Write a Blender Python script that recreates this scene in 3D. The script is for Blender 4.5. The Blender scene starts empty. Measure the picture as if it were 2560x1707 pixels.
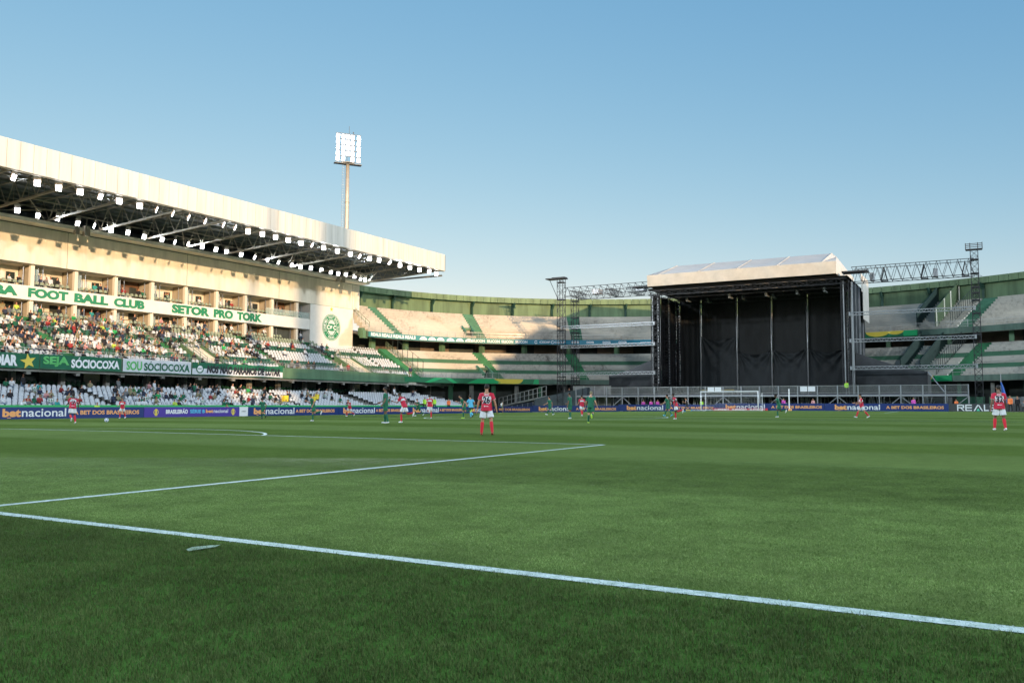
import bpy, bmesh, math, random
from math import sin, cos, pi, radians, sqrt, atan2
from mathutils import Vector, Matrix
random.seed(7)
R = random.Random(11)
SC = bpy.context.scene
COL = SC.collection

# ------------------------------------------------------------------ camera
F_PX, YAW, PITCH, ROLL = 2101.98, 0.514205, 0.0752407, 0.0026006
_f = Vector((-sin(YAW)*cos(PITCH), cos(YAW)*cos(PITCH), sin(PITCH)))
_r = Vector((cos(YAW), sin(YAW), 0.0))
_u = _r.cross(_f)
_r2 = cos(ROLL)*_r + sin(ROLL)*_u
_u2 = -sin(ROLL)*_r + cos(ROLL)*_u
cam_data = bpy.data.cameras.new('camera')
cam_data.sensor_width = 36.0
cam_data.lens = 36.0*F_PX/2560.0
cam_data.clip_start = 0.1
cam_data.clip_end = 6000.0
cam = bpy.data.objects.new('camera', cam_data)
COL.objects.link(cam)
M = Matrix((( _r2.x, _u2.x, -_f.x, 0.0), (_r2.y, _u2.y, -_f.y, 0.0), (_r2.z, _u2.z, -_f.z, 1.08), (0, 0, 0, 1)))
cam.matrix_world = M
SC.camera = cam

# ------------------------------------------------------------------ sky, sun, exposure
SUN_EL = radians(6.7)
SX, SY = 0.793, -0.609            # horizontal direction towards the sun
world = bpy.data.worlds.new('World')
SC.world = world
world.use_nodes = True
wn = world.node_tree
wn.nodes.clear()
wo = wn.nodes.new('ShaderNodeOutputWorld')
wb = wn.nodes.new('ShaderNodeBackground')
ws = wn.nodes.new('ShaderNodeTexSky')
ws.sky_type = 'NISHITA'
ws.sun_disc = False
ws.sun_elevation = SUN_EL
ws.sun_rotation = atan2(SX, SY)
ws.altitude = 900.0
ws.air_density = 1.0
ws.dust_density = 0.55
ws.ozone_density = 1.5
SKY_S = 0.105
wb.inputs['Strength'].default_value = SKY_S
# camera-like tone of the whole sky: one power curve per channel, the same in every direction
_sep = wn.nodes.new('ShaderNodeSeparateColor'); _com = wn.nodes.new('ShaderNodeCombineColor')
wn.links.new(ws.outputs[0], _sep.inputs[0])
_D = 0.225
for _i, (_g, _k) in enumerate(((1.12, 1.14), (0.67, 0.837), (0.37, 0.813))):
    _m = wn.nodes.new('ShaderNodeMath'); _m.operation = 'MULTIPLY'; _m.inputs[1].default_value = _D
    _p = wn.nodes.new('ShaderNodeMath'); _p.operation = 'POWER'; _p.inputs[1].default_value = _g
    _q = wn.nodes.new('ShaderNodeMath'); _q.operation = 'MULTIPLY'; _q.inputs[1].default_value = _k/_D
    _n = wn.nodes.new('ShaderNodeMath'); _n.operation = 'MINIMUM'; _n.inputs[1].default_value = 12.0
    wn.links.new(_sep.outputs[_i], _m.inputs[0]); wn.links.new(_m.outputs[0], _p.inputs[0]); wn.links.new(_p.outputs[0], _q.inputs[0]); wn.links.new(_q.outputs[0], _n.inputs[0]); wn.links.new(_n.outputs[0], _com.inputs[_i])
wn.links.new(_com.outputs[0], wb.inputs['Color'])
wn.links.new(wb.outputs[0], wo.inputs[0])
sun_data = bpy.data.lights.new('sun', 'SUN')
sun_data.energy = 2.35
sun_data.angle = radians(0.53)
sun_data.color = (1.0, 0.66, 0.35)
sun = bpy.data.objects.new('sun', sun_data)
COL.objects.link(sun)
sd = Vector((SX*cos(SUN_EL), SY*cos(SUN_EL), sin(SUN_EL)))
sun.rotation_euler = (-sd).to_track_quat('-Z', 'Y').to_euler()
sun.location = (60, -60, 60)
SC.view_settings.view_transform = 'Standard'
SC.view_settings.look = 'None'
SC.view_settings.gamma = 1.0
SC.view_settings.use_curve_mapping = False
SC.view_settings.exposure = 1.1
SC.render.engine = 'CYCLES'
SC.cycles.max_bounces = 6
SC.cycles.use_denoising = True

# ------------------------------------------------------------------ materials
def s2l(c):
    return tuple((v/12.92 if v <= 0.04045 else ((v+0.055)/1.055)**2.4) for v in c)
MATS = {}
def mat(name, col, rough=0.7, var=0.12, scale=0.6, metal=0.0, bump=0.0, spec=0.4, stretch=(1, 1, 1), detail=4, dark=None, emit=0.0, alpha=1.0, trans=0.0):
    """plain painted / concrete / cloth material with real-world grain: noise in object (world) space"""
    if name in MATS: return MATS[name]
    m = bpy.data.materials.new(name)
    m.use_nodes = True
    nt = m.node_tree
    b = nt.nodes['Principled BSDF']
    b.inputs['Roughness'].default_value = rough
    b.inputs['Metallic'].default_value = metal
    b.inputs['Specular IOR Level'].default_value = spec
    b.inputs['Base Color'].default_value = (*col, 1)
    if var > 0 or bump > 0:
        g = nt.nodes.new('ShaderNodeNewGeometry')
        mp = nt.nodes.new('ShaderNodeVectorMath'); mp.operation = 'MULTIPLY'
        mp.inputs[1].default_value = stretch
        n = nt.nodes.new('ShaderNodeTexNoise'); n.inputs['Scale'].default_value = scale; n.inputs['Detail'].default_value = detail
        n.inputs['Roughness'].default_value = 0.65
        nt.links.new(g.outputs['Position'], mp.inputs[0]); nt.links.new(mp.outputs[0], n.inputs['Vector'])
        if var > 0:
            cr = nt.nodes.new('ShaderNodeValToRGB')
            d = dark or tuple(max(0, c*(1-2.2*var)) for c in col)
            cr.color_ramp.elements[0].position = 0.28; cr.color_ramp.elements[0].color = (*d, 1)
            cr.color_ramp.elements[1].position = 0.62; cr.color_ramp.elements[1].color = (*tuple(min(1, c*(1+0.35*var)) for c in col), 1)
            nt.links.new(n.outputs['Fac'], cr.inputs[0]); nt.links.new(cr.outputs[0], b.inputs['Base Color'])
        if bump > 0:
            bp = nt.nodes.new('ShaderNodeBump'); bp.inputs['Strength'].default_value = bump; bp.inputs['Distance'].default_value = 0.05
            nt.links.new(n.outputs['Fac'], bp.inputs['Height']); nt.links.new(bp.outputs[0], b.inputs['Normal'])
    if emit > 0:
        b.inputs['Emission Color'].default_value = (*col, 1)
        b.inputs['Emission Strength'].default_value = emit
    if alpha < 1:
        b.inputs['Alpha'].default_value = alpha
    if trans > 0:
        b.inputs['Transmission Weight'].default_value = trans
    MATS[name] = m
    return m

M_CREAM = mat('cream_render', (0.80, 0.75, 0.64), 0.75, 0.10, 0.8, stretch=(1, 1, 0.16))
M_PANEL = mat('white_metal_cladding', (0.68, 0.66, 0.60), 0.45, 0.09, 1.3, stretch=(1, 1, 0.07))
M_SEAM = mat('panel_seam', (0.22, 0.20, 0.16), 0.7, 0.0)
M_WHITE = mat('white_paint', (0.80, 0.79, 0.75), 0.6, 0.05, 0.5)
M_STEEL = mat('beige_truss_steel', (0.36, 0.32, 0.25), 0.5, 0.15, 0.8)
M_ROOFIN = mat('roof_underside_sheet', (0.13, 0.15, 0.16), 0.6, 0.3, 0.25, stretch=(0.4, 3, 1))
M_DARK = mat('dark_wall_and_recess_shade', (0.045, 0.055, 0.05), 0.85, 0.25, 0.5)  # near-black for deep walls; recess shade is put into this colour too
M_CONCG = mat('grey_concrete', (0.25, 0.25, 0.235), 0.85, 0.2, 0.6, bump=0.2)
M_GREEN = mat('green_paint', (0.05, 0.15, 0.085), 0.65, 0.2, 0.45, stretch=(1, 1, 0.35))
M_GREENL = mat('light_green_paint', (0.11, 0.21, 0.12), 0.65, 0.2, 0.35, stretch=(1, 1, 0.18))
M_GREENB = mat('bright_green_paint', (0.04, 0.48, 0.12), 0.5, 0.1, 0.6)
M_GREENS = mat('green_stair_paint', (0.035, 0.19, 0.08), 0.7, 0.2, 0.7)
M_SEATW = mat('white_seat_plastic', (0.58, 0.61, 0.645), 0.4, 0.05, 1.5)
M_SEATG = mat('green_seat_plastic', (0.02, 0.105, 0.06), 0.4, 0.12, 1.5)
M_SEATC = mat('olive_seat_plastic', (0.28, 0.33, 0.24), 0.4, 0.1, 1.5)
M_RAIL = mat('galvanised_rail', (0.42, 0.43, 0.42), 0.35, 0.08, 1.5, metal=0.4)
M_RAILD = mat('dark_rail', (0.03, 0.04, 0.035), 0.5, 0.0)
M_RAILG = mat('green_rail', (0.16, 0.22, 0.13), 0.5, 0.0)
M_BLK = mat('black_truss_steel', (0.02, 0.02, 0.025), 0.45, 0.1, 1.0)
M_ALU = mat('aluminium_truss', (0.34, 0.35, 0.37), 0.35, 0.08, 1.0, metal=0.3)
M_CLOTH = mat('black_drape', (0.0095, 0.011, 0.0125), 0.75, 0.3, 0.8, stretch=(1, 1, 0.3))
M_CLOTHG = mat('grey_black_drape', (0.035, 0.038, 0.042), 0.8, 0.2, 0.6)
M_TARP = mat('white_tarpaulin', (0.50, 0.475, 0.43), 0.45, 0.08, 0.8, bump=0.5)
M_TARPR = mat('translucent_roof_tarpaulin', (0.45, 0.44, 0.42), 0.45, 0.06, 0.6, bump=0.15)
M_GLASS = mat('balustrade_glass', (0.55, 0.72, 0.70), 0.08, 0.0, spec=0.8, alpha=0.28)
M_GLASSD = mat('dark_window_glass', (0.02, 0.035, 0.035), 0.12, 0.0, spec=0.8)
M_LENS = mat('floodlight_lens', (1.0, 0.98, 1.0), 0.4, 0.0, emit=9.0)
M_HOUS = mat('floodlight_housing', (0.30, 0.27, 0.22), 0.5, 0.0)
M_LOGOG = mat('club_green_lettering', (0.02, 0.24, 0.11), 0.5, 0.05, 1.0)
M_NAVY = mat('navy_board_print', (0.012, 0.035, 0.17), 0.4, 0.0)
M_PURP = mat('purple_board_print', (0.075, 0.04, 0.33), 0.4, 0.0)
M_ORANGE = mat('orange_print', (0.95, 0.43, 0.15), 0.5, 0.0)
M_PRW = mat('white_print', (0.82, 0.83, 0.85), 0.5, 0.0)
M_CYAN = mat('cyan_print', (0.10, 0.50, 0.75), 0.5, 0.0)
M_YEL = mat('yellow_print', (0.78, 0.60, 0.08), 0.5, 0.0)
M_LIME = mat('light_green_print', (0.10, 0.48, 0.13), 0.5, 0.0)
M_BANG = mat('green_banner_cloth', (0.012, 0.14, 0.07), 0.7, 0.1, 1.2, bump=0.2)
M_BANW = mat('white_banner_cloth', (0.66, 0.69, 0.74), 0.7, 0.06, 1.2, bump=0.2)
M_TEAL = mat('teal_ribbon_print', (0.05, 0.24, 0.24), 0.5, 0.04, 0.5)
M_TEALB = mat('blue_teal_ribbon_print', (0.02, 0.22, 0.32), 0.5, 0.04, 0.5)
M_BLKP = mat('black_print', (0.02, 0.02, 0.03), 0.5, 0.0)
M_RED = mat('red_print', (0.62, 0.03, 0.05), 0.5, 0.0)
M_POLE = mat('galvanised_mast', (0.50, 0.46, 0.38), 0.45, 0.08, 0.8, metal=0.3)
M_ASPH = mat('dark_ground', (0.07, 0.07, 0.065), 0.9, 0.2, 0.3)

def terrace_mat(name, col, dirt, amt):
    m = bpy.data.materials.new(name); m.use_nodes = True
    nt = m.node_tree; b = nt.nodes['Principled BSDF']; b.inputs['Roughness'].default_value = 0.8
    b.inputs['Specular IOR Level'].default_value = 0.25
    g = nt.nodes.new('ShaderNodeNewGeometry')
    def noise(sc, st, det=5):
        mp = nt.nodes.new('ShaderNodeVectorMath'); mp.operation = 'MULTIPLY'; mp.inputs[1].default_value = st
        n = nt.nodes.new('ShaderNodeTexNoise'); n.inputs['Scale'].default_value = sc; n.inputs['Detail'].default_value = det; n.inputs['Roughness'].default_value = 0.7
        nt.links.new(g.outputs['Position'], mp.inputs[0]); nt.links.new(mp.outputs[0], n.inputs['Vector']); return n
    n1 = noise(0.16, (1, 1, 1.0)); n2 = noise(1.9, (1, 1, 0.5)); n3 = noise(0.9, (1, 1, 6.0))
    mx = nt.nodes.new('ShaderNodeMath'); mx.operation = 'MULTIPLY'
    r1 = nt.nodes.new('ShaderNodeMapRange'); r1.inputs[1].default_value = 0.45; r1.inputs[2].default_value = 0.68
    r2 = nt.nodes.new('ShaderNodeMapRange'); r2.inputs[1].default_value = 0.42; r2.inputs[2].default_value = 0.66
    nt.links.new(n1.outputs['Fac'], r1.inputs[0]); nt.links.new(n2.outputs['Fac'], r2.inputs[0])
    nt.links.new(r1.outputs[0], mx.inputs[0]); nt.links.new(r2.outputs[0], mx.inputs[1])
    ad = nt.nodes.new('ShaderNodeMath'); ad.operation = 'MULTIPLY_ADD'; ad.inputs[1].default_value = 0.22
    r3 = nt.nodes.new('ShaderNodeMapRange'); r3.inputs[1].default_value = 0.4; r3.inputs[2].default_value = 0.75
    nt.links.new(n3.outputs['Fac'], r3.inputs[0]); nt.links.new(r3.outputs[0], ad.inputs[0]); nt.links.new(mx.outputs[0], ad.inputs[2])
    ml = nt.nodes.new('ShaderNodeMath'); ml.operation = 'MULTIPLY'; ml.inputs[1].default_value = amt; ml.use_clamp = True
    nt.links.new(ad.outputs[0], ml.inputs[0])
    mc = nt.nodes.new('ShaderNodeMix'); mc.data_type = 'RGBA'
    mc.inputs[6].default_value = (*col, 1); mc.inputs[7].default_value = (*dirt, 1)
    nt.links.new(ml.outputs[0], mc.inputs[0]); nt.links.new(mc.outputs[2], b.inputs['Base Color'])
    MATS[name] = m
    return m
M_TERR = terrace_mat('whitewashed_terrace', (0.53, 0.50, 0.44), (0.20, 0.185, 0.165), 1.0)
M_TERRC = terrace_mat('cream_terrace', (0.52, 0.48, 0.41), (0.22, 0.195, 0.165), 0.9)
M_TERRG = terrace_mat('green_terrace', (0.07, 0.18, 0.11), (0.05, 0.09, 0.06), 0.8)

# ------------------------------------------------------------------ mesh helpers
class MB:
    def __init__(s): s.v = []; s.f = []; s.m = []; s.ml = []
    def mi(s, m):
        if m not in s.ml: s.ml.append(m)
        return s.ml.index(m)
    def add(s, vs, fs, m=None):
        k = len(s.v); s.v += [tuple(v) for v in vs]; i = s.mi(m)
        for f in fs: s.f.append(tuple(k+a for a in f)); s.m.append(i)
    def box(s, c, d, m=None, ax=None):
        """box with centre c, full size d, optional axes (three vectors)"""
        c = Vector(c); X, Y, Z = ax or (Vector((1, 0, 0)), Vector((0, 1, 0)), Vector((0, 0, 1)))
        vs = [c+X*(d[0]/2*i)+Y*(d[1]/2*j)+Z*(d[2]/2*k) for i in (-1, 1) for j in (-1, 1) for k in (-1, 1)]
        s.add(vs, [(0, 1, 3, 2), (4, 6, 7, 5), (0, 4, 5, 1), (2, 3, 7, 6), (0, 2, 6, 4), (1, 5, 7, 3)], m)
    def mm(s, a, b, m=None):
        s.box([(a[i]+b[i])/2 for i in range(3)], [abs(b[i]-a[i]) for i in range(3)], m)
    def bar(s, a, b, w, h=None, m=None):
        a = Vector(a); b = Vector(b); h = h or w; d = b-a; L = d.length
        if L < 1e-6: return
        Z = d/L; X = Z.cross(Vector((0, 0, 1)))
        X = X.normalized() if X.length > 1e-3 else Vector((1, 0, 0))
        Y = Z.cross(X); s.box((a+b)/2, (w, h, L), m, (X, Y, Z))
    def tube(s, pts, rad, n=8, m=None, cap=True):
        """rad: number or list per point"""
        rings = []
        for i, p in enumerate(pts):
            p = Vector(p); q = Vector(pts[min(i+1, len(pts)-1)])-Vector(pts[max(i-1, 0)])
            Z = q.normalized(); X = Z.cross(Vector((0.02, 1, 0.01))).normalized(); Y = Z.cross(X)
            r = rad[i] if isinstance(rad, (list, tuple)) else rad
            rx, ry = r if isinstance(r, (list, tuple)) else (r, r)
            rings.append([p+X*(rx*cos(2*pi*k/n))+Y*(ry*sin(2*pi*k/n)) for k in range(n)])
        vs = [v for r_ in rings for v in r_]; fs = []
        for i in range(len(rings)-1):
            for k in range(n): fs.append((i*n+k, i*n+(k+1) % n, (i+1)*n+(k+1) % n, (i+1)*n+k))
        if cap: fs.append(tuple(reversed(range(n)))); fs.append(tuple((len(rings)-1)*n+k for k in range(n)))
        s.add(vs, fs, m)
    def prism(s, poly, axis_vec, m=None):
        """polygon (3-D points) extruded along a vector"""
        n = len(poly); a = Vector(axis_vec); vs = [Vector(p) for p in poly]+[Vector(p)+a for p in poly]
        fs = [tuple(range(n)), tuple(reversed(range(n, 2*n)))]+[(i, n+i, n+(i+1) % n, (i+1) % n) for i in range(n)]
        s.add(vs, fs, m)
    def mesh(s, name, smooth=False):
        me = bpy.data.meshes.new(name); me.from_pydata(s.v, [], s.f)
        for m in s.ml: me.materials.append(m if m else M_CONCG)
        me.polygons.foreach_set('material_index', s.m)
        if smooth: me.polygons.foreach_set('use_smooth', [True]*len(me.polygons))
        me.update(); bm = bmesh.new(); bm.from_mesh(me); bmesh.ops.recalc_face_normals(bm, faces=bm.faces); bm.to_mesh(me); bm.free()
        return me
    def build(s, name, parent=None, smooth=False, **k):
        return link(name, s.mesh(name, smooth), parent, **k)
def link(name, me, parent=None, loc=None, rotz=0, label=None, cat=None, group=None, kind=None):
    o = bpy.data.objects.new(name, me); COL.objects.link(o)
    if parent: o.parent = parent
    if loc is not None: o.location = loc
    if rotz: o.rotation_euler = (0, 0, rotz)
    return tag(o, label, cat, group, kind)
def tag(o, label=None, cat=None, group=None, kind=None):
    if label: o['label'] = label
    if cat: o['category'] = cat
    if group: o['group'] = group
    if kind: o['kind'] = kind
    return o
def thing(name, label, cat, loc=(0, 0, 0), rotz=0, group=None):
    o = bpy.data.objects.new(name, None); COL.objects.link(o)
    o.location = loc; o.rotation_euler = (0, 0, rotz); o.empty_display_size = 0.2
    return tag(o, label, cat, group)

# lettering: the built-in font turned into mesh, fitted to a width and height on any plane
TXC = {}; TXW = {}
def text_geo(s, bold=0.02, shear=0.0):
    k = (s, bold, shear)
    if k in TXC: return TXC[k]
    cu = bpy.data.curves.new('lettering', 'FONT'); cu.body = s; cu.size = 1; cu.offset = bold; cu.shear = shear; cu.resolution_u = 3
    o = bpy.data.objects.new('lettering', cu); COL.objects.link(o)
    dg = bpy.context.evaluated_depsgraph_get(); ev = o.evaluated_get(dg); me = ev.to_mesh()
    vs = [v.co.copy() for v in me.vertices]; fs = [tuple(p.vertices) for p in me.polygons]
    ev.to_mesh_clear(); bpy.data.objects.remove(o); bpy.data.curves.remove(cu)
    x0 = min(v.x for v in vs); x1 = max(v.x for v in vs); y0 = min(v.y for v in vs); y1 = max(v.y for v in vs)
    TXW[k] = x1-x0
    TXC[k] = ([((v.x-x0)/(x1-x0), (v.y-y0)/(y1-y0)) for v in vs], fs)
    return TXC[k]
def put_text(mb, s, origin, right, up, w, h, m, bold=0.02, shear=0.0, fn=None):
    """lower-left corner at origin; fn maps (u,v) in metres to a world point instead"""
    vs, fs = text_geo(s, bold, shear)
    if fn is None:
        O = Vector(origin); r = Vector(right); u = Vector(up)
        fn = lambda a, b: O+r*a+u*b
    mb.add([fn(x*w, y*h) for x, y in vs], fs, m)
ACC = {'Ó': ('O', '/'), 'É': ('E', '/'), 'Ã': ('A', '~')}
def put_atext(mb, s, origin, right, up, w, h, m, bold=0.02, shear=0.0, fn=None):
    """capitals with accents: the letters fill 84 % of the height, accents stand above them"""
    base = ''.join(ACC[c][0] if c in ACC else c for c in s)
    if base == s: return put_text(mb, s, origin, right, up, w, h, m, bold, shear, fn)
    if fn is None:
        O = Vector(origin); r = Vector(right); u = Vector(up)
        fn = lambda a, b: O+r*a+u*b
    put_text(mb, base, None, None, None, w, h*0.82, m, bold, shear, fn=fn)
    def width(t):
        vs, fs = text_geo(t, bold, shear); return TXW[(t, bold, shear)]
    tot = width(base)
    for i, c in enumerate(s):
        if c in ACC:
            x1 = width(base[:i+1])/tot*w; x0 = (width(base[:i])/tot*w if i and base[:i].strip() else 0) ; cx = (x0+x1)/2+shear*h*0.6; k = h*0.13
            if ACC[c][1] == '/': q = [(cx-k*.6, h*.86), (cx+k*.1, h*.86), (cx+k*1.2, h), (cx+k*.2, h)]
            else: q = [(cx-k*1.5, h*.87), (cx-k*.6, h*.9), (cx+k*.6, h*.87), (cx+k*1.5, h*.93), (cx+k*1.3, h), (cx+k*.6, h*.95), (cx-k*.6, h*.98), (cx-k*1.5, h*.95)]
            mb.add([fn(*p) for p in q], [tuple(range(len(q)))], m)
def ellipse_pts(n, a, b, a0=0, a1=2*pi):
    return [(a*cos(a0+(a1-a0)*k/n), b*sin(a0+(a1-a0)*k/n)) for k in range(n+(0 if abs(a1-a0-2*pi) < 1e-6 else 1))]
def put_poly(mb, pts, fn, m):
    mb.add([fn(x, y) for x, y in pts], [tuple(range(len(pts)))], m)
def put_ring(mb, n, r0, r1, fn, m, a0=0, a1=2*pi, cx=0, cy=0, ky=1.0):
    vs = []; fs = []
    for k in range(n+1):
        t = a0+(a1-a0)*k/n
        vs += [fn(cx+r0*cos(t), cy+ky*r0*sin(t)), fn(cx+r1*cos(t), cy+ky*r1*sin(t))]
    for k in range(n): fs.append((2*k, 2*k+1, 2*k+3, 2*k+2))
    mb.add(vs, fs, m)

# ------------------------------------------------------------------ ground
def c01(v): return min(1.0, max(0.0, v))
def gz(x, y):
    return 0.44*c01((y-25)/85)*c01((x+66)/40)-0.12*c01((-x-30)/36)
GOAL_Y, PEN_X, FAR_Y = 4.82, -9.15, 109.31
CX = PEN_X-20.16                       # centre line of the pitch

def pitch_mat():
    m = bpy.data.materials.new('mown_turf'); m.use_nodes = True
    nt = m.node_tree; L = nt.links; b = nt.nodes['Principled BSDF']
    b.inputs['Roughness'].default_value = 1.0; b.inputs['Specular IOR Level'].default_value = 0.0
    g = nt.nodes.new('ShaderNodeNewGeometry')
    sp = nt.nodes.new('ShaderNodeSeparateXYZ'); L.new(g.outputs['Position'], sp.inputs[0])
    # mowing bands across the pitch
    w = nt.nodes.new('ShaderNodeTexNoise'); w.inputs['Scale'].default_value = 0.5; w.inputs['Detail'].default_value = 3
    L.new(g.outputs['Position'], w.inputs['Vector'])
    a = nt.nodes.new('ShaderNodeMath'); a.operation = 'MULTIPLY_ADD'; a.inputs[1].default_value = 0.9
    L.new(w.outputs['Fac'], a.inputs[0]); L.new(sp.outputs['Y'], a.inputs[2])
    def M2(op, v=None, i=None):
        n = nt.nodes.new('ShaderNodeMath'); n.operation = op
        if i is not None: L.new(i, n.inputs[0])
        if v is not None: n.inputs[1].default_value = v
        return n
    s1 = M2('SUBTRACT', GOAL_Y+0.45, a.outputs[0]); s2 = M2('MULTIPLY', pi/5.5, s1.outputs[0]); s3 = M2('SINE', None, s2.outputs[0])
    s4 = M2('MULTIPLY', 3.0, s3.outputs[0]); s4.use_clamp = False
    band = nt.nodes.new('ShaderNodeMapRange'); band.inputs[1].default_value = -1; band.inputs[2].default_value = 1
    L.new(s4.outputs[0], band.inputs[0])
    def noise(sc, st, det=6, ro=0.6):
        mp = nt.nodes.new('ShaderNodeVectorMath'); mp.operation = 'MULTIPLY'; mp.inputs[1].default_value = st
        n = nt.nodes.new('ShaderNodeTexNoise'); n.inputs['Scale'].default_value = sc; n.inputs['Detail'].default_value = det; n.inputs['Roughness'].default_value = ro
        L.new(g.outputs['Position'], mp.inputs[0]); L.new(mp.outputs[0], n.inputs['Vector']); return n
    patch = noise(0.28, (1, 1, 1), 5); fine = noise(38, (1, 1, 1), 5, 0.75); mid = noise(3.2, (1.0, 1.0, 1), 5, 0.7)
    mixb = nt.nodes.new('ShaderNodeMix'); mixb.data_type = 'RGBA'
    mixb.inputs[6].default_value = (0.078, 0.122, 0.030, 1); mixb.inputs[7].default_value = (0.108, 0.158, 0.048, 1)
    L.new(band.outputs[0], mixb.inputs[0])
    # rougher, darker grass behind the goal line
    edge = nt.nodes.new('ShaderNodeMapRange'); edge.inputs[1].default_value = GOAL_Y-0.4; edge.inputs[2].default_value = GOAL_Y+0.4
    L.new(sp.outputs['Y'], edge.inputs[0])
    mixe = nt.nodes.new('ShaderNodeMix'); mixe.data_type = 'RGBA'; mixe.inputs[6].default_value = (0.050, 0.115, 0.024, 1)
    L.new(edge.outputs[0], mixe.inputs[0]); L.new(mixb.outputs[2], mixe.inputs[7])
    rp = nt.nodes.new('ShaderNodeMapRange'); rp.inputs[1].default_value = 0.3; rp.inputs[2].default_value = 0.7; rp.inputs[3].default_value = 0.88; rp.inputs[4].default_value = 1.1
    L.new(patch.outputs['Fac'], rp.inputs[0])
    rm = nt.nodes.new('ShaderNodeMapRange'); rm.inputs[1].default_value = 0.3; rm.inputs[2].default_value = 0.7; rm.inputs[3].default_value = 0.86; rm.inputs[4].default_value = 1.1
    L.new(mid.outputs['Fac'], rm.inputs[0])
    rf = nt.nodes.new('ShaderNodeMapRange'); rf.inputs[1].default_value = 0.3; rf.inputs[2].default_value = 0.7; rf.inputs[3].default_value = 0.7; rf.inputs[4].default_value = 1.3
    L.new(fine.outputs['Fac'], rf.inputs[0])
    p1 = M2('MULTIPLY'); L.new(rp.outputs[0], p1.inputs[0]); L.new(rm.outputs[0], p1.inputs[1])
    p2 = M2('MULTIPLY'); L.new(p1.outputs[0], p2.inputs[0]); L.new(rf.outputs[0], p2.inputs[1])
    vm = nt.nodes.new('ShaderNodeVectorMath'); vm.operation = 'SCALE'
    L.new(mixe.outputs[2], vm.inputs[0]); L.new(p2.outputs[0], vm.inputs['Scale'])
    # bare scuffs
    sc = noise(1.1, (1, 1, 1), 8, 0.8); rs = nt.nodes.new('ShaderNodeMapRange'); rs.inputs[1].default_value = 0.665; rs.inputs[2].default_value = 0.72
    L.new(sc.outputs['Fac'], rs.inputs[0])
    mixs = nt.nodes.new('ShaderNodeMix'); mixs.data_type = 'RGBA'; mixs.inputs[7].default_value = (0.045, 0.05, 0.022, 1)
    L.new(rs.outputs[0], mixs.inputs[0]); L.new(vm.outputs[0], mixs.inputs[6]); L.new(mixs.outputs[2], b.inputs['Base Color'])
    bp = nt.nodes.new('ShaderNodeBump'); bp.inputs['Strength'].default_value = 0.6; bp.inputs['Distance'].default_value = 0.02
    L.new(fine.outputs['Fac'], bp.inputs['Height']); L.new(bp.outputs[0], b.inputs['Normal'])
    return m
M_TURF = pitch_mat()
def build_ground():
    g = MB(); g.mm((-700, -600, -0.42), (600, 900, -0.30), M_ASPH)
    g.build('ground', kind='structure')
    # turf: a grid that follows the slight fall of the pitch
    xs = [-67+i*(80.0/80) for i in range(81)]; ys = [-14+j*(130.0/130) for j in range(131)]
    mb = MB(); vs = [(x, y, gz(x, y)) for y in ys for x in xs]; n = len(xs)
    mb.add(vs, [(j*n+i, j*n+i+1, (j+1)*n+i+1, (j+1)*n+i) for j in range(len(ys)-1) for i in range(n-1)], M_TURF)
    mb.build('pitch', kind='structure', smooth=True)
    tr = MB()
    for a, b in (((-69.5, -14, -0.2), (-67, 116, -0.09)), ((-67, 116, -0.2), (20, 160, 0.02)), ((13, -14, -0.2), (30, 116, -0.02)), ((-90, -40, -0.2), (30, -14, -0.02))):
        tr.mm(a, b, M_CONCG)
    tr.build('perimeter_track', kind='structure')
build_ground()
def line_strip(pts, w, closed=False):
    """painted line that follows the turf, 4 mm above it"""
    mb = MB(); n = len(pts); vs = []
    for i, p in enumerate(pts):
        a = pts[max(i-1, 0)]; b = pts[min(i+1, n-1)]
        dx, dy = b[0]-a[0], b[1]-a[1]; l = sqrt(dx*dx+dy*dy); nx, ny = -dy/l, dx/l
        for s in (-1, 1):
            x, y = p[0]+nx*w/2*s, p[1]+ny*w/2*s
            vs.append((x, y, gz(x, y)+0.006))
    mb.add(vs, [(2*i, 2*i+1, 2*i+3, 2*i+2) for i in range(n-1)], M_LINE)
    return mb
def seg(a, b, step=1.0):
    n = max(1, int(sqrt((b[0]-a[0])**2+(b[1]-a[1])**2)/step))
    return [(a[0]+(b[0]-a[0])*i/n, a[1]+(b[1]-a[1])*i/n) for i in range(n+1)]
def arc(cx, cy, r, a0, a1, n=40):
    return [(cx+r*cos(radians(a0+(a1-a0)*i/n)), cy+r*sin(radians(a0+(a1-a0)*i/n))) for i in range(n+1)]
M_LINE = mat('line_paint_on_turf', (0.42, 0.51, 0.50), 0.85, 0.25, 14, detail=6, dark=(0.20, 0.30, 0.24))
HALF_Y = (GOAL_Y+FAR_Y)/2
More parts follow.
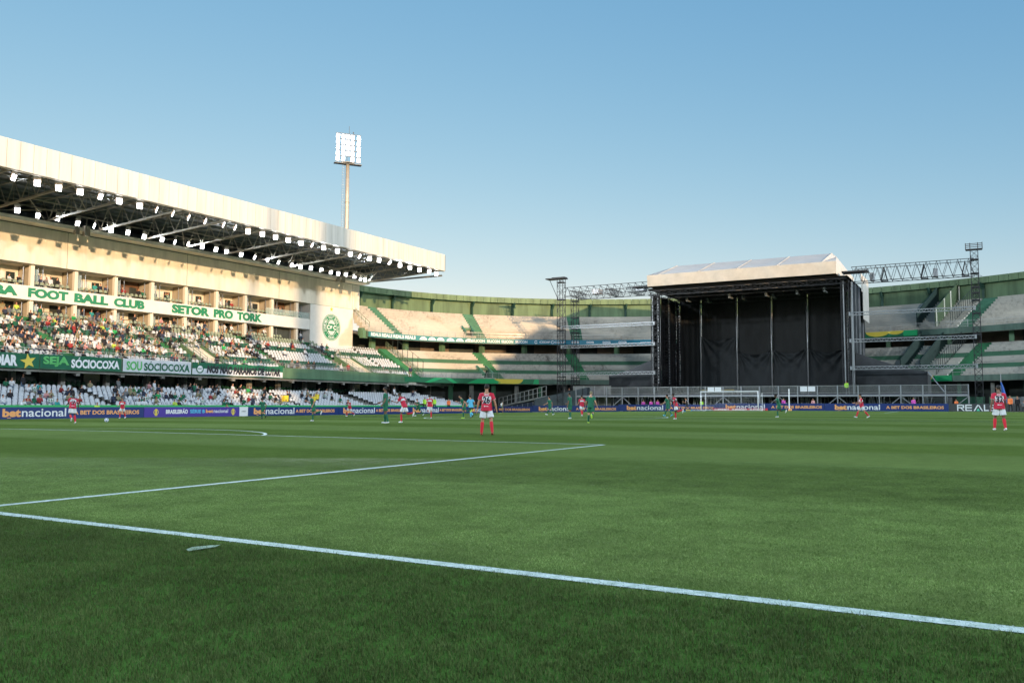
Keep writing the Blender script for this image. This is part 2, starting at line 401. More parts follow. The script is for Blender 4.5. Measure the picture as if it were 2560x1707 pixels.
LINES = [('goal_line', seg((CX-34, GOAL_Y), (4.7, GOAL_Y)), .12), ('goal_line', seg((CX-34, FAR_Y), (4.7, FAR_Y)), .12),
 ('touchline', seg((CX-34, GOAL_Y), (CX-34, FAR_Y)), .12), ('touchline', seg((4.7, GOAL_Y), (4.7, FAR_Y)), .12), ('halfway_line', seg((CX-34, HALF_Y), (4.7, HALF_Y)), .12),
 ('centre_circle', arc(CX, HALF_Y, 9.15, 0, 360, 64), .12),
 ('penalty_area_line', seg((PEN_X, GOAL_Y+.06), (PEN_X, GOAL_Y+16.5)), .12), ('penalty_area_line', seg((PEN_X, GOAL_Y+16.5), (PEN_X-40.32, GOAL_Y+16.5)), .12), ('penalty_area_line', seg((PEN_X-40.32, GOAL_Y+.06), (PEN_X-40.32, GOAL_Y+16.5)), .12),
 ('penalty_arc', arc(CX, GOAL_Y+11, 9.15, 37, 143), .12),
 ('goal_area_line', seg((CX+9.16, GOAL_Y+.06), (CX+9.16, GOAL_Y+5.5)), .12), ('goal_area_line', seg((CX+9.16, GOAL_Y+5.5), (CX-9.16, GOAL_Y+5.5)), .12),
 ('penalty_area_line', seg((PEN_X, FAR_Y-.06), (PEN_X, FAR_Y-16.5)), .12), ('penalty_area_line', seg((PEN_X, FAR_Y-16.5), (PEN_X-40.32, FAR_Y-16.5)), .12), ('penalty_area_line', seg((PEN_X-40.32, FAR_Y-.06), (PEN_X-40.32, FAR_Y-16.5)), .12),
 ('penalty_arc', arc(CX, FAR_Y-11, 9.15, 217, 323), .12), ('goal_area_line', seg((CX+9.16, FAR_Y-5.5), (CX-9.16, FAR_Y-5.5)), .12)]
for nm, pts, w in LINES: line_strip(pts, w).build(nm, kind='structure')
# faint stray paint mark behind the goal line
M_GREENA = mat('faded_green_stair', (0.07, 0.20, 0.12), 0.75, 0.15, 0.9)
M_GREENP = mat('grey_green_parapet', (0.115, 0.18, 0.14), 0.7, 0.2, 0.6, stretch=(1, 1, 0.2))
M_GREENW = mat('green_rear_wall', (0.125, 0.195, 0.10), 0.7, 0.22, 0.6, stretch=(1, 1, 0.12))
M_GREENF = mat('olive_green_fascia', (0.155, 0.225, 0.115), 0.7, 0.18, 0.9, stretch=(1, 1, 0.15))
M_GREENK = mat('dark_green_steel', (0.02, 0.06, 0.04), 0.6, 0.1, 0.9)
M_BROWNW = mat('brown_grey_wall', (0.16, 0.13, 0.10), 0.85, 0.2, 0.4)
M_STEELD = mat('grey_purlin_steel', (0.16, 0.17, 0.17), 0.5, 0.1, 1.0)
M_BROWN = mat('brown_timber_wall', (0.16, 0.085, 0.05), 0.6, 0.15, 1.0)
M_WOOD = mat('pale_timber', (0.42, 0.29, 0.15), 0.55, 0.12, 1.0)
M_BANG2 = mat('mid_green_banner_cloth', (0.02, 0.17, 0.075), 0.6, 0.08, 0.8)
M_GRB = mat('vivid_green_print', (0.015, 0.38, 0.13), 0.6, 0.0)
M_NAVYB = mat('blue_print', (0.02, 0.12, 0.45), 0.5, 0.0)
M_TARPD = mat('shaded_tarpaulin_end', (0.30, 0.29, 0.29), 0.5, 0.06, 0.8)  # greyed copy of the white tarpaulin: shade put into its colour
M_PURPD = mat('walkway_board', (0.10, 0.09, 0.13), 0.7, 0.1, 1.0)
M_NAVYC = mat('navy_cloth', (0.03, 0.045, 0.075), 0.8, 0.15, 1.0)
M_GREYD = mat('grey_screen_cloth', (0.075, 0.095, 0.105), 0.8, 0.15, 0.8)
M_BLUEC = mat('blue_parasol_cloth', (0.03, 0.11, 0.40), 0.7, 0.1, 2.0)
M_CLOTHB = mat('charcoal_drape', (0.015, 0.0185, 0.022), 0.7, 0.25, 0.8, stretch=(1, 1, 0.3))
M_MARK = mat('worn_line_paint', (0.20, 0.30, 0.24), 0.9, 0.3, 18, dark=(0.05, 0.11, 0.04))
M_PART = mat('shaded_partition_render', (0.44, 0.38, 0.29), 0.8, 0.1, 0.8)  # cream render darkened so the partitions look shaded
M_FRAMEG = mat('grey_window_frame', (0.30, 0.31, 0.30), 0.5, 0.0)

# ================================================================== left grandstand (long side)
def zt(z, y): return z+0.0065*(y-45)*c01((z-8)/5)
class LB(MB):
    """mesh of the long stand: its upper storeys climb very slightly towards the far end"""
    def build(s, name, parent=None, smooth=False, **k):
        s.v = [(x, y, zt(z, y)) for x, y, z in s.v]
        return MB.build(s, name, parent, smooth, **k)
ST = thing('grandstand', 'long cream grandstand with cantilevered roof, boxes and seating tiers on the left', 'grandstand', (-85, 58, 0))
def P(mb, name, parent=None, **k):
    """part of the long stand (vertices are written in world coordinates)"""
    o = mb.build(name, parent or ST, **k); o.matrix_parent_inverse = Matrix.Translation((85, -58, 0)) if parent is None else Matrix.Identity(4)
    return o
Y0, Y1 = -6.0, 100.5
LOWX = [-69.2-0.85*i for i in range(8)]; LOWZ = [0.32+0.25*i for i in range(8)]
MIDX = [-74.9-0.68*i for i in range(14)]; MIDZ = [4.88+0.34*i for i in range(14)]
for i in range(8):
    m = LB(); m.mm((LOWX[i]-0.43, Y0, -0.3), (LOWX[i]+0.42, 113-1.0*i, LOWZ[i]), M_CONCG); P(m, 'terrace_row')
for i in range(14):
    m = LB(); m.mm((MIDX[i]-0.34, Y0, MIDZ[i]-0.5), (MIDX[i]+0.34, Y1-0.02, MIDZ[i]), M_GREENS if i in (2, 3, 8, 9) else M_CONCG); P(m, 'terrace_row')
m = LB(); m.mm((-68.75, Y0, -0.3), (-68.6, 113, 0.78), M_GREEN); m.mm((-68.78, Y0, 0.785), (-68.55, 113, 0.97), M_GREENB); P(m, 'front_wall')
m = LB(); m.mm((-74.5, Y0, 4.28), (-74.3, Y1, 5.5), M_GREENL); m.mm((-74.9, Y0, 4.2), (-74.2, Y1, 4.275), M_GREEN); P(m, 'parapet')
# raking slab below the middle tier and the dark concourse behind the lower tier
m = LB(); m.prism([(-74.5, Y0, 4.4), (-84.5, Y0, 8.7), (-84.5, Y0, 8.4), (-74.5, Y0, 3.95)], (0, 113-Y0, 0), M_CONCG); P(m, 'raking_slab')
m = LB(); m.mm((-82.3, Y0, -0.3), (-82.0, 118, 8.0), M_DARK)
for k in range(26):                                     # concourse wall panels and dark glazing between the columns
    y = Y0+1.2+k*4.72
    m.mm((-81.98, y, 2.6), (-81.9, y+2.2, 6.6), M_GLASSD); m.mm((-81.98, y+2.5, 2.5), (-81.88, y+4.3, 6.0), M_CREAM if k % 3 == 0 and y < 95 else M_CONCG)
P(m, 'concourse_wall')
m = LB(); m.mm((-82.0, Y0, 2.2), (-76.0, 118, 2.4), M_CONCG); P(m, 'concourse_floor')
for k in range(-11, 16):
    y = 44.2+4.71*k
    if y < Y0 or y > 117: continue
    m = LB(); m.mm((-77.4, y-0.22, 2.3), (-76.9, y+0.22, 5.6), M_CONCG); P(m, 'column')
    m = LB(); m.prism([(-74.6, y-0.2, 3.95), (-77.4, y-0.2, 5.15), (-77.4, y-0.2, 4.4), (-74.6, y-0.2, 3.7)], (0, 0.4, 0), M_CONCG); P(m, 'beam')
# parapet railing of the middle tier
m = LB()
for z in (5.78, 6.05): m.bar((-74.38, Y0, z), (-74.38, Y1, z), 0.035, m=M_RAIL)
y = Y0
while y < Y1: m.bar((-74.38, y, 5.4), (-74.38, y, 6.07), 0.04, m=M_RAIL); y += 1.6
P(m, 'railing')
m = LB(); y = 75.5
while y < 98: m.bar((-74.36, y, 5.45), (-74.36, y, 6.05), 0.018, m=M_RAIL); y += 0.14
P(m, 'railing_bars', kind='stuff')
# boxes: two glazed storeys behind a white lettered band
BX = 50.5
PILL = [BX+4.78*k for k in range(-11, 9)]
def box_storey(z0, z1, top):
    m = LB(); m.mm((-92, Y0, z0-0.25), (-85.26, 90.9, z0), M_CONCG); P(m, 'box_floor')
    m = LB(); m.mm((-92, Y0, z1-0.002), (-85.35, 90.9, z1+0.2), M_CREAM); P(m, 'box_ceiling')
    for k, y in enumerate(PILL):
        m = LB(); m.mm((-85.7, y-0.2, z0), (-85.3, y+0.2, z1-0.004), M_CREAM); P(m, 'pillar')
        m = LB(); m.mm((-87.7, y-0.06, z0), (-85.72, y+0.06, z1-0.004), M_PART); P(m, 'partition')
        dk = (k*7+top*3) % 5
        m = LB(); m.mm((-87.9, y+0.1, z0), (-87.72, y+4.68, z1-0.004), (M_CREAM, M_CREAM, M_CREAM, M_CREAM, M_BROWN)[dk])
        m.mm((-87.7, y+3.4, z0), (-87.66, y+4.3, z0+1.9), M_DARK if k % 2 else M_GLASSD); P(m, 'back_wall')
        # counter, screen and window posts
        m = LB(); m.mm((-87.3, y+0.6, z0+0.85), (-86.8, y+3.2, z0+0.95), M_WOOD); m.mm((-87.0, y+0.6, z0+0.1), (-86.9, y+3.2, z0+0.85), M_CREAM if k % 2 else M_WOOD); P(m, 'counter')
        m = LB()
        for dy in (1.0, 1.5, 4.2): m.mm((-86.05, y+dy-0.03, z0), (-86.0, y+dy+0.03, z1-0.01), M_ALU)
        m.mm((-86.04, y+0.45, z0+0.02), (-86.02, y+0.98, z1-0.3), M_GLASS); P(m, 'glazing')
        if (k+top) % 2 == 0:
            m = LB(); m.mm((-87.66, y+1.0, z0+1.3), (-87.6, y+2.1, z0+1.9), M_BLKP); P(m, 'screen')
box_storey(9.85, 11.62, 0)
box_storey(12.75, 15.32, 1)
m = LB(); m.mm((-85.25, Y0, 11.63), (-84.95, 90.95, 13.06), M_WHITE); P(m, 'lettered_band')
m = LB(); m.mm((-84.6, 45, 9.6), (-84.95, 90.9, 9.85), M_GREENS); P(m, 'walkway_edge')
def fL(x): return lambda a, b, x=x: (x, a, b)
def band_text(s, ya, yb, z0, z1, name):
    m = LB(); put_text(m, s, None, None, None, yb-ya, z1-z0, M_LOGOG, 0.055, fn=lambda a, b: (-84.9, ya+a, z0+b))
    # give the letters thickness
    n = len(m.v); m.v += [(x-0.06, y, z) for x, y, z in m.v]
    ed = {}
    for f in m.f:
        for i in range(len(f)):
            e = (f[i], f[(i+1) % len(f)]); ed[e] = 1
    for (a, b) in list(ed):
        if (b, a) not in ed: m.f.append((a, a+n, b+n, b)); m.m.append(0)
    P(m, name)
for w_, ya_, yb_ in (('CORITIBA', 40.3, 48.83), ('FOOT', 49.9, 54.2), ('BALL', 54.9, 58.9), ('CLUB', 59.6, 63.53)): band_text(w_, ya_, yb_, 11.90, 12.86, 'lettering')
for w_, ya_, yb_ in (('SETOR', 67.3, 72.9), ('PRO', 73.6, 76.7), ('TORK', 77.4, 81.7)): band_text(w_, ya_, yb_, 11.88, 12.92, 'lettering')
m = LB(); m.mm((-85.4, Y0, 15.33), (-84.8, 101.7, 19.17), M_CREAM)
P(m, 'upper_wall')
m = LB()
for k in range(6): y = 23+k*15.4; m.mm((-84.795, y, 15.35), (-84.785, y+0.05, 19.15), M_SEAM)
m.mm((-84.83, Y0, 19.175), (-84.78, 101.7, 19.24), M_DARK); P(m, 'wall_joints')
# crest tower at the far end
m = LB(); m.mm((-92, 91.0, -0.3), (-84.95, 100.4, 15.325), M_WHITE); P(m, 'crest_tower')
m = LB(); m.mm((-92, 84.5, 9.86), (-86.3, 90.9, 11.62), M_DARK); P(m, 'bay_shade_block')  # solid near-black block stands in for the shade of an unlit bay
m = LB(); m.mm((-92.3, Y0, -0.3), (-92.02, 101.7, 19.2), M_CREAM); P(m, 'rear_wall')
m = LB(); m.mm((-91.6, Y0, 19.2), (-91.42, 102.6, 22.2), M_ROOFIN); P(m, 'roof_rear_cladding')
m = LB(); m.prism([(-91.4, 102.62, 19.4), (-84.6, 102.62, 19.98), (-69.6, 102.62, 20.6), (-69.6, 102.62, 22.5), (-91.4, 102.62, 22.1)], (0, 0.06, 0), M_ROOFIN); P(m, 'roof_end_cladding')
# glass balustrade on the band
m = LB(); m.mm((-85.02, 82.5, 13.07), (-85.0, 90.9, 13.95), M_GLASS); P(m, 'glass_balustrade')
# crest: rings, lettering, globe
def crest(parent, fn, R0, full=True):
    def F(k): return lambda a, b: fn(a, b, k)
    m = MB(); put_poly(m, ellipse_pts(48, R0, R0), F(0.012), M_PRW); put_ring(m, 48, R0*0.93, R0*1.0, F(0.022), M_LOGOG); put_ring(m, 48, R0*0.965, R0*0.978, F(0.03), M_PRW)
    o1 = P(m, 'crest_disc', parent) if parent is None else m.build('crest_disc', parent)
    m = MB()
    put_ring(m, 48, R0*0.60, R0*0.90, F(0.022), M_LOGOG); put_poly(m, ellipse_pts(40, R0*0.57, R0*0.57), F(0.022), M_LOGOG)
    # globe halves with meridians
    for s in (1, -1):
        cyy = s*R0*0.40; pts = []
        for k in range(13): t = pi*k/12; pts.append((R0*0.36*cos(t), cyy-s*R0*0.18+s*R0*0.30*sin(t)*1.0))
        for k in range(9): t = k/8; pts.append((R0*(-0.36+0.72*t), cyy-s*R0*0.18-s*R0*0.06*sin(pi*t)*-1))
        put_poly(m, pts, F(0.03), M_PRW)
        for q in range(-3, 4):
            x = q*R0*0.09
            m.add([F(0.036)(x-R0*0.008, cyy-s*R0*0.15), F(0.036)(x+R0*0.008, cyy-s*R0*0.15), F(0.036)(x*0.6+R0*0.008, cyy+s*R0*0.05), F(0.036)(x*0.6-R0*0.008, cyy+s*R0*0.05)], [(0, 1, 2, 3)], M_LOGOG)
    for s, x, w in (('C', -0.50, 0.30), ('F', -0.13, 0.22), ('C', 0.20, 0.30)):
        put_text(m, s, None, None, None, w*R0, R0*(0.34 if s == 'C' else 0.26), M_PRW, 0.05, fn=lambda a, b, x=x, s=s: F(0.034)(x*R0+a, -R0*(0.17 if s == 'C' else 0.13)+b))
    # words round the ring
    def ring_word(txt, a0, a1, flip=False):
        n = len(txt)
        for i, ch in enumerate(txt):
            if ch == ' ': continue
            t = radians(a0+(a1-a0)*(i+0.5)/n); rr = R0*0.66; h = R0*0.19; w = abs(radians(a1-a0))/n*R0*0.6
            ca, sa = cos(t), sin(t)
            if not flip: put_text(m, ch, None, None, None, w, h, M_PRW, 0.03, fn=lambda a, b: F(0.034)((rr+b)*ca+(a-w/2)*sa, (rr+b)*sa-(a-w/2)*ca))
            else: put_text(m, ch, None, None, None, w, h, M_PRW, 0.03, fn=lambda a, b: F(0.034)((rr+h-b)*ca-(a-w/2)*sa, (rr+h-b)*sa+(a-w/2)*ca))
    ring_word('CORITIBA FOOT BALL CLUB', 208, -28); ring_word('PARANA', 245, 295, True)
    if full:
        for t in (222, 318): put_poly(m, [(R0*0.75*cos(radians(t))+0.07*cos(radians(90+144*k)), R0*0.75*sin(radians(t))+0.07*sin(radians(90+144*k))) for k in range(5)], F(0.034), M_PRW)
    o = P(m, 'crest_emblem', parent) if parent is None else m.build('crest_emblem', parent)
def star_pts(cx, cy, r, a0=90):
    return [(cx+(r if k % 2 == 0 else r*0.42)*cos(radians(a0+36*k)), cy+(r if k % 2 == 0 else r*0.42)*sin(radians(a0+36*k))) for k in range(10)]
crest(None, lambda a, b, k: (-84.95+k, 95.55+a, zt(12.25, 95)+b), 2.0)
m = MB(); put_poly(m, star_pts(0, 0, 0.42), lambda a, b: (-84.92, 95.5+a, zt(15.0, 95)+b-0.1), M_YEL); P(m, 'crest_star')
# vomitories (stair openings) with white raking walls, aisles
VOM = [(38.0, 40.8), (64.2, 67.2), (90.0, 93.6)]
AISLE = [22.5, 35.8, 48.6, 61.9, 76.6, 88.7]
for ya, yb in VOM:
    m = LB()
    a = (-79.4, 7.35+0.25); b = (-74.9, 5.0+0.15)
    for y in (ya, yb-0.15): m.prism([(a[0], y, a[1]+0.35), (b[0], y, b[1]+0.35), (b[0], y, 4.9), (a[0], y, 6.6)], (0, 0.15, 0), M_GREENL)
    P(m, 'vomitory_wall')
    m = LB(); m.prism([(a[0], ya+0.16, a[1]), (b[0]-1.2, ya+0.16, b[1]+0.5), (b[0]-1.2, ya+0.16, b[1]+0.35), (a[0], ya+0.16, a[1]-0.2)], (0, yb-ya-0.32, 0), M_CREAM)
    m.prism([(a[0], yb-0.5, a[1]), (b[0], yb-0.5, b[1]+0.15), (b[0], yb-0.5, 4.9), (a[0], yb-0.5, 6.6)], (0, 0.3, 0), M_CREAM)
    P(m, 'vomitory_ramp')
    m = LB()
    for y in (ya, yb):
        for dz in (0.5, 0.8, 1.1): m.bar((a[0], y, a[1]+dz), (b[0], y, b[1]+dz), 0.035, m=M_RAILG)
        for t in (0, .25, .5, .75, 1): m.bar((a[0]+(b[0]-a[0])*t, y, a[1]+(b[1]-a[1])*t), (a[0]+(b[0]-a[0])*t, y, a[1]+(b[1]-a[1])*t+1.1), 0.04, m=M_RAILG)
    for dz in (0.5, 0.8, 1.1): m.bar((a[0], ya, a[1]+dz), (a[0], yb, a[1]+dz), 0.035, m=M_RAILG)
    for t in (0, .33, .66, 1): m.bar((a[0], ya+(yb-ya)*t, a[1]), (a[0], ya+(yb-ya)*t, a[1]+1.1), 0.04, m=M_RAILG)
    P(m, 'handrail')
for ya in AISLE:
    m = LB()
    for i in range(14):
        for h in (0, 1): m.mm((MIDX[i]-0.34+0.34*h, ya-0.55, MIDZ[i]+0.004), (MIDX[i]-0.34+0.34*h+0.335, ya+0.55, MIDZ[i]+0.02+(0.17 if h == 0 else 0.0)), M_GREENS)
    P(m, 'stair_flight')
# ---------------- roof
RX0, RX1 = -69.4, -91.5; RY1 = 102.8
yy = 13.76; PW = 1.124
while yy < RY1-0.3:
    m = LB(); m.mm((RX0-0.08, yy+0.02, 20.43), (RX0, min(yy+PW-0.02, RY1), 22.88), M_PANEL); P(m, 'fascia_panel'); yy += PW
m = LB(); m.mm((RX0-0.14, 13.7, 20.5), (RX0-0.082, RY1, 22.8), M_SEAM); m.mm((RX0-0.5, 13.7, 20.40), (RX0-0.145, RY1, 20.6), M_STEEL); P(m, 'fascia_frame')
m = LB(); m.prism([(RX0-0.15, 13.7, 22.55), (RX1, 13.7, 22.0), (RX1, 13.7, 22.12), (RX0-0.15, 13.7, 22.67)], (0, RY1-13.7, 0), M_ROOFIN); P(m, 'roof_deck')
x = -71.0
while x > -90:
    m = LB(); zz = 22.0+0.55*(x+91.5)/22.0; m.mm((x-0.06, 13.8, zz-0.24), (x+0.06, RY1-0.05, zz-0.04), M_STEELD); P(m, 'purlin'); x -= 1.9
m = LB(); m.mm((-84.79, Y0, 19.25), (-83.1, 101.9, 19.42), M_CREAM); m.mm((-83.1, Y0, 19.25), (-83.0, 101.9, 19.62), M_CREAM); P(m, 'soffit')
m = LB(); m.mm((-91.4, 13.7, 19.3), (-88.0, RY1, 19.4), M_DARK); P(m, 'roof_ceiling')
TR = [RY1-0.25-5.75*k for k in range(16)]
for k, y in enumerate(TR):
    m = LB()
    A = Vector((-84.6, y, 19.75)); B = Vector((-70.0, y, 20.62)); A2 = Vector((-90.5, y, 21.85)); B2 = Vector((-69.9, y, 22.35))
    w = 0.15 if k else 0.2
    m.bar(A, B, w, 0.2, M_STEEL); m.bar(A2, B2, 0.14, 0.14, M_STEEL); m.bar((-90.5, y, 19.8), A, 0.12, 0.12, M_STEEL)
    n = 6
    for i in range(n):
        p = A+(B-A)*((i+0.5)/n); 
        q0 = A.lerp(B, i/n); q1 = A.lerp(B, (i+1)/n)
        t0 = Vector((q0.x, y, 21.99+0.35*(q0.x+84.6)/14.6)); t1 = Vector((q1.x, y, 21.99+0.35*(q1.x+84.6)/14.6))
        m.bar(p, t0, 0.07, m=M_STEEL); m.bar(p, t1, 0.07, m=M_STEEL)
        m.bar(q1, t1, 0.035, m=M_STEEL)
        m.box(p+Vector((0, 0, 0.12)), (0.45, 0.03, 0.22), M_STEEL)
    P(m, 'truss')
    if k % 3 == 0 and k+1 < len(TR):
        y2 = TR[k+1]; m = LB()
        for (xa, xb) in ((-84, -77.3), (-77.3, -70.6)):
            for a, b in ((xa, xb), (xb, xa)):
                m.bar((a, y, 19.78+0.06*(a+84.6)), (b, y2, 19.78+0.06*(b+84.6)), 0.06, m=M_STEEL)
        m.bar((-77.3, y, 20.2), (-77.3, y2, 20.2), 0.08, m=M_STEEL); P(m, 'wind_brace')
for x, z in ((-70.35, 20.95), (-70.9, 20.8), (-83.7, 20.95), (-77.3, 21.9)):
    m = LB(); m.bar((x, 13.8, z), (x, RY1-0.1, z), 0.09, m=M_STEEL); 
    if x > -71:
        y = 14.0
        while y < RY1-1: m.bar((x, y, z), (x, y+0.8, z+0.5), 0.04, m=M_STEEL); m.bar((x, y+0.8, z+0.5), (x, y+1.6, z), 0.04, m=M_STEEL); y += 1.6
        m.bar((x, 13.8, z+0.5), (x, RY1-0.1, z+0.5), 0.06, m=M_STEEL)
    P(m, 'longitudinal_beam')
m = LB(); m.mm((-91.0, RY1-0.12, 19.7), (-70.0, RY1-0.02, 19.95), M_STEELD); P(m, 'roof_edge')
m = LB(); m.prism([(-84.6, RY1-0.12, 19.9), (-70.0, RY1-0.12, 20.5), (-70.0, RY1-0.12, 20.72), (-84.6, RY1-0.12, 20.1)], (0, 0.1, 0), M_STEEL); P(m, 'end_beam')
# hanging loudspeakers
for y in (53.6, 94.6):
    for dy, big in ((0, 0), (1.1, 1)):
        t = thing('loudspeaker', 'grey loudspeaker hanging under the grandstand roof above the %s of the cream wall' % (('near half', 'far end')[y > 80]), 'loudspeaker', (-83.0, y+dy, 19.0), 0, 'loudspeakers under the grandstand roof')
        z = zt(19, y)-19
        b = MB(); b.mm((-0.25, -0.2-0.1*big, z-0.2), (0.2, 0.2+0.1*big, z+0.55+0.3*big), M_HOUS); b.mm((0.16, -0.25, z-0.32), (0.3, 0.25, z-0.22), M_CREAM); b.build('cabinet', t)
        b = MB(); b.bar((0, 0, z+0.5), (0, 0, z+1.8), 0.05, m=M_STEEL); b.bar((0.2, 0.05, z-0.9), (0.2, 0.05, z-0.3), 0.12, m=M_CREAM); b.build('hanger', t)

# ---------------- floodlights under the roof
def floodlight_parts():
    h = MB(); h.mm((-0.14, -0.33, -0.40), (-0.02, 0.33, 0.36), M_HOUS); h.bar((-0.1, -0.38, 0), (-0.1, -0.38, 0.9), 0.06, m=M_HOUS); h.bar((-0.1, 0.38, 0), (-0.1, 0.38, 0.9), 0.06, m=M_HOUS); h.mm((-0.2, -0.38, 0.5), (-0.08, 0.38, 0.95), M_HOUS)  # tall yoke and plate added so lamp shadows join the roof shadow
    h.mm((-0.3, -0.12, -0.1), (-0.14, 0.12, 0.1), M_HOUS)
    l = MB(); l.mm((-0.019, -0.32, -0.38), (0.03, -0.015, 0.34), M_LENS); l.mm((-0.019, 0.015, -0.38), (0.03, 0.32, 0.34), M_LENS)
    return h.mesh('housing'), l.mesh('lens')
FH, FLN = floodlight_parts()
FLIGHT = bpy.data.lights.new('lamp_light', 'SPOT'); FLIGHT.energy = 1000.0; FLIGHT.spot_size = radians(84); FLIGHT.spot_blend = 0.7; FLIGHT.shadow_soft_size = 0.3; FLIGHT.color = (0.86, 0.95, 1.0)
def place_flood(x, y, z, aim, label, group, sc=1.0, kd='W'):
    label = {'W': 'lit floodlight turned toward the camera, ', 'M': 'lit floodlight turned half away, ', 'N': 'lit floodlight seen nearly side-on, '}[kd]+label
    t = thing('floodlight', label, 'floodlight', (x, y, z), 0, group)
    d = (Vector(aim)-Vector((x, y, z))).normalized()
    rt = Vector((0, 0, 1)).cross(d).normalized(); up = d.cross(rt)
    t.matrix_world = Matrix.Translation((x, y, z)) @ Matrix(((d.x, rt.x, up.x, 0), (d.y, rt.y, up.y, 0), (d.z, rt.z, up.z, 0), (0, 0, 0, 1))) @ Matrix.Scale(sc, 4)
    link('housing', FH, t); link('lens', FLN, t)
    l = FLIGHT; o = bpy.data.objects.new('lamp_light', l); COL.objects.link(o); o.parent = t; o.location = (0.12, 0, 0); o.rotation_euler = (0, -pi/2, 0)
FRONT = [(39.6, 19.9), (41.6, 19.9), (43.5, 19.9), (45.5, 20.0), (47.5, 20.0), (49.4, 20.0), (51.6, 20.0), (53.5, 20.0), (55.4, 20.0), (57.3, 20.0), (59.4, 20.0), (61.8, 20.1), (63.4, 20.1), (65.2, 20.0), (67.3, 20.1), (69.3, 20.1), (71.3, 20.1), (73.4, 20.1), (75.3, 20.2), (77.3, 20.2), (79.8, 20.2), (82.3, 20.2), (84.1, 20.2), (86.1, 20.2), (88.1, 20.3), (90.4, 20.3), (92.7, 20.3), (95.0, 20.3), (97.3, 20.3), (99.7, 20.4), (101.5, 20.3)]
REAR = [(47.6, 20.3), (49.7, 20.2), (51.8, 20.3), (54.0, 20.2), (55.9, 20.3), (57.9, 20.2), (60.0, 20.3), (62.1, 20.2), (64.5, 20.3), (66.3, 20.3), (68.2, 20.4), (70.3, 20.4), (72.4, 20.4), (74.1, 20.4), (76.5, 20.4), (78.8, 20.4), (81.1, 20.4), (83.1, 20.4), (85.6, 20.4), (87.3, 20.4), (89.4, 20.5), (91.6, 20.5), (93.6, 20.5), (95.2, 20.5), (96.9, 20.6), (98.9, 20.6), (101.4, 20.5), (103.2, 20.6), (105.2, 20.6)]
FW = 'MWWWMWWNNNNNNWWWWWNWWMNMMNWWWMM'; RW = 'WMMMNWMMMNNMMWMNNNNWMWMMMMNWM'
AIM = {'W': (-20, 10, 0), 'M': (-25, 60, 0), 'N': (-38, 98, 0)}
for k, (y, z) in enumerate(FRONT):
    place_flood(-70.2, y, z, AIM[FW[k]], 'in the row under the front edge of the roof', 'floodlights under the front edge of the roof', 0.70, FW[k])
for y in (16, 19, 22, 25, 28, 31, 34, 37): place_flood(-70.2, y, 19.85, AIM['W'], 'in the row under the front edge of the roof', 'floodlights under the front edge of the roof', 0.86)
for k, (y, z) in enumerate(REAR):
    place_flood(-83.0-(0.9 if y > 101 else 0), min(y*0.994, 101.9), z-0.15, AIM[RW[k]], 'in the rear row above the cream wall', 'floodlights in the rear row above the cream wall', 0.68, RW[k])

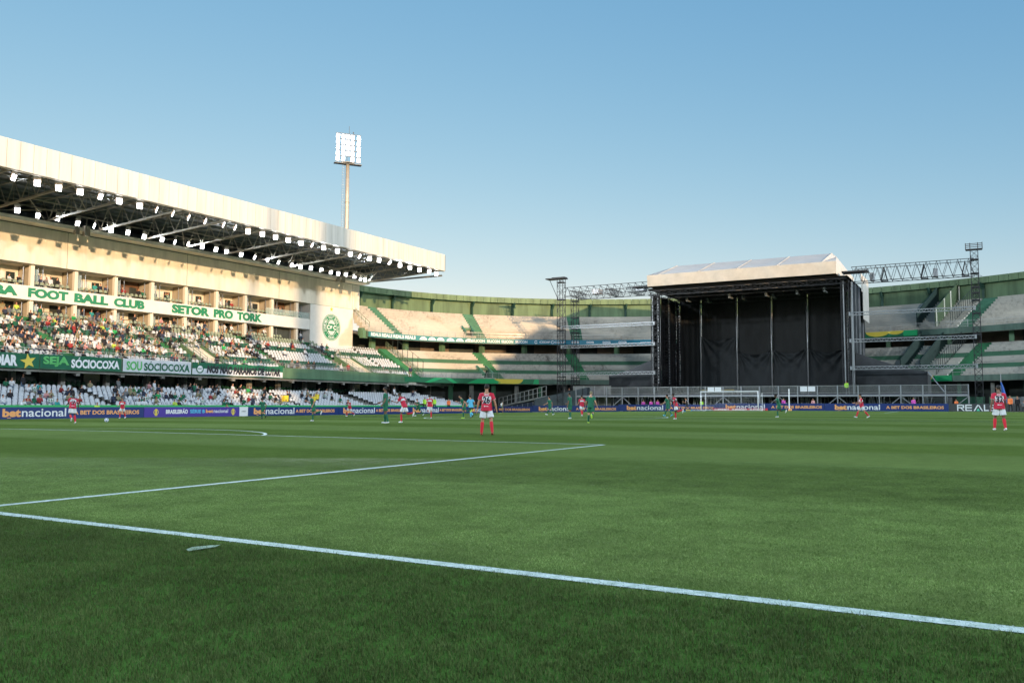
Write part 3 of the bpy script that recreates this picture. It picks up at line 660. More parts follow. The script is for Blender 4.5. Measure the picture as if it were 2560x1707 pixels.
# ---------------- floodlight masts: one behind the stand, three unseen ones added to light the shaded pitch
def lamp_light(parent, loc, aim, power, size, blend, rad):
    l = bpy.data.lights.new('lamp_light', 'SPOT'); l.energy = power; l.spot_size = radians(size); l.spot_blend = blend; l.shadow_soft_size = rad; l.color = (0.86, 0.95, 1.0)
    o = bpy.data.objects.new('lamp_light', l); COL.objects.link(o); o.parent = parent
    o.matrix_parent_inverse = Matrix.Identity(4); d = Vector(aim)-Vector(loc); o.rotation_euler = d.to_track_quat('-Z', 'Y').to_euler(); o.location = Vector(loc)-parent.location
lm = MB(); lm.mm((-0.28, -0.2, -0.33), (0.28, -0.02, 0.33), M_HOUS); lm.mm((-0.27, -0.019, -0.32), (0.27, 0.03, 0.32), M_LENS); lme = lm.mesh('lamp')
def mast(x, y, fdir, label, aim, power):
    t = thing('floodlight_mast', label, 'light mast', (x, y, 0), 0, 'floodlight masts')
    b = MB(); b.tube([(0, 0, 0), (0, 0, 30), (0, 0, 38), (0, 0, 44.1)], [0.5, 0.42, 0.37, 0.32], 20, M_POLE); b.build('pole', t, smooth=True)
    b = MB()
    for z in (37.0, 31.0): b.tube([(0, 0, z), (0, 0, z+0.12)], 0.44, 20, M_STEEL)
    b.build('pole_collar', t)
    fd = Vector(fdir); rd = Vector((-fd.y, fd.x, 0)); up = Vector((0, 0, 1))
    b = MB(); lx = -rd*0.72-fd*0.2
    for s in (-0.18, 0.18): b.bar(lx+rd*s+up*2, lx+rd*s+up*44, 0.035, m=M_RAIL)
    z = 2.0
    while z < 44: b.bar(lx-rd*0.18+up*z, lx+rd*0.18+up*z, 0.025, m=M_RAIL); z += 0.45
    b.build('ladder', t)
    b = MB(); b.tube([(0, 0, 44.1), (0, 0, 44.2)], 1.15, 18, M_STEEL); b.box(up*44.0+fd*0.1, (4.9, 1.0, 0.12), M_STEELD, (rd, fd, up)); b.build('platform', t)
    b = MB()
    for q in range(6): b.bar(-rd*2.25+fd*0.3+up*(44.35+q*1.02), rd*2.25+fd*0.3+up*(44.35+q*1.02), 0.09, m=M_STEELD)
    for q in (-1.95, -1.15, -0.2, 0.55, 1.1, 2.0): b.bar(rd*q+fd*0.25+up*44.1, rd*q+fd*0.25+up*49.3, 0.07, m=M_STEELD)
    b.bar(up*49+rd*0.2, up*51.0+rd*0.2, 0.05, m=M_STEELD); b.bar(up*48+rd*0.95, up*49.8+rd*0.95, 0.05, m=M_STEELD); b.box(up*49.9+rd*0.95, (0.16, 0.16, 0.2), M_STEELD)
    b.build('lamp_frame', t)
    for c in (-1.9, -0.95, -0.1, 0.72, 1.85):
        for q in range(5):
            if c == -0.1 and q == 0: continue
            o = link('lamp', lme, t); p = rd*c+fd*0.5+up*(44.8+q*1.02); f2 = (fd-up*0.25+rd*R.uniform(-.25, .25)).normalized()
            r2 = up.cross(f2).normalized(); u2 = f2.cross(r2)
            o.matrix_local = Matrix.Translation(p) @ Matrix(((r2.x, f2.x, u2.x, 0), (r2.y, f2.y, u2.y, 0), (r2.z, f2.z, u2.z, 0), (0, 0, 0, 1)))
    lamp_light(t, (x+fd.x*1.6, y+fd.y*1.6, 47), aim, power, 110, 0.6, 2.2)
MP = 135000.0
mast(-98.6, 114.4, (0.80, -0.60, 0), 'tall tubular floodlight mast rising behind the grandstand roof', (-35, 60, 0), MP)
mast(58.0, 122.0, (-0.80, -0.60, 0), 'floodlight mast behind the far end of the side stand, outside the frame', (-35, 80, 0), MP)
mast(58.0, -30.0, (-0.80, 0.60, 0), 'floodlight mast behind the near corner stand, outside the frame', (-30, 60, 0), MP)
mast(-104.0, -30.0, (0.80, 0.60, 0), 'floodlight mast behind the near end of the grandstand, outside the frame', (-25, 60, 0), MP)

# ================================================================== end stand: a bowl round the far goal
BCX, BCY = -28.0, 98.0
def bp(a, b, ph, z): t = radians(ph); return (BCX+a*cos(t), BCY+b*sin(t), z)
BW = thing('bowl_stand', 'curved two-tier concrete end stand with green rear wall and white terraces behind the stage', 'stadium stand', (BCX, BCY, 0))
def PB(mb, name, **k):
    o = mb.build(name, BW, **k); o.matrix_parent_inverse = Matrix.Translation((-BCX, -BCY, 0)); return o
def ring(mb, prof, ph0, ph1, m, n=None, mats=None, closed=True):
    """profile of (a, b, z) swept from ph0 to ph1 degrees"""
    n = n or max(1, int(abs(ph1-ph0)/1.5+0.5)); k = len(prof)
    vs = [bp(a, b, ph0+(ph1-ph0)*i/n, z) for i in range(n+1) for a, b, z in prof]
    for j in range(k if closed else k-1):
        j2 = (j+1) % k
        mb.add([vs[i*k+j] for i in range(n+1)]+[vs[i*k+j2] for i in range(n+1)], [(i, i+1, n+1+i+1, n+1+i) for i in range(n)], (mats[j] if mats else m))
    if closed:
        mb.add([vs[j] for j in range(k)], [tuple(range(k))], mats[0] if mats else m); mb.add([vs[n*k+j] for j in range(k)], [tuple(reversed(range(k)))], mats[0] if mats else m)
NU, NM = 12, 14
def urow(i): t = i/NU; return 52.8+7.0*t, 39.3+9.2*t, 12.0+4.8*t
def mrow(i): t = i/NM; return 46.9+7.6*t, 34.2+5.3*t, 5.05+4.65*t
UP_A = [169.5, 148.3, 127.7, 107.0, 84.0, 61.0, 40.0]; MD_A = [171.6, 147.9, 128.2, 106.0, 84.0, 59.0, 38.0]; RS = 4.65/14
AW = 1.15
def spans(aisles, lo, hi, w=AW):
    out = []; cur = hi
    for a in aisles:
        if a+w < cur and a-w > lo: out.append((cur, a+w)); cur = a-w
    out.append((cur, lo)); return out
U_HI, M_HI, LO = 179.2, 180.0, 14.0
VU = [(148.3, 151.6), (78.0, 81.4)]; VM = [(147.9, 151.6), (84.0, 87.5)]
def cut(sp, rng):
    out = []
    for h, l in sp:
        for a, b in rng:
            if l < b and h > a:
                if h > b: out.append((h, b))
                h = a
                if h <= l: break
        if h > l: out.append((h, l))
    return out
for i in range(NU):
    a, b, z = urow(i); a2, b2, z2 = urow(i+1)
    for h, l in cut(spans(UP_A, LO, 178.6 if i < 3 else 177.6 if i < 6 else 176.6), VU if 0 < i < 4 else []):
        m = MB(); ring(m, [(a, b, z-0.5), (a, b, z+0.33), (a-0.05, b-0.05, z+0.33), (a-0.05, b-0.05, z+0.4), (a2, b2, z+0.4), (a2, b2, z-0.5)], h, l, M_TERRC); PB(m, 'terrace_step')
def crow(i): return 46.56+0.68*i, 34.0+0.5*i, 4.88+0.34*(i-1)      # corner block that carries on the rows of the long stand
for i in range(NM):
    a, b, z = crow(i); a2, b2, z2 = crow(i+1)
    m = MB(); ring(m, [(a, b, z-0.5), (a, b, z+0.34), (a2, b2, z+0.34), (a2, b2, z-0.5)], 180.0, MD_A[0]+AW, M_GREENS if i in (2, 3, 8, 9) else M_TERR); PB(m, 'terrace_step')
for i in range(NM):
    a, b, z = mrow(i); a2, b2, z2 = mrow(i+1); rs = RS
    mm = M_TERRG if i in (3, 4, 8, 9) else M_TERR
    for h, l in cut(spans(MD_A, LO, M_HI), VM if 0 < i < 5 else [])[1:]:
        m = MB(); ring(m, [(a, b, z-0.5), (a, b, z+rs-0.07), (a-0.05, b-0.05, z+rs-0.07), (a-0.05, b-0.05, z+rs), (a2, b2, z+rs), (a2, b2, z-0.5)], h, l, mm); PB(m, 'terrace_step')
# aisles: green steps, two per row
for A, fn, N in ((UP_A, urow, NU), (MD_A, mrow, NM)):
    for ai in A:
        m = MB()
        for i in range(N*2):
            a, b, z = fn(i/2); a2, b2, z2 = fn(i/2+0.5); dz = (z2-z)
            ring(m, [(a, b, z-0.5), (a, b, z+dz*0.98), (a2, b2, z+dz*0.98), (a2, b2, z-0.5)], ai+AW-0.02, ai-AW+0.02, M_GREENS if N == NM else M_GREENA, 1)
        PB(m, 'stair_flight')
# parapets
m = MB(); ring(m, [(52.5, 39, 11.2), (52.5, 39, 12.02), (52.78, 39.28, 12.02), (52.78, 39.28, 11.2)], U_HI, LO, M_GREENP); PB(m, 'upper_parapet')
m = MB(); ring(m, [(46.5, 34, 4.42), (46.5, 34, 5.17), (46.8, 34.2, 5.17), (46.8, 34.2, 4.42)], M_HI, LO, M_GREENP); PB(m, 'middle_parapet')
# slabs and recesses
m = MB(); ring(m, [(52.6, 39.1, 11.15), (60, 48.6, 12.6), (60, 48.6, 12.9), (52.6, 39.1, 11.5)], 176.8, LO, M_CONCG); PB(m, 'upper_slab')
m = MB(); ring(m, [(46.6, 34.1, 4.35), (54.6, 39.7, 7.0), (54.6, 39.7, 7.3), (46.6, 34.1, 4.6)], M_HI, LO, M_CONCG); PB(m, 'middle_slab')
m = MB(); ring(m, [(54.6, 39.7, 9.3), (58.5, 44.5, 9.3), (58.5, 44.5, 9.6), (54.6, 39.7, 9.6)], U_HI, LO, M_CONCG); PB(m, 'middle_concourse')
m = MB(); ring(m, [(58.2, 44.2, 9.5), (58.2, 44.2, 12.4), (58.5, 44.5, 12.4), (58.5, 44.5, 9.5)], U_HI, LO, M_BROWNW)
for k in range(14): ring(m, [(58.1, 44.1, 9.6), (58.1, 44.1, 11.9), (58.19, 44.19, 11.9), (58.19, 44.19, 9.6)], 176-k*12, 170.5-k*12, M_DARK, 2)
PB(m, 'concourse_wall')
for k in range(18):
    ph = 173-9.0*k
    m = MB(); p = Vector(bp(55.6, 40.8, ph, 10.6)); m.box(p, (0.6, 0.9, 2.6), M_GREENL); PB(m, 'column')
# ground level: dark wall, columns, floor
m = MB(); ring(m, [(51.5, 38.5, -0.3), (51.5, 38.5, 7.0), (51.8, 38.8, 7.0), (51.8, 38.8, -0.3)], 170, LO, M_DARK); PB(m, 'ground_wall')
for k in range(26):
    ph = 160-5.6*k
    m = MB(); p = Vector(bp(48.2, 35.8, ph, 1.9)); m.box(p, (0.45, 0.6, 4.6), M_CONCG if k % 2 else M_GREEN); PB(m, 'column')
for k in range(9):
    ph = 70-5.5*k; m = MB(); ring(m, [(47.3, 34.8, 0.0), (47.3, 34.8, 2.3), (47.5, 35, 2.3), (47.5, 35, 0.0)], ph, ph-4.6, (M_GREENL, M_CONCG, M_GREEN)[k % 3], 3); PB(m, 'ground_panel')
# rear wall, canopy with fascia, brackets
m = MB(); ring(m, [(59.85, 48.55, 16.0), (59.85, 48.55, 19.3), (60.2, 48.9, 19.3), (60.2, 48.9, 16.0)], U_HI+2, LO, M_GREENW); PB(m, 'rear_wall')
FS = [(58.0, 47.0)]
n = 118
for k in range(n):
    h = 181-(181-LO)*k/n; l = 181-(181-LO)*(k+1)/n
    m = MB(); ring(m, [(58.6, 47.9, 19.05), (58.6, 47.9, 19.98), (58.72, 48.02, 19.98), (58.72, 48.02, 19.05)], h-0.03, l+0.03, M_GREENF, 1); PB(m, 'fascia_panel')
m = MB(); ring(m, [(58.72, 48.0, 19.25), (60.3, 49.0, 18.85), (60.3, 49.0, 19.6), (58.72, 48.0, 19.8)], 181, LO, M_GREEN); PB(m, 'canopy')
for ph in (172.5, 164.6, 155.8, 147.4, 139.2, 131.6, 124.6, 118.1, 111.5, 104.5, 97.5, 90.5, 83.5, 76.5, 69.5, 62, 54, 46, 38, 30):
    m = MB(); p0 = Vector(bp(59.55, 48.3, ph, 16.8)); p1 = Vector(bp(59.55, 48.3, ph, 18.3)); p2 = Vector(bp(58.9, 47.9, ph, 19.2)); m.bar(p0, p1, 0.32, m=M_GREENK); m.bar(p1, p2, 0.32, 0.6, m=M_GREENK); PB(m, 'bracket')
# vomitory openings: dark mouth, green cheek walls and lintel
for (lo, hi), fn, i0, i1 in ((VU[0], urow, 1, 4), (VU[1], urow, 1, 4), (VM[0], mrow, 1, 5), (VM[1], mrow, 1, 5)):
    lo += AW if fn is urow else AW
    a, b, z = fn(i0); a2, b2, z2 = fn(i1)
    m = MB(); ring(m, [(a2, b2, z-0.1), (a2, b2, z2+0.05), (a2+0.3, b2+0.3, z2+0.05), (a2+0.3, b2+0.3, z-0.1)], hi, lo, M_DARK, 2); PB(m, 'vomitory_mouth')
    m = MB(); ring(m, [(a2-0.5, b2-0.5, z2-0.05), (a2-0.5, b2-0.5, z2+0.35), (a2+0.3, b2+0.3, z2+0.35), (a2+0.3, b2+0.3, z2-0.05)], hi, lo, M_GREENL, 2); PB(m, 'vomitory_lintel')
    m = MB()
    for ph in (hi, lo+0.25): ring(m, [(a-0.1, b-0.1, z-0.2), (a-0.1, b-0.1, z+0.75), (a2, b2, z2+0.75), (a2, b2, z-0.2)], ph, ph-0.25, M_GREEN, 1)
    PB(m, 'vomitory_cheek')
def fence(pts, h, post, bars, mat_, name='railing', bar_step=0.14, holder=PB):
    """railing along a list of points: rails, posts and optional thin bars"""
    m = MB()
    for i in range(len(pts)-1):
        a = Vector(pts[i]); b = Vector(pts[i+1]); up = Vector((0, 0, 1))
        for hh in h: m.bar(a+up*hh, b+up*hh, 0.04, m=mat_)
        m.bar(a, a+up*h[-1], post, m=mat_)
        if bars:
            n = max(1, int((b-a).length/bar_step))
            for k in range(1, n): p = a.lerp(b, k/n); m.bar(p+up*h[0], p+up*h[-1], 0.016, m=mat_)
    m.bar(Vector(pts[-1]), Vector(pts[-1])+Vector((0, 0, h[-1])), post, m=mat_)
    return holder(m, name)
fence([bp(52.65, 39.15, 178.5-2.0*k, 12.0) for k in range(82)], (0.45, 0.9), 0.04, False, M_RAIL)
fence([bp(46.65, 34.1, 171-1.6*k, 5.15) for k in range(96)], (0.45, 0.9), 0.04, False, M_RAIL)
for ph0, ph1, a, b, z in ((152, 147.5, 52.7, 39.2, 12.0), (82, 77, 52.7, 39.2, 12.0), (151.6, 147.0, 46.7, 34.15, 5.15), (68.5, 60.5, 52.7, 39.2, 12.0)):
    fence([bp(a, b, ph0+(ph1-ph0)*k/3, z) for k in range(4)], (0.15, 1.05), 0.05, True, M_RAIL)
# stair handrails beside the corner aisle and on the right of the stage
def row_path(fn, N, ph, dz, s=1): return [(lambda q: (q[0], q[1], q[2]+dz))(bp(fn(i)[0], fn(i)[1], ph, fn(i)[2])) for i in range(0, N+1, s)]
fence(row_path(mrow, NM, 169.9, 0.3, 2), (0.5, 2.3), 0.06, False, M_RAILD, 'stair_railing')
fence(row_path(mrow, NM, 170.4, 0.3, 1), (0.1, 0.5, 0.9), 0.05, True, M_RAILG, 'stair_railing', 0.25)
fence(row_path(urow, NU, 63.2, 0.3, 1), (0.1, 1.9), 0.07, True, M_RAILD, 'stair_railing', 0.45)
fence(row_path(mrow, NM, 62.0, 0.3, 1), (0.1, 2.0), 0.07, True, M_RAILD, 'stair_railing', 0.45)
M_MESH = mat('dark_fence_mesh', (0.012, 0.03, 0.024), 0.7, 0.1, 1.0)
M_MESHG = mat('olive_fence_sheet', (0.055, 0.085, 0.04), 0.7, 0.1, 1.0)
for fn, N, ph, mm, h in ((urow, NU, 68.5, M_MESH, 2.6), (urow, NU, 65.6, M_MESHG, 2.9), (mrow, NM, 68.2, M_MESH, 2.6), (mrow, NM, 64.8, M_MESH, 2.4)):
    m = MB(); a, b, z = fn(0); a2, b2, z2 = fn(N)
    p = Vector(bp(a, b, ph, z)); q = Vector(bp(a2, b2, ph, z2)); p2 = Vector(bp(a, b, ph-0.12, z)); 
    m.prism([p, q, q+Vector((0, 0, h)), p+Vector((0, 0, h))], p2-p, mm)
    if mm is M_MESHG:
        for t in (0.02, .35, .62, .98): w = p.lerp(q, t)+(p2-p)*1.6; m.bar(w, w+Vector((0, 0, h+0.1)), 0.13, m=M_CREAM)
    PB(m, 'segregation_fence')
# corner edge of the upper tier beside the crest tower
m = MB()
for i in range(2):
    a, b, z = urow(i); ring(m, [(a, b, z-1.0), (a, b, z-0.25+0.4), (a+0.7, b+0.7, z+0.15), (a+0.7, b+0.7, z-1.0)], 180.2-0.5*i, 178.6, M_GREENL if i < 2 else M_TERRC, 1)
PB(m, 'corner_steps')
fence([bp(53.5+0.9*k, 40.2+1.0*k, 177.0-0.15*k, 12.6+0.62*k) for k in range(7)], (0.5, 1.0), 0.05, False, M_RAILG)

# ---------------- ribbon board on the upper parapet
RIB = thing('ribbon_board', 'teal advertising ribbon with white lettering along the upper parapet of the bowl stand', 'advertising board', bp(52.4, 38.9, 150, 11.2))
def PR(m, name, par):
    o = m.build(name, par); o.matrix_parent_inverse = par.matrix_basis.inverted() if False else Matrix.Translation(-Vector(par.location)); return o
def chord(a, b, z, p0):
    """unit mapping along the parapet: metres from angle p0 -> world point, dz up, dn outwards"""
    def fn(s, dz, dn=0.0):
        ph = p0; rem = s
        # step along the curve
        t = radians(ph); 
        n = max(1, int(abs(s)/0.5)); ds = s/n
        for _ in range(n):
            sp = sqrt((a*sin(t))**2+(b*cos(t))**2); t -= ds/sp
        return (BCX+(a-dn)*cos(t), BCY+(b-dn)*sin(t), z+dz)
    return fn
def arclen(a, b, p0, p1):
    n = 60; L = 0
    for i in range(n):
        t = radians(p0+(p1-p0)*(i+.5)/n); L += sqrt((a*sin(t))**2+(b*cos(t))**2)*radians(abs(p1-p0)/n)
    return L
m = MB(); ring(m, [(52.38, 38.88, 11.24), (52.38, 38.88, 12.04), (52.48, 38.98, 12.04), (52.48, 38.98, 11.24)], 179.0, 150.0, M_TEAL); PR(m, 'teal_panel', RIB)
m = MB(); ring(m, [(52.38, 38.88, 11.24), (52.38, 38.88, 12.04), (52.48, 38.98, 12.04), (52.48, 38.98, 11.24)], 150.0, 141.0, M_TEAL); ring(m, [(52.38, 38.88, 11.24), (52.38, 38.88, 12.04), (52.48, 38.98, 12.04), (52.48, 38.98, 11.24)], 141.0, 112.0, M_TEALB); PR(m, 'blue_panel', RIB)
def rib_text(s, p0, p1, h=0.5, z=11.38, bold=0.04, m_=None, col=M_PRW, a=52.38, b=38.88, par=RIB, nm='lettering', dn=0.02):
    f = chord(a, b, z, p0); w = arclen(a, b, p0, p1); m = m_ or MB()
    put_text(m, s, None, None, None, w, h, col, bold, fn=lambda x, y: f(x, y, dn))
    if m_ is None: PR(m, nm, par)
for p0, p1 in ((178.3, 175.1), (174.8, 171.6), (171.3, 168.2), (167.9, 165.0)): rib_text('REALS', p0, p1, 0.52)
for p0 in (163.9, 161.6, 159.4, 156.9, 154.6, 152.4):
    f = chord(52.38, 38.88, 11.38, p0); m = MB()
    put_ring(m, 12, 0.42, 0.68, lambda x, y: f(0.7+x, y, 0.02), M_PRW, 0, pi, ky=0.75); put_poly(m, [(0, .32*0), (1.4, 0), (1.4, 0.12), (0, 0.12)], lambda x, y: f(x, y, 0.02), M_PRW)
    put_poly(m, [(0.5, .16), (0.9, .16), (0.7, 0.34)], lambda x, y: f(x, y, 0.02), M_PRW); PR(m, 'dome_emblem', RIB)
for p0, p1 in ((150.7, 147.7), (147.2, 144.3), (143.9, 141.3), (140.8, 138.2)): rib_text('SILICON', p0, p1, 0.46)
for p0, p1 in ((135.6, 133.3), (132.5, 130.2)): rib_text('CEDIP', p0, p1, 0.34, 11.46)
for p0, p1 in ((136.6, 135.9), (133.1, 132.7)):
    f = chord(52.38, 38.88, 11.62, p0); m = MB(); put_ring(m, 14, 0.16, 0.27, lambda x, y: f(0.2+x, y, 0.02), M_PRW, 0.5, 2*pi-0.3); PR(m, 'round_emblem', RIB)
for p0, p1 in ((128.9, 127.4), (125.9, 124.4), (122.7, 121.1), (119.6, 118.0)): rib_text('coxa', p0, p1, 0.36, 11.46)
rib_text('amazonia', 115.4, 112.8, 0.22, 11.5, 0.02)
# ---------------- green club banner along the middle parapet
def soft_banner(name, label, p0, p1, a, b, z0, z1, cols, yel=None, blue=None):
    T = thing(name, label, 'banner', bp(a, b, p0, z0))
    m = MB(); ring(m, [(a, b, z0), (a, b, z1), (a+0.07, b+0.07, z1), (a+0.07, b+0.07, z0)], p0, p1, M_BANG2); PR(m, 'cloth', T)
    L = arclen(a, b, p0, p1); f = chord(a, b, z0, p0); H = z1-z0
    m = MB()
    for s0, s1, s2, s3 in cols:      # slanted light patches: bottom left, bottom right, top right, top left (fractions)
        n = 10
        for k in range(n):
            u0, u1 = k/n, (k+1)/n
            m.add([f((s0+(s1-s0)*u0)*L, 0.01, 0.015), f((s0+(s1-s0)*u1)*L, 0.01, 0.015), f((s3+(s2-s3)*u1)*L, H-0.01, 0.015), f((s3+(s2-s3)*u0)*L, H-0.01, 0.015)], [(0, 1, 2, 3)], M_GRB)
    PR(m, 'light_green_print', T)
    for c, r, col in (yel or []):
        m = MB(); n = 24
        put_poly(m, [(c*L+r*cos(pi+pi*k/n), H-0.01+r*0.42*sin(pi+pi*k/n)) for k in range(n+1)], lambda x, y: f(x, max(0.02, y), 0.025+(0.008 if col is M_NAVYB else 0)), col); PR(m, 'half_disc_print', T)



soft_banner('green_banner', 'long green banner with a yellow half disc on the bowl parapet above the corner flag', 182.0, 139.0, 46.35, 33.85, 4.42, 5.2,
    [(0.0, 0.06, 0.10, 0.01), (0.26, 0.30, 0.40, 0.33), (0.46, 0.49, 0.44, 0.40), (0.55, 0.78, 0.86, 0.62), (0.80, 0.86, 0.92, 0.86), (0.965, 1.0, 1.0, 0.975)], [(0.815, 2.4, M_YEL)])
soft_banner('green_banner', 'short green banner with a yellow patch on the middle parapet right of the stage', 65.0, 58.9, 46.35, 33.85, 4.42, 5.2, [(0.55, 0.98, 0.99, 0.5)], [(0.0, 2.2, M_YEL)])
soft_banner('green_banner', 'green banner with yellow and blue discs on the upper parapet right of the stage', 79.0, 68.1, 52.35, 38.85, 11.2, 12.06, [(0.8, 0.99, 0.99, 0.78)], [(0.42, 1.7, M_YEL), (0.42, 0.9, M_NAVYB), (0.68, 1.2, M_YEL)])

# ================================================================== advertising boards
def board(name, label, O, rt, L, H, base, texts, group, extra=None, post=True):
    """O lower-left corner on the ground, rt direction (unit), out = rt x up"""
    up = Vector((0, 0, 1)); rt = Vector(rt); out = rt.cross(up)
    T = thing(name, label, 'advertising board', O, 0, group)
    m = MB(); m.box(rt*(L/2)-out*0.06+up*(H/2), (L-0.02, 0.11, H), base, (rt, out, up)); m.build('panel', T)
    m = MB(); m.box(rt*(L/2)-out*0.14+up*(H-0.03), (L-0.02, 0.05, 0.05), M_RAIL, (rt, out, up))
    n = max(1, int(L/2)); 
    for k in range(n+1): m.bar(rt*(0.03+(L-0.06)*k/n)-out*0.14+up*H*0.9, rt*(0.03+(L-0.06)*k/n)-out*0.5+up*0.02, 0.04, m=M_RAIL)
    m.build('frame', T)
    for s, x0, x1, z0, z1, col, bold, sh in texts:
        m = MB(); put_atext(m, s, rt*x0+up*z0+out*0.004, rt, up, x1-x0, z1-z0, col, bold, sh); m.build('lettering', T)
    if extra:
        m = MB(); extra(m, lambda a, b, c=0.004: rt*a+up*b+out*c); m.build('emblem', T)
    return T
def bet_texts(x0, L=13.9, bet=(0.35, 6.4), ad=(7.3, 13.3)):
    bw = (bet[1]-bet[0])
    return [('bet', x0+bet[0], x0+bet[0]+bw*0.27, 0.16, 0.80, M_ORANGE, 0.05, 0), ('nacional', x0+bet[0]+bw*0.285, x0+bet[1], 0.17, 0.84, M_PRW, 0.012, 0),
            ('A BET DOS BRASILEIROS', x0+ad[0], x0+ad[1], 0.30, 0.66, M_ORANGE, 0.035, 0)]
def slash(x0, bw=6.0):
    def e(m, f): m.add([f(x0+0.55, 0.07), f(x0+0.62, 0.13), f(x0+0.92, 0.13), f(x0+0.80, 0.07)], [(0, 1, 2, 3)], M_ORANGE)
    return e
BX_, BZ = -66.0, -0.12
GB = 'advertising boards round the pitch'
def left_board(y0, y1, base, texts, label, extra=None): return board('advertising_board', label, (BX_, y0, BZ), (0, 1, 0), y1-y0, 0.93, base, texts, GB, extra)
left_board(22.0, 37.0, M_NAVY, [('bet', 0.4, 2.0, .16, .8, M_ORANGE, .05, 0), ('nacional', 2.1, 6.4, .17, .84, M_PRW, .012, 0), ('A BET DOS BRASILEIROS', 7.3, 13.3, .3, .66, M_ORANGE, .035, 0)], 'navy sponsor board on the left touchline, nearest the camera and outside the frame')
left_board(37.02, 49.7, M_NAVY, [('bet', 0.2, 1.63, 0.16, 0.80, M_ORANGE, 0.05, 0), ('nacional', 1.7, 5.35, 0.17, 0.84, M_PRW, 0.012, 0), ('A BET DOS BRASILEIROS', 6.0, 12.2, 0.30, 0.66, M_ORANGE, 0.035, 0)], 'navy betting board behind the red player with the ball, leftmost on the touchline', slash(0))
def cbf(m, f, xs):
    for x in xs:
        g = lambda a, b: f(x+a, 0.46+b)
        put_ring(m, 24, 0.20, 0.27, g, M_YEL); put_poly(m, [(-.08, .3), (.08, .3), (.1, .2), (.1, -.2), (.14, -.33), (-.14, -.33), (-.1, -.2), (-.1, .2)], lambda a, b: f(x+a, .46+b, .007), M_YEL)
left_board(49.72, 60.78, M_PURP, [('BRASILEIRÃO', 2.3, 4.75, 0.30, 0.78, M_PRW, 0.05, 0), ('SÉRIE B', 5.0, 6.75, 0.34, 0.76, M_CYAN, 0.04, 0), ('bet', 6.85, 7.75, 0.36, 0.70, M_ORANGE, 0.05, 0), ('nacional', 7.8, 9.6, 0.36, 0.72, M_PRW, 0.015, 0)], 'purple championship board between the navy boards on the left touchline', lambda m, f: cbf(m, f, (1.25, 10.25)))
left_board(60.8, 61.93, M_PRW, [('AMBEV', 0.25, 0.9, 0.42, 0.54, M_CONCG, 0.02, 0.3)], 'small white board beside the purple championship board')
for k, (y0, y1, lab) in enumerate(((61.95, 75.8, 'navy betting board right of the small white board'), (75.82, 89.7, 'navy betting board on the touchline below the crest tower'), (89.72, 103.6, 'navy betting board on the touchline near the end of the long stand'))):
    b0 = (0.75, 0.75, 0.6)[k]; left_board(y0, y1, M_NAVY, bet_texts(0, bet=(b0, 6.6), ad=(6.8, 13.1)), lab, slash(b0-0.2))
left_board(103.62, 112.2, M_NAVY, [('bet', 0.8, 2.2, 0.16, 0.8, M_ORANGE, 0.05, 0), ('nacional', 2.3, 5.6, 0.17, 0.84, M_PRW, 0.012, 0), ('A', 7.6, 7.95, .3, .66, M_ORANGE, .035, 0)], 'navy betting board at the far left corner behind the player wearing 26')
def goal_board(x0, x1, base, texts, label, extra=None):
    z = gz((x0+x1)/2, 110)-0.02
    return board('advertising_board', label, (x0, 112.3, z), (1, 0, 0), x1-x0, 0.95, base, texts, GB, extra)
goal_board(-65.9, -59.9, M_NAVY, [('BET DOS BRASILEIROS', 0.2, 5.6, 0.3, 0.66, M_ORANGE, 0.035, 0)], 'navy board behind the far left corner flag')
for x0, x1, b0, b1, a0, a1, lab in ((-59.88, -46.0, -58.78, -53.5, -52.63, -46.33, 'navy betting board left of the drummed scaffold deck, first full one behind the far goal line'), (-45.98, -32.0, -44.69, -39.3, -38.32, -32.22, 'navy betting board behind the left post of the far goal'),
        (-31.98, -18.0, -30.59, -25.44, -24.62, -18.33, 'navy betting board behind the right post of the far goal'), (-17.98, -4.06, -16.8, -11.56, -10.88, -4.57, 'navy betting board right of the far goal below the scaffold deck')):
    w = b1-b0
    goal_board(x0, x1, M_NAVY, [('bet', b0-x0, b0-x0+w*.27, .16, .8, M_ORANGE, .05, 0), ('nacional', b0-x0+w*.285, b1-x0, .17, .84, M_PRW, .012, 0), ('A BET DOS BRASILEIROS', a0-x0, a1-x0, .3, .66, M_ORANGE, .035, 0)], lab.replace('drummed ', ''), slash(b0-x0-0.2))
M_CHAR = mat('charcoal_board_print', (0.05, 0.055, 0.06), 0.5, 0.0)
M_MINT = mat('mint_print', (0.12, 0.65, 0.42), 0.5, 0.0)
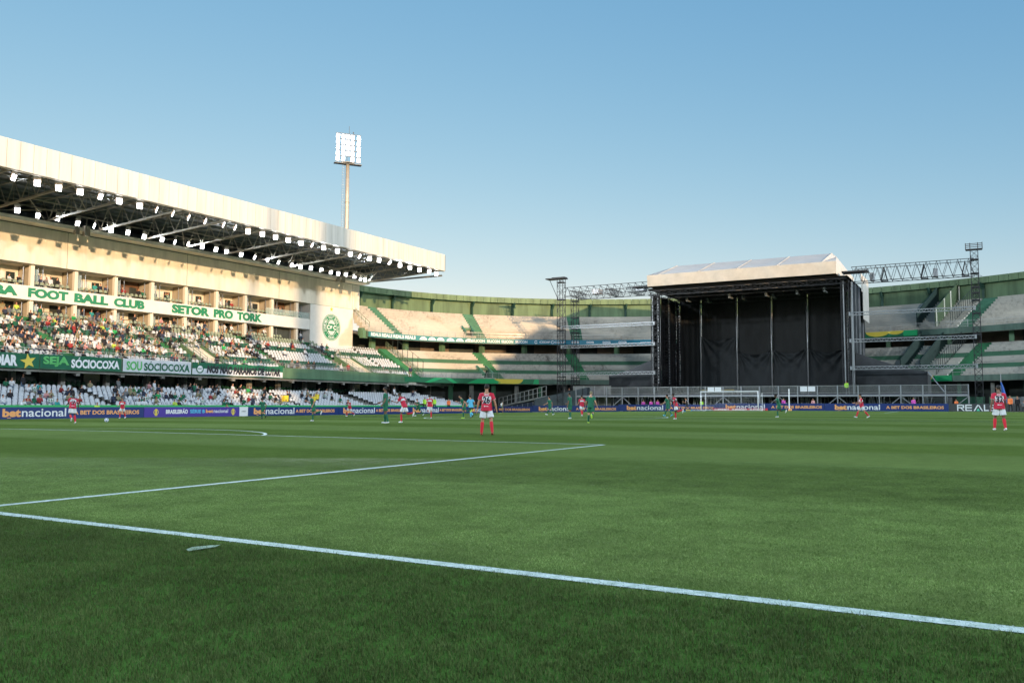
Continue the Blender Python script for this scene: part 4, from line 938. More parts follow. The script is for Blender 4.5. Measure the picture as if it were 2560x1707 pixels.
def reals(m, f):
    x = 0.85; H0, H1, W = 0.1, 0.84, 0.85; t = 0.13
    def q(*p): m.add([f(a, b) for a, b in p], [tuple(range(len(p)))], M_PRW)
    # R
    q((x, H0), (x+t, H0), (x+t, H1), (x, H1)); q((x+t, H1-t), (x+.6, H1-t), (x+.7, H1), (x+t, H1)); q((x+.58, H1), (x+.74, H1), (x+.74, .42), (x+.58, .42)); q((x+t, .42), (x+.6, .42), (x+.6, .54), (x+t, .54)); q((x+.35, .42), (x+.5, .42), (x+.78, H0), (x+.62, H0))
    x += W
    q((x, H0), (x+t, H0), (x+t, H1), (x, H1))
    for z in (H0, .41, H1-t): q((x+t, z), (x+.68, z), (x+.68, z+t), (x+t, z+t))
    x += W
    q((x-.02, H0), (x+.13, H0), (x+.56, H1), (x+.40, H1)); q((x+.82, H0), (x+.97, H0), (x+.56, H1), (x+.42, H1))
    m.add([f(x+.28, H0), (f(x+.66, H0)), f(x+.47, .42)], [(0, 1, 2)], M_MINT)
    x += W+.2
    q((x, H0), (x+t, H0), (x+t, H1), (x, H1)); q((x+t, H0), (x+.5, H0), (x+.5, H0+t), (x+t, H0+t))
    x += .62
    for z in (H0, .41, H1-t): q((x, z), (x+.65, z), (x+.65, z+t), (x, z+t))
    q((x, .41), (x+t, .41), (x+t, H1), (x, H1)); q((x+.52, H0), (x+.65, H0), (x+.65, .5), (x+.52, .5))
goal_board(-4.04, 2.2, M_CHAR, [], 'charcoal board with large white letters and a mint triangle, behind the player wearing 32', reals)
goal_board(2.22, 8.4, M_CHAR, [], 'plain charcoal board at the right edge behind the photographers')

# ================================================================== banners on the long stand parapet
def cloth_banner(label, y0, y1, z0, z1, base, draw, top=None):
    T = thing('banner', label, 'banner', (-74.2, y0, z0), 0, 'cloth banners hung along the middle tier parapet')
    L = y1-y0; H = z1-z0
    def f(a, b, c=0.0): return (0.035*sin(a*1.9+y0)*(1-b/H*0.6)+0.02*sin(a*5.1+1)+c, a, b+0.03*sin(a*0.9+y0)*(1-b/H)-0.025*sin(a*2.4)*(b/H))
    m = MB(); n = int(L/0.25); k2 = 4
    vs = [f(L*i/n, H*j/k2, 0) for i in range(n+1) for j in range(k2+1)]
    m.add(vs, [(i*(k2+1)+j, (i+1)*(k2+1)+j, (i+1)*(k2+1)+j+1, i*(k2+1)+j+1) for i in range(n) for j in range(k2)], base); m.build('cloth', T, smooth=True)
    if top:
        m = MB(); vs = [f(L*i/n, H*(0.5+0.5*j/2), 0.02) for i in range(n+1) for j in range(3)]
        m.add(vs, [(i*3+j, (i+1)*3+j, (i+1)*3+j+1, i*3+j+1) for i in range(n) for j in range(2)], top); m.build('green_half', T)
    draw(T, f, L, H)
def btext(T, f, s, a0, a1, b0, b1, col, bold=0.04, sh=0):
    m = MB(); put_atext(m, s, None, None, None, a1-a0, b1-b0, col, bold, sh, fn=lambda a, b: f(a0+a, b0+b, 0.045)); m.build('lettering', T)
def d1(T, f, L, H):
    btext(T, f, 'VEM APOIAR', 0.2, L-1.95, 0.17, 1.12, M_PRW, 0.06)
    m = MB(); put_poly(m, star_pts(L-1.0, 0.62, 0.72, 100), lambda a, b: f(a, b, 0.06), M_YEL); m.build('star', T)
def d2(T, f, L, H): btext(T, f, 'SEJA', 0.25, 2.75, 0.17, 1.12, M_LIME, 0.045); btext(T, f, 'SÓCIOCOXA', 2.95, L-0.2, 0.17, 1.16, M_PRW, 0.045)
def d3(T, f, L, H): btext(T, f, 'SOU', 0.4, 2.15, 0.17, 1.06, M_LIME, 0.03); btext(T, f, 'SÓCIOCOXA', 2.35, L-0.2, 0.17, 1.14, M_BANG, 0.03)
def d4(T, f, L, H):
    btext(T, f, 'NÓS NÃO PARAMOS DE LUTAR', 1.9, L-0.45, 0.14, 1.2, M_BLKP, 0.06, 0.15)
    m = MB(); put_ring(m, 24, 0.34, 0.48, lambda a, b: f(0.95+a, 0.6+b, 0.045), M_BANG); put_poly(m, ellipse_pts(20, .34, .34), lambda a, b: f(.95+a, .6+b, .05), M_PRW)
    put_text(m, 'CFC', None, None, None, 0.5, 0.2, M_BANG, .04, fn=lambda a, b: f(.7+a, .5+b, .056)); put_poly(m, star_pts(.75, 1.17, .08), lambda a, b: f(a, b, .05), M_YEL); m.build('club_emblem', T)
cloth_banner('green banner reading APOIAR with a yellow star, leftmost on the parapet', 37.6, 44.87, 4.22, 5.52, M_BANG, d1)
cloth_banner('green banner reading SEJA SÓCIOCOXA on the parapet', 44.95, 53.12, 4.26, 5.54, M_BANG, d2)
cloth_banner('white banner reading SOU SÓCIOCOXA on the parapet', 53.3, 61.5, 4.28, 5.58, M_BANW, d3)
cloth_banner('green and white banner reading NÓS NÃO PARAMOS DE LUTAR on the parapet', 61.66, 74.98, 4.30, 5.58, M_BANW, d4, M_BANG)

# ================================================================== the rest of the stadium and the city that shade the pitch (behind the camera, unseen, outlines shaped from their shadows)
def shade_stand(name, label, x0, x1, y0, y1, z, cat='stadium stand'):
    T = thing(name, label, cat, ((x0+x1)/2, (y0+y1)/2, 0))
    def PP(m, n): o = m.build(n, T); o.matrix_parent_inverse = Matrix.Translation((-(x0+x1)/2, -(y0+y1)/2, 0)); return o
    return PP
pp = shade_stand('side_stand', 'covered side stand along the near touchline, outside the frame', 34, 46, -73, 118, 22)
m = MB(); m.prism([(34, -30, 3.5), (45.3, -30, 14.5), (45.38, -30, 14.5), (45.38, -30, -0.3), (34, -30, -0.3)], (0, 148, 0), M_CONCG); pp(m, 'terrace')
m = MB()
for y0, y1, h in ((-73, -25.5, 23.7), (-25.4, -15, 18.7), (-14.9, 10, 23.3), (10.1, 30, 24.0), (30.1, 35, 26.2)): m.mm((45.4, y0, -0.3), (46, y1, h), M_CREAM)  # unseen wall, stepped heights set the shadow edge on the far stands
pp(m, 'rear_wall')
m = MB(); m.prism([(45.4, 35.1, -0.3), (45.4, 35.1, 28.5), (45.4, 43, 31.4), (45.4, 52, 29.2), (45.4, 58, 27.2), (45.4, 66, 26.8), (45.4, 81, 27.2), (45.4, 90, 27.0), (45.4, 94, 30.5), (45.4, 118, 32.5), (45.4, 118, -0.3)], (0.6, 0, 0), M_CREAM); pp(m, 'shadow_outline_wall')  # unseen thin wall, outline cut to cast shade on bowl and stage
m = MB(); m.mm((38, -14.9, 20.2), (45.3, 30, 20.6), M_PANEL); pp(m, 'roof')
pp = shade_stand('end_stand', 'covered end stand behind the camera, outside the frame', -110, 30, -48, -36, 22)
m = MB(); m.prism([(-110, -36, 3.0), (-110, -47.5, 14), (-110, -48, 14), (-110, -48, -0.3), (-110, -36, -0.3)], (140, 0, 0), M_CONCG); pp(m, 'terrace')
m = MB(); m.mm((-110, -48.5, 14), (27, -48, 21.5), M_GREENL); m.mm((-110, -48, 21.0), (27, -42, 21.5), M_GREENL); pp(m, 'roof')
# apartment tower whose narrow shadow crosses the long stand
T = thing('apartment_tower', 'slim apartment tower behind the near corner, outside the frame', 'building', (0, 0, 0))
tp = Vector((SX, SY, 0)); tn = Vector((-SY, SX, 0)); c = tp*150+tn*20.1
m = MB(); m.box(c+Vector((0, 0, 27)), (16, 4.3, 55), M_CREAM, (tp, tn, Vector((0, 0, 1)))); m.build('wall', T)
m = MB()
for k in range(17):
    for q in (-1, 1): m.box(c+tn*q*1.1+Vector((0, 0, 3+3*k))-tp*8.02, (0.06, 1.2, 1.3), M_GLASSD, (tp, tn, Vector((0, 0, 1))))
m.build('windows', T)

# ================================================================== far goal
T = thing('far_goal', 'white football goal with net in front of the stage', 'goal', (CX, FAR_Y, gz(CX, FAR_Y)))
for s in (-1, 1): m = MB(); m.tube([(s*3.72, 0, 0), (s*3.72, 0, 2.5)], 0.06, 10, M_PRW); m.build('post', T, smooth=True)
m = MB(); m.bar((-3.78, 0, 2.5), (3.78, 0, 2.5), 0.12, m=M_PRW); m.build('crossbar', T)
m = MB()
for s in (-1, 1): m.bar((s*3.72, 2.2, 0), (s*3.72, 2.2, 2.3), 0.06, m=M_PRW); m.bar((s*3.72, 0, 0.03), (s*3.72, 2.2, 0.03), 0.05, m=M_PRW)
m.bar((-3.72, 2.2, 0.05), (3.72, 2.2, 0.05), 0.05, m=M_PRW); m.build('ground_frame', T)
m = MB(); M_NET = mat('net_cord', (0.55, 0.56, 0.55), 0.7, 0.0)
for k in range(38): x = -3.7+k*0.2; m.bar((x, 0.02, 2.46), (x, 2.2, 2.2), 0.008, m=M_NET); m.bar((x, 2.2, 2.2), (x, 2.2, 0), 0.008, m=M_NET)
for k in range(11): z = 0.2*k; m.bar((-3.7, 2.2, z+.05), (3.7, 2.2, z+.05), 0.008, m=M_NET); m.bar((-3.7, 0.0, z+.05), (-3.7, 2.2, z+.05), 0.008, m=M_NET); m.bar((3.7, 0.0, z+.05), (3.7, 2.2, z+.05), 0.008, m=M_NET)
m.build('net', T, kind='stuff')
# red sponsor strip in front of the goal board
def red_txt():
    T = thing('sponsor_strip', 'low red strip with white lettering standing behind the far goal', 'advertising board', (-31.4, 112.0, gz(-29, 110)-.02), 0)
    m = MB(); m.mm((-0.8, -0.1, 0), (6.4, 0, 0.33), M_RED); m.build('panel', T)
    for k in range(3): m = MB(); put_text(m, 'SUPERBET', (-0.6+2.35*k, -0.104, 0.05), (1, 0, 0), (0, 0, 1), 2.0, 0.23, M_PRW, 0.04); m.build('lettering', T)
    T = thing('small_board', 'small navy board low beside the left post of the far goal', 'advertising board', (-36.2, 111.9, gz(-35, 110)-.02), 0)
    m = MB(); m.mm((0, -0.06, 0), (3.6, 0, 0.30), M_NAVY); m.build('panel', T)
    m = MB(); put_text(m, 'bet', (0.3, -0.064, 0.05), (1, 0, 0), (0, 0, 1), 0.7, 0.2, M_YEL, 0.04); put_text(m, 'nacional', (1.05, -0.064, 0.05), (1, 0, 0), (0, 0, 1), 2.0, 0.2, M_PRW, 0.01); m.build('lettering', T)
red_txt()
for x, lab in ((-36.6, 0), (-22.3, 1)):
    T = thing('marker_pole', 'thin white pole standing right of the far goal' if lab else 'thin white pole standing left of the far goal', 'pole', (-22.0, 110.6, gz(-22, 110)), 0) if lab else None
    if T: m = MB(); m.tube([(0, 0, 0), (0, 0, 2.75)], 0.07, 8, M_PRW); m.build('pole', T); m = MB(); m.mm((-0.1, -0.25, 0), (0.25, 0.25, 0.25), M_ORANGE); m.build('foot', T)
# corner flag
T = thing('corner_flag', 'white and green corner flag on a thin pole at the far left corner', 'flag', (CX-34, FAR_Y, gz(CX-34, FAR_Y)))
m = MB(); m.tube([(0, 0, 0), (0, 0, 1.6)], 0.022, 6, M_ORANGE); m.build('pole', T)
m = MB(); vs = []; 
for i in range(6):
    for j in range(4): vs.append((-0.02-0.42*(1-i/5)*j/3-0.05*i/5, 0.05*sin(i*1.3+j), 1.6-0.75*i/5-0.28*j/3))
m.add(vs, [(i*4+j, i*4+j+1, (i+1)*4+j+1, (i+1)*4+j) for i in range(5) for j in range(3)], M_PRW); m.m = [0 if f < 9 else 1 for f in range(15)]; m.ml = [M_PRW, M_GRB]; m.build('cloth', T, smooth=True)
# football
def football():
    bm = bmesh.new(); bmesh.ops.create_icosphere(bm, subdivisions=3, radius=0.11); me = bpy.data.meshes.new('football'); 
    for f in bm.faces: f.smooth = True
    P5 = [Vector((sin(radians(a))*cos(radians(b)), sin(radians(a))*sin(radians(b)), cos(radians(a)))) for a, b in ((0, 0), (63.4, 0), (63.4, 72), (63.4, 144), (63.4, 216), (63.4, 288), (116.6, 36), (116.6, 108), (116.6, 180), (116.6, 252), (116.6, 324), (180, 0))]
    for f in bm.faces:
        c_ = f.calc_center_median().normalized(); f.material_index = 1 if max(c_.dot(p) for p in P5) > 0.945 else 0
    bm.to_mesh(me); bm.free(); me.materials.append(M_PRW); me.materials.append(M_NAVYB); return me
link('football', football(), None, (-42.0, 29.3, 0.19), label='white and blue football rolling on the turf right of the running red player', cat='ball')

# ================================================================== concert stage
SX0, SX1, SYF, SYB, DZ = -42.2, -15.4, 117.0, 129.9, 2.55
STG = thing('concert_stage', 'large black-draped concert stage with white gabled tarpaulin roof behind the far goal', 'stage', (-28.8, 124, 0))
def PS(mb, name, **k):
    o = mb.build(name, STG, **k); o.matrix_parent_inverse = Matrix.Translation((28.8, -124, 0)); return o
def lattice(m, a, b, w, mt, side=(1, 0, 0), step=None, r=0.05, h=None, diag=0.035, x=False):
    """square lattice truss from a to b"""
    a = Vector(a); b = Vector(b); Z = (b-a).normalized(); S = Vector(side); T_ = Z.cross(S).normalized(); L = (b-a).length; h = h or w
    cs = [(S*w/2*i+T_*h/2*j) for i, j in ((-1, -1), (1, -1), (1, 1), (-1, 1))]
    for c in cs: m.bar(a+c, b+c, r, m=mt)
    st = step or w; n = max(1, int(round(L/st)))
    for k in range(n):
        p = a+Z*(L*k/n); q = a+Z*(L*(k+1)/n)
        for i in range(4):
            c1, c2 = cs[i], cs[(i+1) % 4]
            m.bar(p+c1, p+c2, diag*0.9, m=mt)
            if (k+i) % 2: c1, c2 = c2, c1
            m.bar(p+c1, q+c2, diag, m=mt)
            if x: m.bar(p+c2, q+c1, diag, m=mt)
# deck, back wall cloths with sag folds, side walls
m = MB(); m.mm((SX0-1, SYF+0.6, DZ-0.35), (SX1+1, SYB, DZ), M_BLK); PS(m, 'deck')
poles = [-42.4, -39.0, -33.3, -28.1, -22.9, -17.3]
def drape(x0, x1, y, z0, z1, seed=0):
    m = MB(); nx, nz = 18, 24
    vs = [(x0+(x1-x0)*i/nx, y+0.04*sin(i/nx*21+seed)+0.02*sin(j/nz*17+i/nx*5+seed), z0+(z1-z0)*j/nz) for j in range(nz+1) for i in range(nx+1)]
    m.add(vs, [(j*(nx+1)+i, j*(nx+1)+i+1, (j+1)*(nx+1)+i+1, (j+1)*(nx+1)+i) for j in range(nz) for i in range(nx)], M_CLOTH); return m
def lower_drape(x0, x1, y, z0, top, seed=0):
    """second sheet tied at its two upper corners: sagging top edge, folds fanning out from the ties"""
    m = MB(); nx, nz = 40, 40; vs = []
    for j in range(nz+1):
        for i in range(nx+1):
            u = i/nx; v = j/nz; te = top-0.75*(4*u*(1-u))**0.8; z = te+(z0-te)*v
            d1 = math.hypot(u*(x1-x0), (top-z)); d2 = math.hypot((1-u)*(x1-x0), (top-z)); a1 = atan2(top-z+.01, u*(x1-x0)+.01); a2 = atan2(top-z+.01, (1-u)*(x1-x0)+.01)
            am = 0.24*max(0, 1-v*1.15)**1.2
            off = am*(sin(a1*15+seed)*math.exp(-d1/3.4)*1.5+sin(a2*14+seed)*math.exp(-d2/3.4)*1.5)+0.16*max(0, 1-v*9)+0.04*sin(u*9+seed)
            vs.append((x0+(x1-x0)*u, y-0.28-off, z))
    m.add(vs, [(j*(nx+1)+i, j*(nx+1)+i+1, (j+1)*(nx+1)+i+1, (j+1)*(nx+1)+i) for j in range(nz) for i in range(nx)], M_CLOTHB); return m
for k in range(5):
    PS(drape(poles[k]+0.08, poles[k+1]-0.08, SYB-0.15, DZ+(0.0 if k != 1 else 0.9), 18.0, k*1.7), 'back_drape', smooth=True)
    if k: PS(lower_drape(poles[k]+0.1, poles[k+1]-0.1, SYB-0.15, DZ+(0.0 if k != 1 else 0.9), (11.9, 9.5, 9.6, 9.6)[k-1], k*2.1), 'lower_drape', smooth=True)
PS(drape(-17.22, SX1, SYB-0.15, DZ, 18, 3), 'back_drape', smooth=True)
for x in poles[1:]:
    m = MB(); m.tube([(x, SYB-0.6, DZ), (x, SYB-0.6, 17.6)], 0.11, 8, M_ALU); PS(m, 'pole', smooth=True)
for s, x in ((-1, SX0-0.3), (1, SX1+0.3)):
    m = MB(); ys = [SYF+0.4, 120.7, 124.3, 127.9, SYB]
    for k in range(4):
        m2 = MB(); n = 10; vs = []
        for j in range(n+1):
            for q in range(7): y = ys[k]+0.07+(ys[k+1]-ys[k]-0.14)*q/6; vs.append((x+0.06*sin(q*2.2+j*0.7+k), y, 2.6+(17.4-2.6)*j/n))
        m2.add(vs, [(j*7+q, j*7+q+1, (j+1)*7+q+1, (j+1)*7+q) for j in range(n) for q in range(6)], M_CLOTHB if s > 0 else M_CLOTH); PS(m2, 'side_drape', smooth=True)
        m3 = MB(); m3.bar((x+s*0.06, ys[k], 2.6), (x+s*0.06, ys[k], 17.6), 0.10, m=M_ALU); PS(m3, 'pole')
# corner and side towers
for x in (SX0+0.2, SX1-0.1):
    for y in ((SYF, 121.8, 126.7) if x < -30 else (SYF, 124.0)):
        m = MB(); lattice(m, (x-(0.35 if x > -30 else 0), y, 0.1), (x-(0.35 if x > -30 else 0), y, 17.6), 0.95, M_BLK, step=0.75, r=0.09, diag=0.05); PS(m, 'tower')
        m = MB(); z = 4.4
        if x < -30:
            while z < 17: m.box((x+0.45, y-0.1, z), (0.16, 0.16, 0.26), M_ALU); z += 0.42
        else: m.bar((x-0.5, y-0.45, 2.6), (x-0.5, y-0.45, 17.4), 0.14, m=M_ALU); m.bar((x+0.55, y-0.45, 5.6), (x+0.55, y-0.45, 17.2), 0.2, m=M_ALU)
        PS(m, 'tower_sleeve')
# ceiling rig
m = MB(); m.mm((SX0-0.2, 114.5, 17.75), (SX1+0.2, SYB, 17.8), M_CLOTH); PS(m, 'ceiling_drape')
for y in (115.0, 119.0, 123.5, 128.0):
    m = MB(); lattice(m, (SX0, y, 17.2), (SX1, y, 17.2), 0.7, M_BLK, side=(0, 1, 0), step=1.2); PS(m, 'roof_truss')
for x, y in ((-38, 119.5), (-35.6, 122), (-31.5, 118.5), (-30.2, 121), (-26.5, 119), (-26.0, 121.5), (-22.3, 119.0), (-18.6, 118)):
    m = MB(); m.tube([(x, y, 16.55), (x, y, 16.9)], 0.22, 8, M_RAILD); m.mm((x-0.15, y, 16.3), (x+0.15, y+1.6, 16.5), M_STEELD); PS(m, 'hoist')
# tarpaulin roof
E0, E1, EF, EB, EZ, RZ, RYm = -41.9, -16.4, 113.5, 130.0, 19.6, 22.05, 121.8
m = MB(); n = 40; vs = []
for i in range(n+1):
    x = E0+(E1-E0)*i/n
    for j in range(5): z = 18.0+(19.6-18.0)*j/4; vs.append((x, EF+0.04*sin(i*1.7+j)+0.05*sin(i*0.6)-0.02*j, z))
m.add(vs, [(i*5+j, (i+1)*5+j, (i+1)*5+j+1, i*5+j+1) for i in range(n) for j in range(4)], M_TARP); PS(m, 'front_valance', smooth=True)
m = MB(); m.add([(E1, EF, 18.0), (E1, EB, 18.0), (E1, EB, 19.6), (E1, EF, 19.6)], [(0, 1, 2, 3)], M_TARP); m.add([(E0, EF, 18.0), (E0, EB, 18.0), (E0, EB, 19.6), (E0, EF, 19.6)], [(0, 1, 2, 3)], M_TARP); PS(m, 'side_valance')
seams = [-40.2, -34.5, -29.1, -23.8, -18.1]
for k in range(4):
    m = MB(); vs = []
    for i in range(9):
        x = seams[k]+(seams[k+1]-seams[k])*i/8; sg = 0.10*sin(pi*i/8)
        for j in range(9):
            v = j/8; y = EF+(RYm-EF)*v; vs.append((x, y, EZ+(RZ-EZ)*v-sg*sin(pi*v)*1.5))
    m.add(vs, [(i*9+j, (i+1)*9+j, (i+1)*9+j+1, i*9+j+1) for i in range(8) for j in range(8)], M_TARPR)
    m.add([(seams[k], RYm, RZ), (seams[k+1], RYm, RZ), (seams[k+1], EB, EZ), (seams[k], EB, EZ)], [(0, 1, 2, 3)], M_TARPR)
    PS(m, 'roof_tarpaulin', smooth=True)
for k in range(5):
    m = MB(); m.bar((seams[k], EF-0.02, EZ+0.03), (seams[k], RYm, RZ+0.04), 0.16, 0.07, M_TARP); m.bar((seams[k], RYm, RZ+.04), (seams[k], EB, EZ+.04), 0.16, 0.07, M_TARP); PS(m, 'roof_seam')
m = MB()     # hipped ends of white sheet, the left one coloured as if shaded
m.add([(seams[4], EF, EZ), (seams[4], RYm, RZ), (seams[4]+0.6, RYm, RZ-0.5), (E1, EF, EZ), (E1, EB, EZ), (seams[4], EB, EZ)], [(0, 1, 2, 3), (2, 3, 4), (1, 2, 4, 5)], M_TARP)
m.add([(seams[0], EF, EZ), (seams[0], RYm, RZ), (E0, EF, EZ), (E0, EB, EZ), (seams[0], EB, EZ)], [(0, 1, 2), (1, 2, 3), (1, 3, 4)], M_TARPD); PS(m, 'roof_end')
m = MB(); m.mm((E0+0.1, EF+0.1, 19.3), (E1-0.1, EF+0.3, 19.45), M_BLK); m.mm((E0+0.2, EF+0.2, 17.95), (E1-0.2, SYB, 18.02), M_CLOTH); PS(m, 'roof_lining')
m = MB(); m.mm((SX1+0.8, 124.5, 13.0), (SX1+0.85, 131.0, 18.9), M_TARP); m.mm((SX1+0.75, 123.5, 16.8), (SX1+0.8, 131.2, 19.2), M_TARP); PS(m, 'torn_side_sheet')
# pedestrian entrance, speaker column at left

m = MB(); m.mm((-39.0, SYB-0.9, 3.45), (-33.8, SYB-0.8, 3.52), M_YEL); PS(m, 'yellow_beam')

# booms, towers and braces either side of the stage
TW = thing('delay_tower', 'right-hand black lattice tower with a flat rack on its top, standing right of the stage', 'lattice tower', (-0.86, 117, 0))
m = MB(); lattice(m, (0, 0, 0), (0, 0, 20.2), 0.82, M_BLK, step=0.82, r=0.08, x=True, diag=0.03); m.build('mast', TW)
for z in (19.0, 17.3, 15.6, 14.9, 14.0, 12.4, 9.8): m = MB(); m.box((0, 0, z), (0.95, 0.95, 0.14), M_BLK); m.build('sleeve_block', TW)
m = MB()
for z in (20.25, 20.48, 20.7, 20.9): m.mm((-0.9, -0.45, z), (0.9, -0.4, z+0.07), M_BLK)
for x in (-0.9, -0.42, 0.42, 0.9): m.mm((x-0.04, -0.5, 20.2), (x+0.04, -0.35, 21.05), M_BLK)
m.mm((-0.9, -0.4, 20.2), (0.9, 0.4, 20.27), M_BLK); m.build('top_rack', TW)
for k, (x, y, top, lab) in enumerate(((-57.3, 117, 20.6, 'tall black lattice tower with a platform on its top, left of the stage'), (-57.3, 122, 18.2, 'shorter black lattice tower just behind the tall one left of the stage'))):
    T = thing('lattice_tower', lab, 'lattice tower', (x, y, 0))
    m = MB(); lattice(m, (0, 0, 0), (0, 0, top), 0.95, M_BLK, step=1.0, r=0.07, diag=0.035); m.build('mast', T)
    for z in (top-0.5, top-3.2, 13.2, 12.6, 5.4, 4.8): m = MB(); m.box((0, 0, z), (1.08, 1.08, 0.12), M_BLK); m.build('sleeve_block', T)
    if k == 0:
        m = MB(); m.box((-0.8, 0, top+0.12), (3.2, 1.5, 0.16), M_BLK); m.box((-0.4, 0.2, top+0.28), (2.2, 1.1, 0.14), M_BLK); m.bar((-2.0, 0, top), (-0.5, 0, top-3.2), 0.07, m=M_BLK); m.build('platform', T)
def boom(lab, x0, x1, ys, zl, zh):
    T = thing('lighting_boom', lab, 'truss', ((x0+x1)/2, ys[0], zl))
    ox = (x0+x1)/2
    for i, y in enumerate(ys):
        m = MB(); n = int(round((x1-x0)/1.15)); yy = y-ys[0]
        for z in (0, zh-zl): m.bar((x0-ox, yy, z), (x1-ox, yy, z), 0.075, m=M_BLK)
        for k in range(n):
            xa = x0-ox+(x1-x0)*k/n; xb = x0-ox+(x1-x0)*(k+1)/n; xm = (xa+xb)/2
            m.bar((xa, yy, 0), (xm, yy, zh-zl), 0.05, m=M_BLK); m.bar((xm, yy, zh-zl), (xb, yy, 0), 0.05, m=M_BLK)
        m.build('truss_side', T)
    m = MB(); k = 0; x = x0
    while x < x1: m.bar((x-ox, 0, 0), (x+1.1-ox, ys[-1]-ys[0], 0), 0.05, m=M_BLK); m.bar((x-ox, 0, zh-zl), (x-ox, ys[-1]-ys[0], zh-zl-0.3), 0.04, m=M_BLK); x += 1.15
    m.build('cross_bracing', T)
    return T, ox
T, ox = boom('black lattice boom reaching right from the stage roof to the right-hand tower', -15.0, -0.9, (117, 119.2), 17.25, 19.2)
for x, b in ((-12.6, 1), (-11.2, 0), (-6.5, 0), (-5.2, 1), (-1.9, 0)):
    m = MB()
    if b: m.mm((x-ox-0.25, 0.4, 0.1), (x-ox+0.25, 1.9, 1.1), M_ALU)
    elif False: m.add([(x-ox-0.4, 0.2, 0), (x-ox+0.4, 0.2, 0), (x-ox, 0.2, 1.75), (x-ox-0.4, 2.0, 0), (x-ox+0.4, 2.0, 0), (x-ox, 2.0, 1.75)], [(0, 1, 2), (3, 4, 5), (0, 2, 5, 3), (1, 2, 5, 4)], M_BLK)
    if not b:
        for yy in (0.2, 0.7, 1.2, 1.7, 2.0):
            for e_ in (-0.4, 0.4): m.bar((x-ox+e_, yy, 0), (x-ox, yy, 1.75), 0.045, m=M_BLK)
            m.bar((x-ox-0.4, yy, 0), (x-ox+0.4, yy, 0), 0.045, m=M_BLK)
    m.build('motor' if b else 'bracing_frame', T)
T, ox = boom('pair of black lattice booms joining the stage roof to the two left-hand towers', -56.8, -42.2, (117, 122), 17.9, 19.25)
for x in (-55.5, -49.5, -45.8):
    m = MB(); lattice(m, (x-ox, 0, 0.4), (x-ox, 5, 0.4), 0.8, M_BLK, side=(1, 0, 0), step=0.8); m.build('cross_truss', T)
for x in (-52.0, -44.8): m = MB(); m.mm((x-ox-0.5, 0.8, 0.2), (x-ox+0.7, 2.4, 0.95), M_ALU); m.build('motor', T)
M_LIT = M_ALU
for x0, x1, zs, sd in ((-57.0, -42.0, (13.0, 10.0, 5.8), 'left'), (-15.3, -1.0, (13.0, 9.5, 5.95), 'right')):
    for k, z in enumerate(zs):
        T = thing('brace_truss', '%s of the three horizontal aluminium trusses on the %s of the stage' % (('top one', 'middle one', 'lowest')[k], sd), 'truss', ((x0+x1)/2, 116.4, z), 0, 'horizontal aluminium trusses')
        m = MB(); a = (x0-x1)/2; L = x1-x0; w = 0.19
        for i, (dy, dz) in enumerate(((0, w), (0, -w), (0.4, w), (0.4, -w))): m.bar((a, dy, dz), (-a, dy, dz), 0.065, m=M_ALU)
        n = int(L/0.62)
        for q in range(n):
            xa = a+L*q/n; xb = a+L*(q+1)/n
            m.bar((xa, 0, -w), ((xa+xb)/2, 0, w), 0.05, m=M_ALU); m.bar(((xa+xb)/2, 0, w), (xb, 0, -w), 0.05, m=M_ALU)
        for e in (a, -a): m.mm((e-0.1, -0.05, -w-0.05), (e+0.1, 0.55, w+0.05), M_ALU)
        m.build('lattice', T)
# lean-to tents either side
def leanto(lab, xs, xe, zs, ze):
    T = thing('side_tent', lab, 'tent', ((xs+xe)/2, 119, DZ)); ox = (xs+xe)/2
    m = MB(); n = 14; vs = []
    for i in range(n+1):
        t = i/n; x = xs+(xe-xs)*t-ox; top = ze-0.25
        for j in range(7): vs.append((x, 0.05*sin(i*1.3+j*0.8)+0.12*sin(j*0.9+i*0.5)*(1-j/7), 0+(top-DZ)*j/6))
    m.add(vs, [(i*7+j, (i+1)*7+j, (i+1)*7+j+1, i*7+j+1) for i in range(n) for j in range(6)], M_CLOTHG); m.build('front_wall', T, smooth=True)
    m = MB(); vs = []
    for i in range(n+1):
        t = i/n; x = xs+(xe-xs)*t-ox; zt_ = ze+(zs-ze)*(1-t)**1.3-DZ
        vs += [(x, -0.02, ze-0.3-DZ), (x, 0.0, zt_), (x, 7.0, zt_)]
    m.add(vs, [(i*3+j, (i+1)*3+j, (i+1)*3+j+1, i*3+j+1) for i in range(n) for j in range(2)], M_CLOTHG); m.build('roof', T, smooth=True)
    m = MB(); m.mm((xe-ox-0.05, 0.05, 0), (xe-ox+0.05, 7, ze-0.3-DZ), M_CLOTHG); m.bar((xe-ox, -0.08, 0), (xe-ox, -0.08, ze-DZ), 0.12, m=M_BLK); m.build('end_wall', T)
leanto('black lean-to tent on the left flank of the stage', -42.6, -50.1, 8.2, 5.55)
leanto('black lean-to tent on the right flank of the stage', -15.0, -6.6, 8.1, 5.45)
T = thing('guy_strut', 'thin pale strut leaning from the right tent down to the barriers', 'strut', (-6.5, 118.6, 5.4)); m = MB(); m.bar((0, 0, 0), (1.9, -3, -2.6), 0.09, m=M_ALU); m.build('strut', T)

